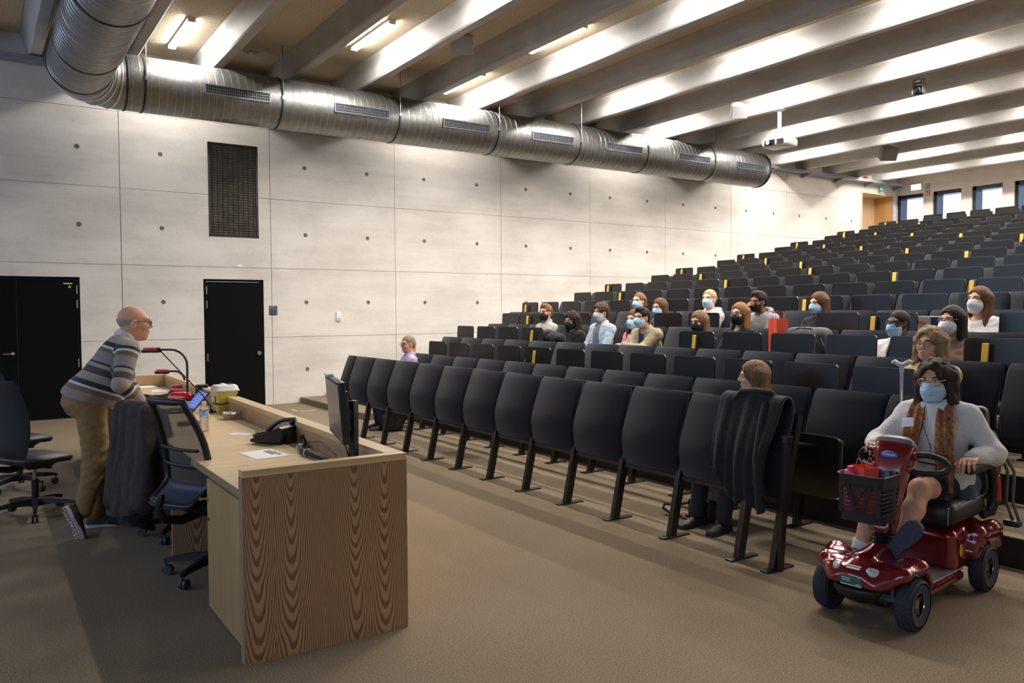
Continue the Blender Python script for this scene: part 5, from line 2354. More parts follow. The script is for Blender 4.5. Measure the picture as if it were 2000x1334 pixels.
def torso_prims(g, J, inf=0.0, female=False, k=0.06, arms=True, sleeve=1.0, waist=True):
    """torso and arms grown by inf"""
    up = unit(J['neck'] - J['hip'])
    lat = unit(J['shL'] - J['shR'])
    fw = np.cross(lat, up)
    R = np.stack([fw, lat, up], 1)
    H, Nn = np.asarray(J['hip']), np.asarray(J['neck'])
    L = np.linalg.norm(Nn - H)
    bel = J.get('belly', 0.0)
    g.ell(H + up * 0.02, (0.115 + inf, 0.165 + inf, 0.115 + inf), R, k)
    if waist:
        g.ell(H + up * L * 0.34 + fw * (0.01 + bel * 0.5), (0.100 + bel + inf, 0.138 + bel * 0.5 + inf, 0.15 + inf), R, k)
    g.ell(H + up * L * 0.66 + fw * 0.012, (0.108 + inf, 0.152 + inf, 0.175 + inf), R, k)
    if female:
        for s in (-1, 1):
            g.ell(H + up * L * 0.60 + fw * 0.085 + lat * s * 0.065, (0.055 + inf, 0.06 + inf, 0.06 + inf), R, 0.05)
    sl, sr = np.asarray(J['shL']), np.asarray(J['shR'])
    g.cone(sl, Nn + lat * 0.045 - up * 0.022, 0.050 + inf, 0.046 + inf, k)
    g.cone(sr, Nn - lat * 0.045 - up * 0.022, 0.050 + inf, 0.046 + inf, k)
    if arms:
        for s in 'LR':
            sh, el, wr = (np.asarray(J[q + s]) for q in ('sh', 'el', 'wr'))
            g.cone(sh, el, 0.049 + inf, 0.041 + inf, 0.035)
            e = el + (wr - el) * sleeve
            g.cone(el, e, 0.041 + inf * 1.1, 0.041 + (0.030 - 0.041) * sleeve + inf * 1.15, 0.03)
    return R, up, lat, fw


def leg_prims(g, J, inf=0.0, k=0.05, foot=True, cut=1.0, hips=True):
    for s in 'LR':
        hp, kn, an = (np.asarray(J[q + s]) for q in ('hp', 'kn', 'an'))
        g.cone(hp, kn, 0.088 + inf, 0.060 + inf, k)
        e = kn + (an - kn) * cut
        g.cone(kn, e, 0.058 + inf, 0.058 + (0.040 - 0.058) * cut + inf, 0.03)
        g.cone(kn + (an - kn) * 0.12, kn + (an - kn) * 0.55, 0.05 + inf, 0.046 + inf, 0.05) if inf == 0 else None


def shoe(name, an, direction, sole_n, mat, solem, parent, L=0.27, w=0.095):
    """shoe: ankle position, toe direction, up normal"""
    d = unit(direction)
    u = np.asarray(sole_n, float)
    u = unit(u - d * (u @ d))
    s = np.cross(u, d)
    R = np.stack([d, s, u], 1)
    b = MB()
    rings = []
    for x, wd, h0, h1 in ((-0.075, 0.028, 0.012, 0.045), (-0.068, 0.036, 0.010, 0.075), (-0.04, 0.040, 0.010, 0.092), (0.02, 0.041, 0.010, 0.085), (0.07, 0.045, 0.010, 0.062), (0.12, 0.049, 0.010, 0.048), (0.165, 0.043, 0.011, 0.040), (0.19, 0.026, 0.014, 0.030)):
        x *= L / 0.27
        t = np.linspace(0, PI, 9)
        top = np.stack([np.full(9, x), wd * np.cos(t), h0 + (h1 - h0) * np.sin(t) ** 0.7], 1)
        rings.append(np.vstack([top, [(x, -wd * 0.5, h0), (x, wd * 0.5, h0)]]))
    b.loft(rings)
    off = np.asarray(an) - u * 0.085
    b.xf(R, off)
    o = b.build(name, mat, parent, smooth=60)
    b = MB()
    o2 = []
    o1 = []
    prof = [(-0.078, 0.020), (-0.07, 0.034), (-0.04, 0.040), (0.02, 0.036), (0.07, 0.044), (0.12, 0.050), (0.165, 0.045), (0.19, 0.028), (0.199, 0.010)]
    loop = [(x * L / 0.27, y) for x, y in prof] + [(x * L / 0.27, -y) for x, y in prof[::-1]]
    b.prism(loop, 2, -0.012, 0.014)
    b.xf(R, off)
    b.build('sole', solem, o, smooth=30)
    return o, R, off


def make_person(label, loc, yaw, spec, group=None):
    """seated figure; loc = floor point under the hips, local +x is where the body faces"""
    root = thing('person', label, 'person', loc, yaw, group)
    sp = spec
    fem = sp.get('female', False)
    sc = sp.get('scale', 1.0)
    sz = sp.get('seat', 0.46) + 0.085
    lean = math.radians(sp.get('lean', -6))
    hip = np.array((0, 0, sz))
    TL = 0.485 * sc
    up = np.array((math.sin(lean), 0, math.cos(lean)))
    lt = math.radians(sp.get('tilt', 0))
    up = unit(np.array((up[0], math.sin(lt), up[2])))
    lat = unit(np.cross(up, (1, 0, 0)))
    lat = unit(np.cross((0, 0, 1), np.cross(lat, (0, 0, 1)))) if False else np.array((0, 1.0, 0))
    tw = math.radians(sp.get('twist', 0))
    lat = np.array((-math.sin(tw), math.cos(tw), 0))
    fw = np.cross(lat, up)
    neck = hip + up * TL
    sw = (0.148 if fem else 0.168) * sc
    J = dict(hip=hip, neck=neck, belly=sp.get('belly', 0.0))
    for s, n in ((1, 'L'), (-1, 'R')):
        sh = neck + lat * s * sw - up * 0.055
        J['sh' + n] = sh
        tgt = sp.get('hand' + n)
        tgt = np.array(tgt) if tgt is not None else np.array((0.34, s * 0.12, sz + 0.10))
        hint = np.array(sp.get('hint' + n, (-0.25, s * 0.45, -1.0)))
        J['el' + n], J['wr' + n] = ik(sh, tgt, 0.285 * sc, 0.25 * sc, hint)
        hp = hip + np.array((0, s * 0.09, -0.01))
        kn = hp + np.array((0.42, s * 0.03, -0.02))
        J['hp' + n], J['kn' + n] = hp, kn
        an = np.array((kn[0] - 0.04 + sp.get('feet', 0.0), kn[1], 0.085))
        J['an' + n] = an
    hd = sp.get('head', (0, 0, 0))
    Rh = rotm('Z', tw + math.radians(hd[0])) @ rotm('Y', math.radians(hd[1])) @ rotm('X', math.radians(hd[2]))
    nd = unit(up * 0.8 + np.array((0, 0, 0.5)) + np.array((sp.get('headfwd', 0.25), 0, 0)))
    hc = neck + nd * 0.175 * sc
    sk = sp['skin']
    # body under the clothes (coarse) + fine head and hands, one mesh
    allp = np.array([J[q] for q in J if q not in ('belly',)])
    lo, hi = allp.min(0) - 0.22, allp.max(0) + 0.16
    g = SG(lo, hi, 0.018)
    torso_prims(g, J, -0.006, fem)
    leg_prims(g, J, -0.008)
    g.cone(neck - up * 0.04, neck + nd * 0.06, 0.05, 0.046, 0.03)
    V, F = g.nets()
    pieces = [(V, F, 0)]
    pieces.append(add_head(root, hc, Rh, neck - up * 0.05 - fw * 0.01, sk, fem, sp.get('hair'), sp.get('hairm'), sp.get('mask'), sp.get('glasses'), brow=sp.get('brow', (70, 50, 38)), hs=sp.get('hs', 0.98)))
    for s, n in ((1, 'L'), (-1, 'R')):
        el, wr = J['el' + n], J['wr' + n]
        d = unit(wr - el)
        pn = np.array(sp.get('palm' + n, (0, 0, -1)), float)
        z = -unit(pn - d * (pn @ d))
        y = np.cross(z, d)
        Rr = np.stack([d, y, z], 1)
        hv, hf = hand_mesh(-s, sp.get('curl' + n, 0.6))
        pieces.append((xform(hv, Rr, wr), hf, 0))
    nobj('body', pieces, sk, root)
    # top garment
    inf = sp.get('inf', 0.014)
    g = SG(lo - 0.02, hi + 0.03, sp.get('res', 0.011))
    sl = sp.get('sleeve', 1.0)
    R, up, lat, fw = torso_prims(g, J, inf, fem, sleeve=sl)
    if sp.get('hem', True):
        g.cone(hip + np.array((0.02, -0.07, 0.0)), hip + np.array((0.02, 0.07, 0.0)), 0.125 + inf, 0.125 + inf, 0.06)
    nv = sp.get('neckline', 0.062)
    g.cone(neck + up * 0.02 + fw * 0.012, neck + up * 0.30 + fw * 0.05, nv, nv * 1.25, 0.012, 's')
    if sp.get('open'):
        a = neck + fw * 0.085 + up * 0.03
        g.cone(a, hip + fw * (0.155 + sp.get('belly', 0)) + up * 0.10, sp['open'], sp['open'] * 1.25, 0.01, 's')
    g.plane((0, 0, -1), -(sz - 0.10))
    wr_ = sp.get('wrinkle', 0.0045)
    g.noise(wr_, (38, 34, 46), sp.get('seed', 0.0))
    g.noise(wr_ * 0.8, (24, 30, 70), sp.get('seed', 0.0) * 1.7 + 1)
    V, F = g.nets()
    top = nobj(sp.get('topname', 'shirt'), [(V, F, 0)], sp['top'], root)
    if sp.get('open'):
        g = SG(lo - 0.01, hi + 0.02, 0.012)
        torso_prims(g, J, inf * 0.45, fem, arms=False)
        g.cone(neck + up * 0.02 + fw * 0.02, neck + up * 0.30 + fw * 0.05, 0.068, 0.09, 0.012, 's')
        g.plane((0, 0, -1), -(sz - 0.06))
        V, F = g.nets()
        nobj('undershirt', [(V, F, 0)], sp['under'], root)
    if sp.get('collar'):
        b = MB()
        t_ = np.linspace(0.22 * PI, 1.78 * PI, 15)
        rings = []
        cc = neck + up * 0.028 + fw * 0.004
        rad = sp['collar']
        for a in t_:
            p = cc + fw * math.cos(a) * rad + lat * math.sin(a) * rad * 0.98 - up * (0.035 * max(0, math.cos(a)))
            o = fw * math.cos(a) + lat * math.sin(a)
            hgt = sp.get('collarh', 0.036)
            rings.append([p - up * 0.012, p + up * hgt - o * 0.006, p + up * (hgt + 0.004) + o * 0.003, p + up * 0.006 + o * 0.022, p - up * 0.006 + o * 0.02])
        b.loft(rings)
        b.build('collar', sp['top'], top, smooth=50)
    if sp.get('hood'):
        b = MB()
        t_ = np.linspace(0.18 * PI, 1.82 * PI, 19)
        P = [neck + up * (0.035 - 0.05 * max(0, math.cos(a))) + fw * (math.cos(a) * 0.075 - 0.035) + lat * math.sin(a) * 0.105 for a in t_]
        b.tube(P, [0.02 + 0.022 * (0.5 - 0.5 * math.cos(a)) for a in t_], 10)
        b.build('hood', sp['top'], top, smooth=60)
    if sp.get('badge'):
        bx, bz, w, h, bm_ = sp['badge']
        b = MB()
        c = hip + up * bz + lat * bx + fw * (0.135 + inf)
        b.box((-0.002, -w / 2, -h / 2), (0.002, w / 2, h / 2))
        b.xf(R, c)
        b.build('name_badge', bm_, top, smooth=0)
    # trousers
    g = SG(lo - 0.01, hi + 0.02, 0.016)
    g.ell(hip, (0.125, 0.172, 0.11), None, 0.05)
    leg_prims(g, J, 0.014, cut=sp.get('trouser', 0.95))
    g.plane((0, 0, 1), sz + 0.07)
    V, F = g.nets()
    nobj('trousers', [(V, F, 0)], sp.get('pants', M('trousers_dark', (34, 36, 44), 0.85, n=(200, 0.2))), root)
    for n in 'LR':
        an = J['an' + n]
        shoe('shoe', an, (1, 0.05 if n == 'L' else -0.05, 0), (0, 0, 1), M('shoe_dark', (28, 27, 27), 0.55), M('sole_dark', (40, 39, 38), 0.7), root)
    root['J'] = 0
    del root['J']
    return root, J, Rh, hc


SK1 = skin('skin_fair', (226, 178, 152))
SK2 = skin('skin_warm', (210, 160, 128))
SK3 = skin('skin_olive', (196, 148, 118))
SK4 = skin('skin_brown', (146, 98, 66))
SK5 = skin('skin_deep', (92, 58, 42))
SK6 = skin('skin_ruddy', (214, 158, 134))
H_BROWN = hairmat('hair_brown', (112, 78, 52), (66, 44, 30))
H_LBROWN = hairmat('hair_light_brown', (142, 108, 74), (92, 66, 44))
H_DARK = hairmat('hair_dark', (52, 40, 34), (26, 20, 18))
H_CURL = hairmat('hair_dark_curls', (58, 42, 34), (26, 18, 15), True)
H_BCURL = hairmat('hair_brown_curls', (98, 70, 48), (50, 34, 24), True)
H_BLOND = hairmat('hair_blond', (212, 182, 136), (164, 128, 84))
H_RED = hairmat('hair_reddish', (164, 116, 74), (112, 72, 44))
H_ASH = hairmat('hair_ash_blond', (160, 134, 102), (104, 80, 56), True)
H_GREY = hairmat('hair_grey', (150, 132, 112), (112, 96, 80))
H_SILV = hairmat('hair_silver', (178, 164, 154), (150, 134, 124))
GL_BLACK = M('frame_black', (20, 20, 24), 0.35)
GL_TORT = M('frame_tortoise', (86, 60, 42), 0.3)
GL_STEEL = M('frame_steel', (120, 116, 112), 0.3, metal=0.8)
GL_GOLD = M('frame_gold', (190, 150, 100), 0.3, metal=0.8)


def cloth(name, col, n=0.18, rough=0.9, sc=90, stretch=(1, 1, 1)):
    return M(name, col, rough, n=(sc, n), bump=(sc * 2, 0.25), stretch=stretch, spec=0.2, sheen=0.1)


def row_person(label, i, y, hz, spec, dx=0.0, yaw=180.0):
    """hz: measured head-centre height above the row's floor"""
    x = 4.10 + i - 0.13 + dx
    sp = dict(spec)
    # slide the body so the head lands at the measured place
    lean = math.radians(sp.get('lean', -6))
    sc = sp.get('scale', 1.0)
    up = np.array((math.sin(lean), 0, math.cos(lean)))
    nd = unit(up * 0.8 + np.array((sp.get('headfwd', 0.25), 0, 0.5)))
    hz_now = 0.545 + up[2] * 0.485 * sc + nd[2] * 0.175 * sc
    fw_now = up[0] * 0.485 * sc + nd[0] * 0.175 * sc
    xh = 4.05 + i + sp.get('xh', 0.0)             # where the head should be
    a = math.radians(yaw)
    hx = xh - fw_now * math.cos(a)
    hy = y - fw_now * math.sin(a)
    sp['seat'] = 0.46 + max(-0.10, min(0.12, hz - hz_now))
    z = row_floor(i)
    return make_person(label, (hx, hy, z), a, sp)

# ================================================================== THE AUDIENCE
m_badge = M('badge_white', (232, 232, 234), 0.6, n=(80, 0.08))
row_person('man in a lilac checked shirt and glasses behind the far end of the front row', 1, 10.22, 1.17,
           dict(skin=SK6, hair='crop', hairm=H_GREY, glasses=(GL_STEEL, 0.021, 0), top=M('shirt_lilac', (196, 184, 206), 0.85, n=(120, 0.35, (150, 132, 170))), collar=0.066,
                neckline=0.066, head=(18, 4, 0), belly=0.03, pants=cloth('jeans_navy', (34, 42, 66)), brow=(120, 96, 76), seed=1), yaw=170)
row_person('woman with straight brown bob in profile behind the black coat on the front row', 1, 4.17, 1.065,
           dict(skin=SK1, female=True, hair='bob', hairm=H_LBROWN, top=cloth('top_black', (22, 22, 24)), head=(-52, 2, 0), lean=-10, neckline=0.06, brow=(96, 70, 50), seed=2, feet=0.10), yaw=186)
p5_, J5, _, _ = row_person('woman with wavy ash-blond hair, round glasses and a tan coat, behind the scooter rider', 2, 3.33, 1.155,
           dict(skin=SK2, female=True, hair='wavy', hairm=H_ASH, glasses=(GL_TORT, 0.025, 0), top=cloth('coat_tan', (196, 158, 122)), collar=0.078, collarh=0.03, neckline=0.075,
                head=(-2, -4, 0), hs=1.04, seed=3, inf=0.022), yaw=186)
row_person('young man in pale grey zip sweater and black mask, leftmost in the middle rows', 3, 9.67, 1.215,
           dict(skin=SK2, hair='quiff', hairm=H_LBROWN, mask='black', top=cloth('sweater_grey', (176, 170, 162)), collar=0.066, collarh=0.05, neckline=0.062, head=(20, 0, 0), seed=4,
                badge=(-0.06, 0.30, 0.06, 0.075, m_badge)), yaw=178)
row_person('woman with long dark curly hair and a dark mask, black jacket across her lap', 3, 9.05, 1.10,
           dict(skin=SK3, female=True, hair='curly_long', hairm=H_CURL, mask='black', glasses=(GL_STEEL, 0.022, 0), top=cloth('jacket_black', (28, 27, 26)), head=(14, 8, 0), lean=4, seed=5, inf=0.024), yaw=180)
row_person('curly-haired bearded man in an open pale denim shirt over a grey t-shirt', 3, 8.40, 1.215,
           dict(skin=SK2, hair='curly_short', hairm=H_BCURL, mask='grey', top=cloth('denim_pale', (174, 190, 204), 0.16), open=0.055, under=cloth('tee_grey', (108, 108, 112)), collar=0.07, neckline=0.07,
                head=(8, 0, 0), lean=0, belly=0.015, seed=6, inf=0.02, badge=(0.085, 0.27, 0.07, 0.05, M('patch_blue', (74, 104, 170), 0.7, n=(60, 0.4)))), yaw=178)
row_person('woman in a pink checked top with blue mask, beside the beige-jacket man', 3, 7.74, 1.12,
           dict(skin=SK1, female=True, hair='long', hairm=H_BROWN, mask='surgical', top=M('top_pink', (206, 106, 116), 0.85, n=(90, 0.4, (232, 186, 188))), head=(12, 0, 0), neckline=0.085, lean=2, seed=7), yaw=180)
row_person('dark-haired man in a beige canvas jacket leaning on folded arms, pale blue mask', 3, 7.36, 1.15,
           dict(skin=SK2, hair='quiff', hairm=H_DARK, mask='surgical', top=cloth('jacket_beige', (158, 146, 118)), collar=0.074, collarh=0.03, neckline=0.07, open=0.04, under=cloth('tee_navy', (34, 48, 92)),
                head=(6, 2, 0), lean=22, xh=-0.22, handL=(0.42, -0.14, 0.80), handR=(0.40, 0.16, 0.78), hintL=(0.1, 0.9, -0.5), hintR=(0.1, -0.9, -0.5), palmL=(0, 0, -1), palmR=(0, 0, -1), seed=8, inf=0.022), yaw=182)
row_person('woman with pulled-back brown hair and blue mask behind the beige-jacket man', 4, 8.73, 1.18,
           dict(skin=SK1, female=True, hair='pony', hairm=H_LBROWN, mask='surgical', top=cloth('top_charcoal', (54, 52, 54)), head=(14, 0, 0), seed=9), yaw=176)
row_person('woman in an olive green jacket and yellow top with dark-framed glasses and blue mask', 4, 8.20, 1.08,
           dict(skin=SK1, female=True, hair='long', hairm=H_BROWN, mask='surgical', glasses=(GL_BLACK, 0.024, 0), top=cloth('jacket_olive', (86, 84, 66)), open=0.045, under=cloth('tee_yellow', (214, 172, 66)),
                collar=0.07, neckline=0.07, head=(2, 6, 0), lean=12, xh=-0.1, seed=10, inf=0.02), yaw=180)
row_person('blond woman with her hair in a bun, pale sweatshirt and blue mask', 4, 7.38, 1.19,
           dict(skin=SK1, female=True, hair='bun', hairm=H_BLOND, mask='surgical', top=cloth('sweat_pale', (206, 196, 190)), hood=True, head=(12, -2, 0), brow=(176, 146, 110), seed=11, inf=0.018), yaw=180)
row_person('woman with long brown hair and black mask, eyes lowered, low behind a raised tablet', 3, 6.62, 1.085,
           dict(skin=SK2, female=True, hair='long', hairm=H_LBROWN, mask='black', top=cloth('top_dark', (36, 35, 36)), head=(4, 8, 0), lean=0, seed=12), yaw=180)
row_person('woman with long reddish-blond hair, thin glasses and black mask in a dark blazer', 3, 6.02, 1.19,
           dict(skin=SK1, female=True, hair='long', hairm=H_RED, mask='black', glasses=(GL_STEEL, 0.025, 0), top=cloth('blazer_dark', (34, 33, 33)), collar=0.085, neckline=0.085, head=(6, 0, 0), seed=13), yaw=180)
row_person('dark-haired person in a grey hoodie holding a hand up to their black mask', 4, 6.48, 1.14,
           dict(skin=SK4, hair='quiff', hairm=H_DARK, mask='black', glasses=(GL_BLACK, 0.022, 0), top=cloth('hoodie_grey', (150, 148, 148)), hood=True, head=(-4, 4, 0), lean=14, xh=-0.12, sleeve=0.55,
                handR=(0.36, -0.035, 1.03), hintR=(0.5, -0.5, -1.0), palmR=(-0.6, 0.5, 0), curlR=1.0, handL=(0.36, 0.02, 0.80), seed=14, inf=0.02, scale=0.98), yaw=180)
row_person('woman with straight light brown hair and blue mask, alone beside a yellow marker', 4, 5.72, 1.115,
           dict(skin=SK1, female=True, hair='long', hairm=H_BROWN, mask='surgical', top=cloth('top_black2', (30, 30, 32)), head=(-16, 6, 0), seed=15), yaw=180)
row_person('person with short black hair, glasses and blue mask in a white jacket', 3, 4.17, 1.065,
           dict(skin=SK5, hair='crop', hairm=H_DARK, mask='surgical', glasses=(GL_BLACK, 0.024, 0), top=cloth('jacket_white', (226, 216, 212), 0.08), open=0.04, under=cloth('tee_black', (26, 26, 30)), head=(-14, 2, 0),
                seed=16, inf=0.022, brow=(24, 18, 16)), yaw=180)
row_person('woman with long dark hair, glasses and white moulded mask, behind the ash-blond woman', 3, 3.69, 1.13,
           dict(skin=SK2, female=True, hair='long', hairm=H_DARK, mask='ffp', glasses=(GL_STEEL, 0.023, 0), top=cloth('blouse_taupe', (142, 116, 98)), head=(-8, 0, 0), hs=1.02, seed=17, brow=(34, 26, 24)), yaw=184)
row_person('woman with long brown hair, white mask and white blouse, highest at the right edge', 4, 3.95, 1.12,
           dict(skin=SK2, female=True, hair='long', hairm=H_BROWN, mask='white', top=cloth('blouse_white', (222, 216, 214), 0.06), neckline=0.09, head=(-14, -6, 0), hs=1.04, seed=18), yaw=184)

# ================================================================== MOBILITY SCOOTER AND ITS RIDER
SX, SY, SA = 3.87, 2.427, math.radians(186.3)
m_red = M('scooter_red', (120, 10, 26), 0.16, metal=0.35, coat=1.0, n=(300, 0.15), spec=0.6)
m_rubber = M('tyre_rubber', (44, 46, 54), 0.75, n=(60, 0.2))
m_chrome = M('wheel_chrome', (190, 188, 186), 0.15, metal=1)
m_sblack = M('scooter_black', (24, 24, 27), 0.45, n=(60, 0.15))
m_sgrey = M('scooter_grey', (110, 106, 104), 0.4)
m_leather = M('scooter_seat', (30, 29, 29), 0.42, n=(50, 0.15), bump=(200, 0.15))
m_stitch = M('stitch_white', (196, 192, 186), 0.7)
m_clear = M('lamp_clear', (216, 220, 230), 0.08, metal=0.3, n=(60, 0.35), spec=0.8)
sc = thing('mobility_scooter', 'shiny dark red four-wheel mobility scooter with black seat and front basket', 'scooter', (SX, SY, 0), SA)
# wheels
WR = 0.135


def wheel(x, y, s):
    w = MB()
    prof = []
    for a in np.linspace(-1.25, 1.25, 13):
        prof.append((0.095 + 0.040 * math.cos(a) ** 0.7, 0.043 * math.sin(a) / math.sin(1.25)))
    w.lathe(prof, 40, (x, y, WR), rotm('X', PI / 2), caps=False)
    w.lathe([(0.06, -0.035), (0.104, -0.042), (0.104, 0.042), (0.06, 0.035)], 32, (x, y, WR), rotm('X', PI / 2), caps=False)
    t = w.build('wheel', m_rubber, sc, smooth=50)
    # tread blocks
    b = MB()
    for r_ in range(5):
        for q in range(36):
            a = 2 * PI * (q + 0.5 * (r_ % 2)) / 36
            yy = -0.030 + 0.015 * r_
            rad = 0.1355 - 0.009 * (abs(yy) / 0.03) ** 2
            c = np.array((x + math.cos(a) * rad, y + yy, WR + math.sin(a) * rad))
            R = rotm('Y', -a)
            b.box(c - (0.0022, 0.0055, 0.0085), c + (0.0022, 0.0055, 0.0085), R=R, c=c)
    tag(b.build('tread', m_rubber, t, smooth=0), kind='stuff')
    b = MB()
    b.lathe([(0.0, 0.016), (0.022, 0.018), (0.026, 0.012), (0.034, 0.006), (0.060, 0.012), (0.072, 0.024), (0.080, 0.030), (0.077, 0.036), (0.070, 0.02), (0.05, -0.02), (0.0, -0.02)], 30, (x, y, WR), rotm('X', -s * PI / 2) if True else None, caps=False)
    b.build('rim', m_chrome, t, smooth=50)
    for q in range(3):
        b = MB()
        a = 2 * PI * q / 3 + 0.4
        c = np.array((x + 0.045 * math.cos(a), y + s * 0.024, WR + 0.045 * math.sin(a)))
        b.sphere(c, (0.016, 0.006, 0.016), 10, 6)
        b.build('rim_hole', m_sblack, t)


for x, y, s in ((0, 0.218, 1), (0, -0.218, -1), (-0.90, 0.225, 1), (-0.90, -0.225, -1)):
    wheel(x, y, s)
# front cowl
g = SG((-0.26, -0.34, 0.12), (0.28, 0.34, 0.48), 0.0075)
g.ell((0.06, 0, 0.255), (0.150, 0.150, 0.085), k=0.03)
g.cone((-0.16, 0, 0.30), (0.06, 0, 0.285), 0.095, 0.075, k=0.05)
for s in (-1, 1):
    g.cone((0.165, s * 0.10, 0.225), (0.075, s * 0.20, 0.285), 0.040, 0.042, k=0.06)
    g.cone((0.075, s * 0.20, 0.285), (-0.06, s * 0.225, 0.305), 0.042, 0.040, k=0.03)
    g.cone((-0.06, s * 0.225, 0.305), (-0.165, s * 0.22, 0.20), 0.040, 0.028, k=0.03)
    g.cone((0.10, s * 0.12, 0.265), (-0.06, s * 0.17, 0.29), 0.045, 0.045, k=0.05)
    g.cone((0.0, s * 0.150, WR), (0.0, s * 0.40, WR), 0.158, 0.158, k=0.02, mode='s')
g.plane((0.12, 0, -1), -0.195)
V, F = g.nets()
cowl = nobj('front_cowl', [(V, F, 0)], m_red, sc)
g = SG((-0.05, -0.24, 0.06), (0.26, 0.24, 0.26), 0.009)
g.ell((0.06, 0, 0.19), (0.155, 0.155, 0.085), k=0.02)
g.plane((0, 0, 1), 0.205)
for s in (-1, 1):
    g.cone((0.0, s * 0.165, WR), (0.0, s * 0.40, WR), 0.150, 0.150, k=0.02, mode='s')
V, F = g.nets()
nobj('bumper', [(V, F, 0)], m_sblack, sc)
for s in (-1, 1):
    b = MB()
    b.sphere((0, 0, 0), (0.078, 0.020, 0.030), 18, 10)
    b.xf(rotm('Z', s * -0.75) @ rotm('Y', -0.45) @ rotm('X', s * 0.5), (0.140, s * 0.118, 0.278))
    b.build('headlight', m_clear, sc)
    b = MB()
    b.cyl((0.02, s * 0.06, 0.13), (0.0, s * 0.19, WR), 0.016, n=10)
    b.cyl((0.03, s * 0.13, 0.15), (0.03, s * 0.13, 0.24), 0.012, n=8)
    b.build('suspension_arm', m_sgrey, sc)
b = MB()
b.rbox((-0.002, -0.058, -0.026), (0.003, 0.058, 0.026), 0.002, seg=1)
b.xf(rotm('Y', 0.25), (0.209, 0.0, 0.243))
pl_ = b.build('front_sticker', M('sticker_teal', (44, 104, 98), 0.4), cowl, smooth=0)
b = MB()
for q, (y0, y1, z0) in enumerate(((-0.045, 0.0, 0.012), (-0.045, -0.005, 0.0), (0.025, 0.048, -0.014), (-0.055, 0.055, -0.024))):
    b.box((0.0031, y0, z0), (0.0036, y1, z0 + 0.005))
b.xf(rotm('Y', 0.25), (0.209, 0.0, 0.243))
b.build('sticker_print', m_paper, cowl, smooth=0)
b = MB()
b.box((0, -0.035, 0), (0.003, 0.035, 0.010))
b.box((0, -0.03, 0.016), (0.003, 0.038, 0.022))
b.xf(rotm('Y', -0.85), (0.190, 0.0, 0.30))
b.build('white_marking', m_paper, cowl, smooth=0)
# floor pan
b = MB()
b.rbox((-0.66, -0.215, 0.115), (-0.10, 0.215, 0.165), 0.02)
b.build('floor_pan', m_red, sc)
b = MB()
b.rbox((-0.63, -0.195, 0.163), (-0.14, 0.195, 0.171), 0.004, seg=1)
b.build('floor_mat', m_sgrey, sc)
b = MB()
b.rbox((-0.95, -0.10, 0.08), (0.02, 0.10, 0.125), 0.01)
b.cyl((-0.90, -0.2, WR), (-0.90, 0.2, WR), 0.018, n=10)
b.build('chassis', m_sblack, sc)
# rear body
g = SG((-1.16, -0.34, 0.10), (-0.48, 0.34, 0.52), 0.0085)
g.rbox((-0.79, 0, 0.265), (0.215, 0.190, 0.125), 0.05, k=0.02)
g.ell((-0.86, 0, 0.36), (0.22, 0.19, 0.06), k=0.04)
for s in (-1, 1):
    g.cone((-0.75, s * 0.215, 0.25), (-0.80, s * 0.22, 0.335), 0.045, 0.055, k=0.03)
    g.cone((-0.80, s * 0.22, 0.345), (-1.02, s * 0.225, 0.335), 0.055, 0.050, k=0.03)
    g.cone((-1.02, s * 0.225, 0.335), (-1.09, s * 0.225, 0.25), 0.050, 0.035, k=0.03)
    g.cone((-0.90, s * 0.185, WR), (-0.90, s * 0.40, WR), 0.160, 0.160, k=0.015, mode='s')
g.plane((0, 0, -1), -0.135)
V, F = g.nets()
rear = nobj('rear_body', [(V, F, 0)], m_red, sc)
b = MB()
b.sphere((-0.665, 0.1925, 0.27), (0.024, 0.003, 0.038), 12, 8)
b.build('yellow_emblem', M('emblem_yellow', (222, 170, 30), 0.4, n=(90, 0.8)), rear)
b = MB()
b.sphere((-0.89, 0.262, 0.365), (0.03, 0.010, 0.016), 12, 8)
b.build('blue_badge', M('badge_blue', (90, 110, 150), 0.3, metal=0.5), rear)
b = MB()
b.rbox((-0.90, 0.03, 0.415), (-0.66, 0.13, 0.43), 0.006)
b.build('seat_slide', m_sgrey, rear)
# seat on its post
b = MB()
b.cyl((-0.76, 0, 0.37), (-0.76, 0, 0.44), 0.05, n=18)
b.build('seat_post', m_sblack, sc)
g = SG((-1.05, -0.30, 0.38), (-0.42, 0.30, 0.62), 0.0095)
g.rbox((-0.725, 0, 0.485), (0.235, 0.215, 0.060), 0.055, k=0.02)
for s in (-1, 1):
    g.cone((-0.55, s * 0.165, 0.515), (-0.90, s * 0.17, 0.52), 0.042, 0.042, k=0.04)
g.cone((-0.52, -0.12, 0.495), (-0.52, 0.12, 0.495), 0.048, 0.048, k=0.04)
V, F = g.nets()
seat_o = nobj('seat', [(V, F, 0)], m_leather, sc)
b = MB()
b.tube([(-0.487, 0.19, 0.44), (-0.484, 0.19, 0.50), (-0.50, 0.188, 0.535)], 0.0016, 5)
b.tube([(-0.485, 0.185, 0.534), (-0.60, 0.212, 0.532), (-0.72, 0.214, 0.545), (-0.93, 0.213, 0.55)], 0.0016, 5)
b.tube([(-0.56, 0.08, 0.556), (-0.575, 0.15, 0.563), (-0.59, 0.205, 0.545)], 0.0016, 5)
b.tube([(-0.575, 0.08, 0.557), (-0.59, 0.15, 0.563), (-0.605, 0.205, 0.545)], 0.0016, 5)
tag(b.build('seat_stitching', m_stitch, seat_o, smooth=60), kind='stuff')
g = SG((-1.16, -0.28, 0.50), (-0.86, 0.28, 1.10), 0.011)
g.rbox((-1.02, 0, 0.78), (0.045, 0.19, 0.27), 0.045, R=rotm('Y', -0.10), k=0.02)
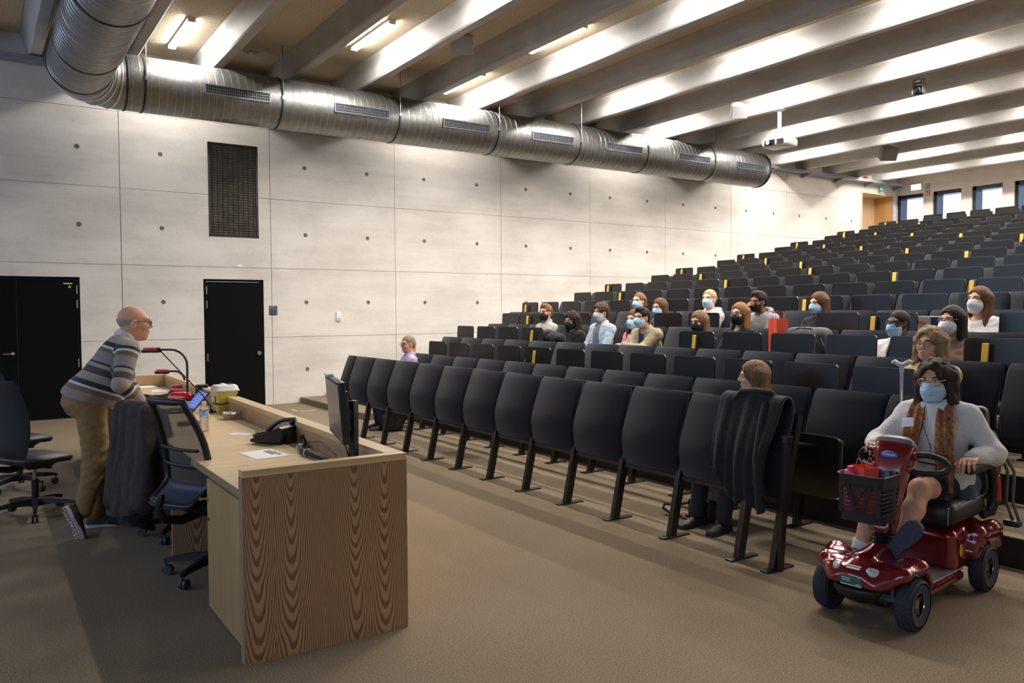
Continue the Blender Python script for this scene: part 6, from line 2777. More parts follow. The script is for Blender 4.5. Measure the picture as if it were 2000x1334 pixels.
for s in (-1, 1):
    g.cone((-0.985, s * 0.16, 0.58), (-1.02, s * 0.15, 0.95), 0.045, 0.04, k=0.04)
V, F = g.nets()
nobj('backrest', [(V, F, 0)], m_leather, sc)
for s in (-1, 1):
    b = MB()
    b.rbox((-0.93, s * 0.25 - 0.032, 0.715), (-0.58, s * 0.25 + 0.032, 0.768), 0.018)
    arm = b.build('armrest', m_sblack, sc)
    b = MB()
    b.tube([(-0.90, s * 0.25, 0.73), (-0.955, s * 0.25, 0.66), (-0.975, s * 0.25, 0.52), (-0.965, s * 0.235, 0.45), (-0.92, s * 0.20, 0.435)], 0.030, 10)
    b.build('armrest_support', m_sblack, arm, smooth=60)
    b = MB()
    b.tube([(-0.952, s * 0.266, 0.665), (-0.966, s * 0.268, 0.60), (-0.970, s * 0.268, 0.52)], 0.020, 8)
    b.build('red_reflector', M('reflector_red', (190, 26, 34), 0.25, coat=0.5), arm, smooth=60)
# steering column: bellows, tiller, handlebars
b = MB()
pr = []
for q in range(11):
    z = q * 0.0095
    pr.append((0.056 if q % 2 else 0.044, z))
b.lathe([(0.0, 0)] + pr + [(0.0, 0.095)], 22, (-0.125, 0.0, 0.345), rotm('Y', -0.30))
b.build('bellows', m_sblack, sc, smooth=20)


def rr2(w, d, n=28, p=3.2):
    t_ = np.arange(n) * 2 * PI / n
    return np.stack([np.sign(np.cos(t_)) * np.abs(np.cos(t_)) ** (2 / p) * d / 2, np.sign(np.sin(t_)) * np.abs(np.sin(t_)) ** (2 / p) * w / 2, np.zeros(n)], 1)


def stacked(secs):
    b = MB()
    b.loft([rr2(w, d) @ rotm('Y', a).T + np.array(c) for c, w, d, a in secs])
    return b


ax = -0.42
b = stacked([((-0.14, -0.01, 0.42), 0.10, 0.09, ax), ((-0.15, -0.01, 0.44), 0.13, 0.11, ax), ((-0.175, -0.01, 0.50), 0.12, 0.10, ax), ((-0.215, -0.012, 0.60), 0.13, 0.11, ax),
             ((-0.255, -0.014, 0.72), 0.165, 0.125, ax), ((-0.29, -0.016, 0.80), 0.195, 0.135, ax), ((-0.315, -0.016, 0.86), 0.215, 0.135, ax - 0.2), ((-0.325, -0.016, 0.875), 0.20, 0.12, ax - 0.2)])
til = b.build('tiller', m_red, sc, smooth=50)
b = stacked([((-0.318, -0.016, 0.862), 0.219, 0.140, ax - 0.2), ((-0.325, -0.016, 0.885), 0.21, 0.135, ax - 0.2), ((-0.345, -0.016, 0.902), 0.16, 0.10, ax - 0.2), ((-0.35, -0.016, 0.906), 0.05, 0.04, ax - 0.2)])
b.build('tiller_cap', m_sgrey, til, smooth=50)
b = MB()
b.sphere((0, 0, 0), (0.005, 0.048, 0.019), 18, 8)
b.xf(rotm('Y', -0.42), (-0.232, -0.016, 0.835))
bd = b.build('blue_logo_badge', M('logo_blue', (44, 84, 170), 0.3), til)
tc_ = bpy.data.curves.new('logo_text', 'FONT')
tc_.body = 'Invacare'
tc_.size = 0.021
tc_.align_x = 'CENTER'
tc_.align_y = 'CENTER'
tc_.extrude = 0.0004
tt_ = bpy.data.objects.new('logo_lettering', tc_)
COL.objects.link(tt_)
bpy.context.view_layer.update()
tm_ = bpy.data.meshes.new_from_object(tt_.evaluated_get(bpy.context.evaluated_depsgraph_get()))
bpy.data.objects.remove(tt_)
tm_.materials.clear()
tm_.materials.append(m_paper)
tt_ = bpy.data.objects.new('logo_lettering', tm_)
COL.objects.link(tt_)
tt_.parent = til
Rt = rotm('Y', -0.42) @ np.array(((0, 0, 1), (1, 0, 0), (0, 1, 0)))
mw = Matrix(Rt.tolist()).to_4x4()
mw.translation = Vector((-0.2262, -0.016, 0.8375))
tt_.matrix_local = mw
for s in (-1, 1):
    b = MB()
    y0 = -0.016 + s * 0.10
    P = [(-0.315, y0, 0.835), (-0.345, y0 + s * 0.06, 0.838), (-0.385, y0 + s * 0.12, 0.815), (-0.40, y0 + s * 0.145, 0.78), (-0.385, y0 + s * 0.125, 0.745), (-0.345, y0 + s * 0.06, 0.735), (-0.30, y0 - s * 0.01, 0.745)]
    tq = np.linspace(0, 6, 31)
    P = np.array(P)
    P = np.stack([np.interp(tq, range(7), P[:, i]) for i in range(3)], 1)
    for _ in range(3):
        P[1:-1] = 0.25 * P[:-2] + 0.5 * P[1:-1] + 0.25 * P[2:]
    b.tube(P, 0.0165, 10)
    hb2 = b.build('handlebar', m_sblack, til, smooth=60)
    b = MB()
    b.rbox((-0.325, y0 - 0.018, 0.805), (-0.285, y0 + 0.018, 0.860), 0.01)
    b.build('handlebar_clamp', m_red, til)
    b = MB()
    b.tube([(-0.33, y0 + s * 0.01, 0.80), (-0.37, y0 + s * 0.06, 0.79), (-0.385, y0 + s * 0.085, 0.785)], 0.007, 8)
    b.build('throttle_lever', m_sblack, til, smooth=60)
    b = MB()
    b.sphere((-0.262, -0.016 + s * 0.092, 0.765), (0.02, 0.017, 0.017), 12, 8)
    b.build('indicator', M('indicator_red', (150, 16, 40), 0.12, coat=1), til)
# basket: real slatted walls
bas = MB()
bx0, bx1, by0, by1, bz0, bz1 = -0.185, 0.055, -0.165, 0.080, 0.505, 0.752
tp = 0.014


def wallquad(side, z):
    f = (z - bz0) / (bz1 - bz0)
    i = tp * (1 - f)
    return bx0 + i, bx1 - i, by0 + i, by1 - i


def band(z0, z1, t=0.004):
    a0, a1, c0, c1 = wallquad(0, z0)
    e0, e1, f0, f1 = wallquad(0, z1)
    r0 = np.array(rrect(a1 - a0, c1 - c0, z0, 0.035)) + np.array(((a0 + a1) / 2, (c0 + c1) / 2, 0))
    r1 = np.array(rrect(e1 - e0, f1 - f0, z1, 0.035)) + np.array(((e0 + e1) / 2, (f0 + f1) / 2, 0))
    cc = np.array(((a0 + a1) / 2, (c0 + c1) / 2, 0))
    def ins(r):
        q = (r - cc)
        q[:, :2] *= 1 - t / 0.1
        return q + cc
    bas.loft([r0, r1, ins(r1.copy()), ins(r0.copy()), r0], caps=False)


band(bz1 - 0.062, bz1)
bas.tube(np.array(rrect(bx1 - bx0 + 0.006, by1 - by0 + 0.006, bz1, 0.037)) + np.array(((bx0 + bx1) / 2, (by0 + by1) / 2, 0)), 0.005, 6, closed=True)
band(bz0, bz0 + 0.055)
for q in range(6):
    z = bz0 + 0.068 + q * 0.0215
    band(z, z + 0.0085)
# solid V on the front and corner posts
for (y0, y1) in ((by0 + 0.06, -0.058), (by1 - 0.06, -0.026)):
    bas.bar((bx1 + 0.001, y0 - 0.0, bz1 - 0.05), (bx1 - 0.010, y1, bz0 + 0.05), 0.024, 0.005, up=(1, 0, 0))
for yy in (by0 + 0.022, by1 - 0.022):
    bas.bar((bx1 - 0.006, yy, bz1 - 0.05), (bx1 - 0.013, yy, bz0 + 0.04), 0.020, 0.006, up=(1, 0, 0))
bas.prism([(-0.082, bz1 - 0.055), (-0.002, bz1 - 0.055), (-0.042, bz0 + 0.125)], 0, bx1 - 0.009, bx1 + 0.0005)
fl_ = np.array(rrect(bx1 - bx0 - 2 * tp, by1 - by0 - 2 * tp, bz0, 0.03)) + np.array(((bx0 + bx1) / 2, (by0 + by1) / 2, 0))
bas.loft([fl_, fl_ + np.array((0, 0, 0.004))])
bas.build('basket', m_sblack, sc, smooth=35)
b = MB()
b.rbox((-0.22, -0.06, 0.60), (-0.18, 0.03, 0.66), 0.006)
b.build('basket_bracket', m_sblack, sc)

# things riding in the basket
Ms = Matrix.Rotation(SA, 4, 'Z')
Ms.translation = Vector((SX, SY, 0))


def s2w(p):
    return tuple(Ms @ Vector(p))


m_bag = M('bag_orange', (226, 78, 48), 0.75, n=(12, 0.1), bump=(30, 0.2))
m_cord = M('bag_cord', (214, 76, 52), 0.8)


def paper_bag(label, loc, rz, w, d, h, tip=0.0, col=m_bag):
    o = thing('paper_bag', label, 'bag', loc, rz)
    b = MB()
    b.loft([[(x * w / 2, y * d / 2, z) for x, y in ((1, 1), (0, 0.8 if z > 0.1 * h else 1), (-1, 1), (-1, -1), (0, -0.8 if z > 0.1 * h else -1), (1, -1))] for z in (0.0, h * 0.5, h)], caps=False)
    b.box((-w / 2, -d / 2, 0), (w / 2, d / 2, 0.002))
    o2 = b.build('bag_body', col, o, smooth=0)
    for s in (-1, 1):
        b = MB()
        t_ = np.linspace(0, 1, 15)
        P = np.stack([(-0.22 + 0.44 * t_) * w, np.full(15, s * d * 0.38), h - 0.01 + 0.42 * w * np.sin(PI * t_) ** 0.55], 1)
        b.tube(P, 0.0028, 6)
        b.build('bag_handle', m_cord, o, smooth=60)
    return o


o = paper_bag('orange-red paper bag with cord handles standing in the scooter basket', s2w((-0.055, -0.065, 0.511)), SA + math.radians(60), 0.125, 0.085, 0.275)
o = thing('pink_flask', 'bright pink flask with a lid in the scooter basket beside the orange bag', 'bottle', s2w((-0.02, -0.125, 0.511)))
b = MB()
b.lathe([(0.028, 0), (0.032, 0.006), (0.032, 0.235), (0.026, 0.25), (0.0, 0.25)], 20)
b.build('flask_body', M('flask_pink', (232, 84, 130), 0.4, n=(10, 0.05)), o)
b = MB()
b.lathe([(0.014, 0.25), (0.016, 0.252), (0.015, 0.272), (0.0, 0.273)], 16)
b.build('flask_lid', M('flask_lid', (226, 60, 112), 0.4), o)
o = thing('tin_cup', 'dark blue-grey round tin in the scooter basket in front of the red tiller', 'cup', s2w((-0.115, 0.035, 0.511)))
b = MB()
b.lathe([(0.034, 0), (0.037, 0.005), (0.037, 0.255), (0.033, 0.262), (0.0, 0.262)], 22)
b.build('tin_body', M('tin_slate', (52, 58, 76), 0.35, metal=0.3), o)
b = MB()
b.box((-0.010, 0.0365, 0.22), (0.012, 0.0385, 0.25))
b.xf(rotm('Z', -0.9))
b.build('tin_label', m_paper, o, smooth=0)

# walking cane clipped behind the seat
o = thing('walking_cane', 'silver walking cane with a curved grey handle standing behind the scooter seat', 'cane', s2w((-1.06, -0.325, 0.36)), SA)
b = MB()
b.cyl((0, 0, 0.0), (0, 0, 0.90), 0.0115, n=14)
b.build('shaft', M('cane_silver', (196, 198, 206), 0.25, metal=0.85), o)
b = MB()
P = [(0.0, -0.062, 0.918), (0.0, -0.045, 0.926), (0.0, -0.022, 0.912), (0.0, 0.0, 0.905), (0.0, 0.022, 0.914), (0.0, 0.048, 0.930), (0.0, 0.066, 0.922)]
b.tube(P, [0.010, 0.015, 0.015, 0.016, 0.016, 0.015, 0.009], 10)
b.cyl((0, 0, 0.86), (0, 0, 0.91), 0.0135, n=12)
b.build('handle', M('cane_grip', (168, 170, 178), 0.4), o, smooth=60)
b = MB()
b.cyl((0, 0, -0.01), (0, 0, 0.03), 0.017, n=12)
b.build('rubber_tip', m_sblack, o)
b = MB()
b.rbox((0.0, -0.03, 0.1), (0.12, 0.03, 0.13), 0.008)
o2 = b.build('cane_holder', m_sblack, sc)
o2.location = (-1.06, -0.325, 0.36)
# rucksack hanging behind the seat
o = thing('rucksack', 'dark green rucksack with dangling straps hanging behind the scooter seat', 'bag', s2w((-1.19, 0.02, 0.46)), SA)
b = MB()
g = SG((-0.13, -0.24, -0.05), (0.12, 0.26, 0.50), 0.014)
g.rbox((0.0, 0.0, 0.22), (0.075, 0.17, 0.21), 0.06, k=0.02)
g.rbox((-0.06, 0.0, 0.14), (0.04, 0.13, 0.11), 0.04, k=0.02)
g.noise(0.004, (40, 40, 40))
V, F = g.nets()
nobj('rucksack_body', [(V, F, 0)], cloth('rucksack_green', (44, 50, 44)), o)
for y0, y1 in ((0.17, 0.235), (0.19, 0.27)):
    b = MB()
    b.tube([(0.04, y0, 0.36), (0.03, y1, 0.20), (0.02, y1 - 0.01, 0.02), (0.0, y1 + 0.02, -0.09)], 0.009, 6)
    b.build('strap', cloth('strap_green', (92, 104, 88)), o, smooth=60)
b = MB()
b.rbox((-0.03, 0.21, -0.13), (0.03, 0.30, -0.09), 0.012)
b.build('strap_buckle', m_sblack, o)

# ---------------------------------------------------------------- rider
rider = thing('person', 'scooter rider with dark wavy hair, blue mask, white sweater and paisley scarf', 'person', (SX, SY, 0), SA)
m_sweat = M('sweater_white', (226, 222, 216), 0.95, n=(140, 0.10), bump=(160, 0.9), spec=0.1, sheen=0.3)
hip = np.array((-0.80, 0.0, 0.625))
neck = np.array((-0.835, -0.012, 1.055))
J = dict(hip=hip, neck=neck)
J['shL'], J['shR'] = np.array((-0.84, 0.150, 1.000)), np.array((-0.84, -0.172, 0.998))
J['wrL'] = np.array((-0.675, 0.238, 0.800))
J['elL'] = np.array((-0.88, 0.275, 0.800))
J['wrR'] = np.array((-0.45, -0.20, 0.842))
J['elR'], _ = ik(J['shR'], J['wrR'], 0.27, 0.24, (-0.1, -0.7, -0.7))
J['hpL'], J['hpR'] = hip + (0.02, 0.09, -0.01), hip + (0.02, -0.09, -0.01)
J['knL'], J['knR'] = np.array((-0.41, 0.075, 0.630)), np.array((-0.43, -0.16, 0.625))
J['anL'], J['anR'] = np.array((-0.195, 0.075, 0.395)), np.array((-0.36, -0.235, 0.265))
Rh = rotm('Z', math.radians(4)) @ rotm('Y', math.radians(0)) @ rotm('X', math.radians(3))
hc = np.array((-0.79, -0.012, 1.197))
pieces = []
g = SG((-1.0, -0.42, 0.12), (-0.12, 0.42, 1.16), 0.0105)
torso_prims(g, J, -0.01, True)
for s in 'LR':
    hp, kn, an = J['hp' + s], J['kn' + s], J['an' + s]
    g.cone(hp, kn, 0.082, 0.056, 0.04)
    g.ell(kn + (0.012, 0, 0.01), (0.05, 0.048, 0.052), k=0.03)
    g.cone(kn, kn + (an - kn) * 0.4, 0.053, 0.054, 0.03)
    g.cone(kn + (an - kn) * 0.4, an, 0.054, 0.036, 0.03)
V, F = g.nets()
pieces.append((V, F, 0))
pieces.append(add_head(rider, hc, Rh, neck + (0, 0, -0.05), SK2, True, 'wavy', hairmat('hair_deep_brown', (70, 52, 42), (34, 25, 21)), 'surgical', (GL_GOLD, 0.026, 0), brow=(40, 30, 26), hs=0.97))
for s, n, pn, cu, hv_ in ((1, 'L', (0.05, 0.0, -1), 0.75, 'wrL'), (-1, 'R', (0.3, 0, -1), 0.9, 'wrR')):
    d = unit(J['wr' + n] - J['el' + n]) if n == 'R' else unit(np.array((0.8, 0.10, -0.12)))
    pnv = np.array(pn, float)
    z = -unit(pnv - d * (pnv @ d))
    y = np.cross(z, d)
    hv, hf = hand_mesh(-s, cu, spread=0.16)
    pieces.append((xform(hv * 0.98, np.stack([d, y, z], 1), J['wr' + n]), hf, 0))
nobj('body', pieces, SK2, rider)
# sweater
g = SG((-1.06, -0.48, 0.52), (-0.36, 0.46, 1.16), 0.0085)
R, up, lat, fw = torso_prims(g, J, 0.022, True, arms=False)
for s in 'LR':
    sh, el, wr = J['sh' + s], J['el' + s], J['wr' + s]
    g.cone(sh, el, 0.066, 0.060, 0.04)
    g.cone(el, el + (wr - el) * 0.86, 0.060, 0.047, 0.04)
    e = el + (wr - el) * 0.86
    g.cone(e, e + unit(wr - el) * 0.03, 0.042, 0.042, 0.01)
g.cone(hip + (0.03, -0.07, 0.02), hip + (0.03, 0.07, 0.02), 0.135, 0.135, 0.06)
g.cone(neck + up * 0.02 + fw * 0.01, neck + up * 0.2 + fw * 0.04, 0.066, 0.085, 0.012, 's')
g.plane((0, 0, -1), -0.565)
g.noise(0.005, (40, 36, 44), 0.7)
V, F = g.nets()
sw_o = nobj('sweater', [(V, F, 0)], m_sweat, rider)
# dark shorts
g = SG((-1.02, -0.30, 0.50), (-0.45, 0.30, 0.78), 0.0105)
g.ell(hip, (0.125, 0.170, 0.095), None, 0.05)
for s in 'LR':
    hp, kn = J['hp' + s], J['kn' + s]
    g.cone(hp, hp + (kn - hp) * 0.58, 0.094, 0.080, 0.04)
V, F = g.nets()
nobj('shorts', [(V, F, 0)], cloth('shorts_black', (24, 23, 24)), rider)
# scarf strands
m_scarf = M('scarf_paisley', (176, 112, 66), 0.9, n=(42, 0.9, (66, 40, 34)), bump=(120, 0.3))
sf = None
for s, zend, yo in ((-1, 0.70, -0.085), (1, 0.60, 0.115)):
    b = MB()
    P = [neck + (-0.05, 0, 0.045), neck + (-0.02, s * 0.065, 0.045), neck + (0.085, s * 0.078, 0.005), np.array((-0.655, yo * 0.85, 0.955)), np.array((-0.612, yo, 0.84)), np.array((-0.602, yo + s * 0.01, 0.73)), np.array((-0.575, yo + s * 0.015, zend))]
    P = np.array(P)
    tq = np.linspace(0, 6, 25)
    P = np.stack([np.interp(tq, range(7), P[:, i]) for i in range(3)], 1)
    for _ in range(2):
        P[1:-1] = 0.25 * P[:-2] + 0.5 * P[1:-1] + 0.25 * P[2:]
    rings = []
    for i, p in enumerate(P):
        t = i / 24
        w = 0.030 + 0.020 * min(1, t * 2.2)
        o = np.array((0.97, 0.0, 0.25)) if t > 0.3 else unit(np.array((p[0] - neck[0] + 0.03, p[1] - neck[1], 0.4)))
        tg = unit(P[min(24, i + 1)] - P[max(0, i - 1)])
        sd = unit(np.cross(tg, o))
        rg = []
        for a in np.linspace(-1, 1, 9):
            rg.append(p + sd * w * a + o * (0.012 + 0.008 * math.cos(a * 7 + i * 0.15)))
        for a in np.linspace(1, -1, 9):
            rg.append(p + sd * w * a + o * (-0.004))
        rings.append(rg)
    b.loft(rings)
    so_ = b.build('scarf', m_scarf, rider, smooth=60)
    b = MB()
    e = P[-1]
    for q in range(16):
        yy = e[1] - 0.046 + q * 0.0061
        b.tube([(e[0] + 0.004, yy, e[2] + 0.005), (e[0] + 0.008 + 0.006 * math.sin(q * 2), yy + 0.003 * math.sin(q), e[2] - 0.035), (e[0] + 0.004, yy + 0.004 * math.cos(q * 1.7), e[2] - 0.072)], 0.0016, 4)
    tag(b.build('scarf_fringe', M('fringe_brown', (92, 68, 46), 0.9), so_, smooth=60), kind='stuff')
b = MB()
P = [neck + (0.055, 0.0, -0.01), (-0.665, -0.03, 0.97), (-0.622, 0.015, 0.90), (-0.606, 0.045, 0.84), (-0.606, 0.045, 0.78)]
b.tube(P, 0.0022, 5)
nk = b.build('necklace', M('cord_dark', (70, 50, 60), 0.6), rider, smooth=60)
for q, (p, c_) in enumerate((((-0.622, 0.015, 0.90), (80, 60, 110)), ((-0.609, 0.040, 0.855), (60, 90, 140)), ((-0.605, 0.045, 0.82), (110, 150, 170)), ((-0.605, 0.045, 0.785), (70, 40, 60)))):
    b = MB()
    b.sphere(p, (0.005, 0.005, 0.008), 8, 6)
    b.build('bead', M('bead_%d' % q, c_, 0.3), nk)
b = MB()
b.rbox((-0.003, -0.033, -0.026), (0.003, 0.033, 0.026), 0.003, seg=1)
b.xf(rotm('Y', -0.30) @ rotm('X', 0.15), (-0.628, -0.092, 0.965))
b.build('name_badge', m_badge, sw_o, smooth=0)
b = MB()
b.lathe([(0.030, -0.022), (0.042, -0.010), (0.042, 0.012), (0.030, 0.022)], 16, caps=False)
d = unit(J['wrR'] - J['elR'])
s_, u_2, d_ = frame(d)
b.xf(np.stack([s_, u_2, d_], 1), J['elR'] + (J['wrR'] - J['elR']) * 0.45)
b.v = [q for q in b.v]
cf = b.build('elbow_cuff', M('cuff_grey', (120, 122, 128), 0.5), rider, smooth=60)
cf.scale = (1, 1, 1)
# shoes: left sole turned to the viewer, right foot flat behind the column
m_shoe = M('shoe_navy', (34, 36, 50), 0.6)
m_sole = M('sole_navy', (56, 60, 80), 0.75, n=(50, 0.2), bump=(90, 0.4))
shoe('shoe', (-0.185, 0.085, 0.375), (0.06, 0.62, 0.78), (-0.97, 0.06, 0.12), m_shoe, m_sole, rider, L=0.275)
shoe('shoe', (-0.355, -0.235, 0.262), (0.97, -0.1, 0.0), (0, 0, 1), m_shoe, m_sole, rider, L=0.25)
b = MB()
for an, kn in ((J['anR'], J['knR']),):
    d = unit(kn - an)
    b.cyl(an - d * 0.02, an + d * 0.03, 0.043, 0.045, n=16)
b.build('sock', M('sock_white', (226, 224, 224), 0.9), rider)
# denim jacket bunched beside the rider on the seat
o = thing('denim_jacket', 'bunched slate-blue jacket on the scooter seat beside the rider', 'jacket', s2w((-0.83, 0.165, 0.545)), SA)
g = SG((-0.14, -0.10, -0.03), (0.18, 0.10, 0.20), 0.011)
g.ell((0.0, 0.0, 0.06), (0.11, 0.055, 0.075), k=0.03)
g.ell((0.07, 0.01, 0.03), (0.08, 0.05, 0.045), k=0.03)
g.noise(0.008, (45, 50, 40), 2.0)
g.plane((0, 0, -1), 0.0)
V, F = g.nets()
nobj('jacket_body', [(V, F, 0)], cloth('denim_slate', (62, 72, 86)), o)

# ================================================================== THE LECTURER
def stripe_mat():
    m = bpy.data.materials.new('sweater_stripes')
    m.use_nodes = True
    N, L = nt(m)
    b = N['Principled BSDF']
    b.inputs['Roughness'].default_value = 0.95
    b.inputs['Sheen Weight'].default_value = 0.15
    at = N.new('ShaderNodeAttribute')
    at.attribute_name = 'stripe'
    r = N.new('ShaderNodeValToRGB')
    r.color_ramp.interpolation = 'CONSTANT'
    tau, nav, whi, oli, gre, bro = (166, 152, 136), (34, 38, 56), (222, 216, 208), (112, 92, 66), (142, 130, 126), (74, 60, 58)
    seq = [(0, bro), (.055, tau), (.135, nav), (.172, whi), (.190, oli), (.222, gre), (.300, nav), (.314, tau), (.345, bro), (.395, tau), (.452, nav), (.488, whi), (.505, oli), (.540, gre), (.622, nav), (.637, tau), (.672, bro)]
    e = r.color_ramp.elements
    for q, (p, c) in enumerate(seq):
        if q < 2:
            el = e[q]
            el.position = p / 0.75
        else:
            el = e.new(p / 0.75)
        el.color = (*lin(c), 1)
    L.new(at.outputs['Fac'], r.inputs[0])
    tc = N.new('ShaderNodeTexCoord')
    t = N.new('ShaderNodeTexNoise')
    t.inputs['Scale'].default_value = 160
    L.new(tc.outputs['Object'], t.inputs['Vector'])
    mx = N.new('ShaderNodeMixRGB')
    mx.blend_type = 'MULTIPLY'
    mx.inputs[0].default_value = 0.35
    L.new(r.outputs[0], mx.inputs[1])
    L.new(t.outputs['Color'], mx.inputs[2])
    gm = N.new('ShaderNodeGamma')
    gm.inputs[1].default_value = 0.86
    L.new(mx.outputs[0], gm.inputs[0])
    L.new(gm.outputs[0], b.inputs['Base Color'])
    bp = N.new('ShaderNodeBump')
    bp.inputs['Strength'].default_value = 0.4
    bp.inputs['Distance'].default_value = 0.004
    L.new(t.outputs['Fac'], bp.inputs['Height'])
    L.new(bp.outputs[0], b.inputs['Normal'])
    MATS['sweater_stripes'] = m
    return m


LX, LY = 0.70, 6.74
lec = thing('person', 'bald man in glasses and a striped sweater leaning over the lecture desk', 'person', (LX, LY, 0))
hip = np.array((-0.03, 0.0, 0.985))
neck = np.array((0.225, 0.0, 1.415))
J = dict(hip=hip, neck=neck, belly=0.045)
J['shR'], J['shL'] = np.array((0.235, -0.185, 1.355)), np.array((0.235, 0.185, 1.355))
J['wrR'], J['wrL'] = np.array((0.33, -0.215, 0.925)), np.array((0.42, 0.16, 0.84))
J['elR'], J['wrR'] = ik(J['shR'], J['wrR'], 0.275, 0.255, (-0.5, -0.4, -0.3))
J['elL'], J['wrL'] = ik(J['shL'], J['wrL'], 0.30, 0.27, (-0.6, 0.5, -0.3))
J['hpR'], J['hpL'] = np.array((-0.01, -0.095, 0.955)), np.array((-0.01, 0.095, 0.955))
J['knR'], J['knL'] = np.array((0.00, -0.12, 0.515)), np.array((0.06, 0.10, 0.53))
J['anR'], J['anL'] = np.array((-0.085, -0.14, 0.165)), np.array((0.025, 0.07, 0.09))
Rh = rotm('Z', math.radians(-4)) @ rotm('Y', math.radians(2))
hc = np.array((0.305, -0.005, 1.548))
pieces = []
g = SG((-0.35, -0.40, 0.0), (0.62, 0.40, 1.55), 0.013)
torso_prims(g, J, -0.008)
leg_prims(g, J, -0.006)
V, F = g.nets()
pieces.append((V, F, 0))
pieces.append(add_head(lec, hc, Rh, neck + (-0.03, 0, -0.03), SK6, False, 'bald', H_SILV, None, (GL_BLACK, 0.021, 0), lips=(186, 110, 100), brow=(150, 116, 96), hs=1.08))
for n, s, pn in (('R', -1, (-0.3, 0.2, -1)), ('L', 1, (0, 0, -1))):
    d = unit((J['wr' + n] - J['el' + n]) * (1, 1, 0.6))
    pnv = np.array(pn, float)
    z = -unit(pnv - d * (pnv @ d))
    y = np.cross(z, d)
    hv, hf = hand_mesh(-s, 0.45)
    pieces.append((xform(hv * 1.03, np.stack([d, y, z], 1), J['wr' + n]), hf, 0))
nobj('body', pieces, SK6, lec)
# striped sweater with stripe coordinate measured from the shoulders down
g = SG((-0.36, -0.36, 0.74), (0.60, 0.36, 1.58), 0.0085)
R, up, lat, fw = torso_prims(g, J, 0.020, arms=False)
gb = g.D.copy()
for s in 'LR':
    sh, el, wr = J['sh' + s], J['el' + s], J['wr' + s]
    g.cone(sh, el, 0.076, 0.064, 0.035)
    g.cone(el, el + (wr - el) * 0.93, 0.064, 0.046, 0.03)
g.cone(hip + (-0.02, -0.065, 0.02), hip + (-0.02, 0.065, 0.02), 0.146, 0.146, 0.08)
g.cone(hip + up * 0.10 + fw * 0.05 + lat * -0.03, hip + up * 0.10 + fw * 0.05 + lat * 0.03, 0.14, 0.14, 0.08)
g.cone(neck + up * 0.03 + fw * 0.02, neck + up * 0.25 + fw * 0.02, 0.072, 0.085, 0.012, 's')
hemn = unit(np.array((math.sin(math.radians(22)), 0, math.cos(math.radians(22)))))
g.plane(-hemn, -(hemn @ (hip + (0, 0, -0.02))))
g.noise(0.006, (26, 24, 34), 0.4)
V, F = g.nets()
tl = hemn
top = neck + up * 0.10
st = (top - V) @ tl
tb_ = (hip - up * 0.02)
dmin = None
for s in 'LR':
    sh, el, wr = J['sh' + s], J['el' + s], J['wr' + s]
    best = np.full(len(V), 9.0)
    par = np.zeros(len(V))
    acc = 0.0
    for a, b_ in ((sh, el), (el, wr)):
        d = b_ - a
        L = np.linalg.norm(d)
        t = np.clip((V - a) @ d / L ** 2, 0.0, 1.0)
        q = np.linalg.norm(V - a - t[:, None] * d, axis=1)
        m = q < best
        best[m] = q[m]
        par[m] = acc + t[m] * L
        acc += L
    sgn = -1 if s == 'R' else 1
    arm = (best < 0.105) & (V[:, 1] * sgn > 0.112) & (par > 0.0)
    # the shoulder seam starts at the white stripe
    st = np.where(arm, 0.150 + par * 0.98, st)
sw = nobj('sweater', [(V, F, 0)], stripe_mat(), lec, attr=('stripe', np.clip(st, 0, 0.749) / 0.75))
b = MB()
cc = neck + up * 0.045 + fw * 0.0
t_ = np.linspace(0.10 * PI, 1.90 * PI, 17)
b.loft([[cc + fw * math.cos(a) * 0.070 + lat * math.sin(a) * 0.070 - up * 0.03, cc + fw * math.cos(a) * 0.066 + lat * math.sin(a) * 0.066 + up * 0.020, cc + fw * math.cos(a) * 0.072 + lat * math.sin(a) * 0.072 + up * 0.022,
         cc + fw * math.cos(a) * 0.086 + lat * math.sin(a) * 0.086 - up * 0.022] for a in t_])
b.build('shirt_collar', M('collar_white', (224, 222, 226), 0.8), lec, smooth=50)
# trousers with folds
g = SG((-0.38, -0.34, 0.03), (0.34, 0.34, 1.10), 0.0095)
g.ell(hip + (-0.03, 0, -0.01), (0.142, 0.180, 0.13), None, 0.05)
for s in 'LR':
    hp, kn, an = J['hp' + s], J['kn' + s], J['an' + s]
    g.cone(hp, kn, 0.108, 0.082, 0.05)
    g.cone(kn, an + (kn - an) * 0.06, 0.080, 0.062, 0.03)
g.plane((0, 0, 1), 1.06)
V_ = g.ax[2][None, None, :]
g.noise(0.006, (22, 26, 38), 1.1)
g.noise(0.004, (48, 40, 60), 0.3)
V, F = g.nets()
tr_o = nobj('trousers', [(V, F, 0)], cloth('chino_tan', (142, 112, 72), 0.12, 0.85, 60), lec)
b = MB()
b.tube([(-0.135, -0.110, 1.0), (-0.150, -0.10, 0.93), (-0.16, -0.085, 0.90)], 0.003, 5)
b.build('pocket_seam', M('seam_tan', (104, 80, 48), 0.9), tr_o, smooth=60)
m_gshoe = M('shoe_charcoal', (58, 58, 60), 0.8, n=(90, 0.15))
m_wsole = M('sole_white', (206, 200, 194), 0.7)
m_tread = M('sole_brown', (128, 104, 92), 0.8, n=(30, 0.1))
shoe('shoe', (0.035, 0.068, 0.088 + 0.010), (0.97, -0.22, 0), (0, 0, 1), m_gshoe, m_wsole, lec, L=0.29, w=0.1)
so, Rs, off = shoe('shoe', (-0.098, -0.15, 0.172), (0.30, -0.28, -0.80), (0.80, 0.42, 0.34), m_gshoe, m_wsole, lec, L=0.29, w=0.1)
b = MB()
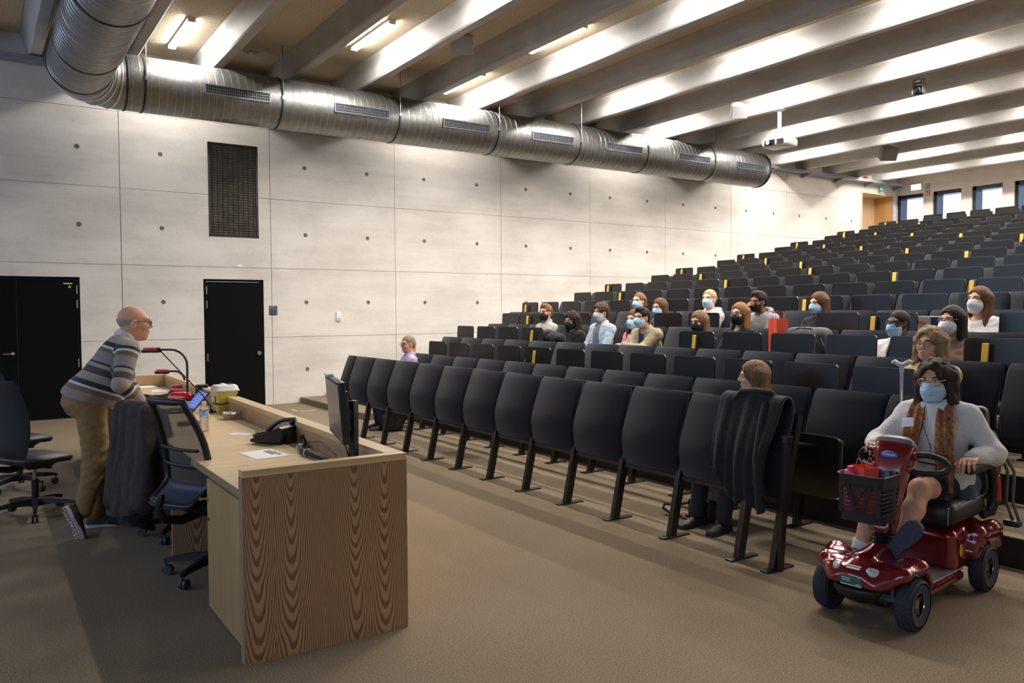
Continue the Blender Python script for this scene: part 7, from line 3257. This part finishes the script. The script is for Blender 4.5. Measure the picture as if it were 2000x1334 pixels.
prof = [(-0.072, 0.018), (-0.065, 0.030), (-0.04, 0.035), (0.02, 0.031), (0.07, 0.038), (0.12, 0.044), (0.165, 0.039), (0.185, 0.022)]
loop = [(x * 0.29 / 0.27, y) for x, y in prof] + [(x * 0.29 / 0.27, -y) for x, y in prof[::-1]]
b.prism(loop, 2, -0.0145, -0.0115)
b.xf(Rs, off)
tr_ = b.build('tread', m_tread, so, smooth=0)
b = MB()
for q in range(8):
    x = -0.05 + q * 0.03
    P = [(x + 0.010 * math.sin(y * 120 + q), y, -0.0155) for y in np.linspace(-0.032, 0.032, 13)]
    b.tube(P, 0.0028, 5)
b.lathe([(0.012, -0.017), (0.016, -0.0165), (0.016, -0.014)], 14, (0.055, 0, 0), caps=False)
b.xf(Rs, off)
tag(b.build('tread_wave', m_wsole, so, smooth=60), kind='stuff')

# ================================================================== COATS, BAGS AND SMALL THINGS
# dark brown jacket hung over the back of an office chair
m_jack = M('jacket_brown', (58, 46, 44), 0.85, n=(40, 0.2), bump=(26, 0.5))
jk = thing('brown_jacket', 'dark brown jacket hung over an office chair back beside the striped man', 'jacket', (0.955, 6.16, 0.0))
g = SG((-0.36, -0.40, 0.10), (0.34, 0.40, 1.06), 0.011)
cR = rotm('Z', math.radians(16))


def q_(x, y, z):
    p = cR @ np.array((x, y, 0))
    return np.array((p[0], p[1], z))


g.cone(q_(-0.03, -0.17, 0.955), q_(-0.03, 0.17, 0.955), 0.055, 0.055, 0.03)
for y0, y1, zb, r0, r1 in ((-0.20, -0.24, 0.34, 0.060, 0.085), (-0.09, -0.10, 0.25, 0.075, 0.100), (0.05, 0.04, 0.24, 0.075, 0.105), (0.17, 0.19, 0.30, 0.060, 0.095)):
    g.cone(q_(-0.055, y0, 0.93), q_(-0.10, y1, zb), r0, r1, 0.03)
for y0, y1, zb in ((-0.16, -0.20, 0.36), (0.02, 0.0, 0.40), (0.16, 0.17, 0.42)):
    g.cone(q_(0.0, y0, 0.93), q_(0.03, y1, zb), 0.05, 0.06, 0.03)
g.cone(q_(0.02, -0.235, 0.90), q_(0.09, -0.27, 0.40), 0.055, 0.050, 0.02)
g.plane((0.15, 0.1, -1), -0.215)
g.noise(0.010, (28, 34, 9), 0.6)
g.noise(0.005, (44, 50, 24), 1.9)
V, F = g.nets()
nobj('jacket_body', [(V, F, 0)], m_jack, jk)
g = SG((-0.34, -0.36, 0.04), (0.24, 0.30, 0.36), 0.012)
g.ell(q_(-0.10, -0.10, 0.22), (0.10, 0.14, 0.07), cR, 0.03)
g.cone(q_(-0.10, -0.05, 0.20), q_(-0.02, -0.16, 0.13), 0.05, 0.025, 0.03)
g.cone(q_(-0.14, -0.05, 0.20), q_(-0.22, 0.06, 0.18), 0.045, 0.022, 0.03)
g.noise(0.006, (40, 44, 40), 0.2)
V, F = g.nets()
nobj('lining', [(V, F, 0)], cloth('lining_black', (18, 17, 18)), jk)

# black coat draped over the front row
m_coat = M('coat_black', (22, 22, 24), 0.95, n=(60, 0.2), bump=(90, 0.5), sheen=0.1)
ct = thing('black_coat', 'black wool coat draped over the right end of the front row panels', 'coat', (4.23, 3.46, 0.0))
nu, nv = 34, 40
Fo, Ba = [], []
prof = [(0.10, 0.86), (0.10, 0.98), (0.06, 1.06), (0.01, 1.075), (-0.035, 1.05), (-0.055, 0.97), (-0.10, 0.86), (-0.14, 0.76), (-0.165, 0.65), (-0.17, 0.52), (-0.165, 0.38)]
prof = np.array(prof)
tq = np.linspace(0, len(prof) - 1, nv)
pp = np.stack([np.interp(tq, range(len(prof)), prof[:, i]) for i in range(2)], 1)
for _ in range(2):
    pp[1:-1] = 0.25 * pp[:-2] + 0.5 * pp[1:-1] + 0.25 * pp[2:]
for j in range(nv):
    v = j / (nv - 1)
    w = 0.20 + 0.10 * max(0, v - 0.30) + 0.04 * math.sin(v * 5)
    row = []
    for i in range(nu):
        u = -1 + 2 * i / (nu - 1)
        f = max(0, (v - 0.25)) / 0.75
        x = pp[j, 0] - 0.030 * f * (0.5 + 0.5 * math.sin(u * 8 + 1.5 + 1.5 * v)) - 0.012 * math.sin(u * 17 + 3 * v) * f - 0.02
        dz = 0.0
        if v > 0.85:
            dz = (v - 0.85) / 0.15 * (0.22 * max(0, u * 1.0) - 0.03 * math.sin(u * 6))
        row.append((x, u * w + 0.02 * f * math.sin(3 * v), pp[j, 1] + dz))
    Fo.append(row)
Fo = np.array(Fo)
b = MB()
b.grid(Fo)
o = b.build('coat_cloth', m_coat, ct, smooth=180, recalc=False)
md = o.modifiers.new('thick', 'SOLIDIFY')
md.thickness = 0.016
md.offset = 0
b = MB()
P = [(-0.06, -0.12 + 0.0, 1.03), (-0.11, -0.13, 0.88), (-0.17, -0.15, 0.70), (-0.19, -0.16, 0.52)]
b.tube(P, [0.028, 0.036, 0.038, 0.03], 10)
b.build('coat_sleeve', m_coat, ct, smooth=60)
b = MB()
b.tube([(0.02, -0.13, 1.06), (-0.03, -0.13, 1.09), (-0.05, -0.02, 1.095), (-0.03, 0.10, 1.085), (-0.07, 0.14, 1.02)], [0.016, 0.024, 0.026, 0.024, 0.016], 10)
b.build('coat_collar', m_coat, ct, smooth=60)


def lump(name, label, cat, loc, prims, mat, noise=(0.006, (40, 40, 36)), rz=0, h=0.012, floor=None):
    o = thing(name, label, cat, loc, rz)
    g = SG((-0.40, -0.40, -0.12), (0.40, 0.40, 0.60), h)
    for p in prims:
        if p[0] == 'e':
            g.ell(p[1], p[2], rotm('Z', p[3]) if len(p) > 3 else None, 0.03)
        elif p[0] == 'b':
            g.rbox(p[1], p[2], p[3], None, 0.02)
        else:
            g.cone(p[1], p[2], p[3], p[4], 0.03)
    g.noise(*noise)
    if floor is not None:
        g.plane((0, 0, -1), -floor)
    V, F = g.nets()
    nobj(name + '_body', [(V, F, 0)], mat, o)
    return o


# shoulder bag on the floor by the seated woman, legs and boots visible below the panels
bag = lump('handbag', 'small black handbag with buckled strap on the carpet under the front row', 'bag', (4.62, 4.30, 0.0), [('b', (0, 0, 0.085), (0.05, 0.11, 0.085), 0.03)], M('bag_black', (26, 25, 27), 0.45), floor=0.002, rz=0.1)
b = MB()
b.tube([(-0.04, 0.10, 0.13), (-0.07, 0.20, 0.10), (-0.08, 0.30, 0.09), (-0.07, 0.33, 0.05), (-0.05, 0.28, 0.018), (-0.045, 0.16, 0.014), (-0.05, 0.08, 0.03)], 0.012, 8)
b.build('bag_strap', M('bag_black2', (30, 29, 31), 0.5), bag, smooth=60)
b = MB()
b.rbox((-0.075, 0.10, 0.012), (-0.06, 0.14, 0.05), 0.004)
b.build('bag_buckle', m_steel, bag)
tote = lump('printed_tote', 'grey patterned cloth tote behind the black handbag under the front row', 'bag', (4.78, 4.36, 0.0), [('b', (0, 0, 0.14), (0.06, 0.15, 0.14), 0.04)], M('tote_print', (150, 148, 144), 0.9, n=(60, 0.7, (52, 50, 50))), floor=0.002)
b = MB()
b.tube([(0.0, -0.06, 0.26), (-0.02, -0.04, 0.36), (-0.02, 0.04, 0.36), (0.0, 0.06, 0.26)], 0.008, 8)
b.build('tote_handle', M('tote_strap', (120, 116, 112), 0.9), tote, smooth=60)
pack = lump('floor_rucksack', 'black rucksack on the floor under the far left front row panels', 'bag', (4.72, 10.02, 0.0), [('b', (0, 0, 0.20), (0.11, 0.14, 0.20), 0.07), ('b', (-0.10, 0, 0.13), (0.05, 0.10, 0.10), 0.04)], M('pack_black', (24, 24, 26), 0.7, n=(60, 0.2)), floor=0.002)
b = MB()
b.tube([(-0.02, 0.05, 0.40), (-0.02, 0.03, 0.44), (-0.02, -0.03, 0.44), (-0.02, -0.05, 0.40)], 0.008, 8)
b.build('carry_loop', m_sblack, pack, smooth=60)
# jacket over the lap of the curly-haired woman
lump('lap_jacket', 'rumpled black jacket bunched in front of the curly-haired woman', 'jacket', (6.74, 9.06, row_floor(3) + 0.76), [('e', (0, 0, 0.09), (0.13, 0.22, 0.10)), ('e', (-0.05, 0.10, 0.13), (0.10, 0.12, 0.09))], cloth('lap_black', (34, 33, 32)), noise=(0.012, (34, 30, 36)), floor=-0.02)
o = paper_bag('orange-red paper bag standing on the seats between the audience and the grey backpack', (6.83, 5.33, row_floor(3) + 0.762), math.radians(62), 0.20, 0.12, 0.38)
bp_ = lump('grey_backpack', 'dark grey backpack lying on a seat beside the orange-red paper bag', 'bag', (6.83, 4.97, row_floor(3) + 0.762), [('b', (0, 0, 0.15), (0.12, 0.24, 0.15), 0.09), ('b', (-0.08, 0, 0.10), (0.08, 0.20, 0.10), 0.06)], M('pack_grey', (66, 64, 62), 0.75, n=(60, 0.2)), noise=(0.004, (30, 30, 30)), floor=0.0)
b = MB()
b.tube([(-0.10, 0.20, 0.24), (-0.08, 0.05, 0.295), (-0.08, -0.10, 0.29), (-0.10, -0.20, 0.21), (-0.12, -0.26, 0.12)], 0.006, 6)
b.build('zip', m_sblack, bp_, smooth=60)
# laptop with stickers on the tablet of the dark-haired woman
lt = thing('sticker_laptop', 'open silver laptop lid covered in stickers, behind the ash-blond woman', 'laptop', (7.64, 4.17, row_floor(4) + 0.745), 0)
b = MB()
b.rbox((0.0, -0.16, 0.0), (0.22, 0.16, 0.014), 0.005)
b.build('laptop_base', M('laptop_silver', (176, 170, 162), 0.35, metal=0.6), lt)
Rl2 = rotm('Y', math.radians(-14))
b = MB()
b.rbox((-0.008, -0.165, 0.0), (0.0, 0.165, 0.235), 0.006, R=Rl2, c=(0, 0, 0))
ld = b.build('laptop_lid', M('laptop_lid', (196, 184, 168), 0.45, metal=0.3), lt)


def stick(nm, col, y0, y1, z0, z1, a=0, em=0):
    b = MB()
    cy_, cz = (y0 + y1) / 2, (z0 + z1) / 2
    b.box((-0.0098, y0, z0), (-0.0086, y1, z1), R=rotm('X', math.radians(a)))
    b.xf(Rl2)
    b.build('sticker', M('sticker_' + nm, col, 0.5, emit=col if em else None, estr=em, n=(140, 0.5) if nm in ('navy', 'ink') else None), ld, smooth=0)


stick('orange', (226, 110, 84), 0.055, 0.145, 0.165, 0.188, 16)
stick('navy', (46, 58, 88), -0.085, -0.005, 0.13, 0.225, 0)
b = MB()
b.sphere((-0.009, 0.035, 0.09), (0.0015, 0.042, 0.042), 18, 8)
b.xf(Rl2)
b.build('round_sticker', M('sticker_ink2', (42, 44, 52), 0.5, n=(120, 0.6)), ld)
stick('ink', (150, 146, 140), 0.10, 0.125, 0.05, 0.10, 0)
b = MB()
b.sphere((-0.009, -0.032, 0.085), (0.0016, 0.020, 0.020), 16, 8)
b.sphere((-0.009, -0.028, 0.109), (0.0016, 0.006, 0.007), 10, 6)
b.xf(Rl2)
b.build('glowing_emblem', M('emblem_glow', (214, 214, 255), 0.4, emit=(214, 216, 255), estr=1.6), ld)
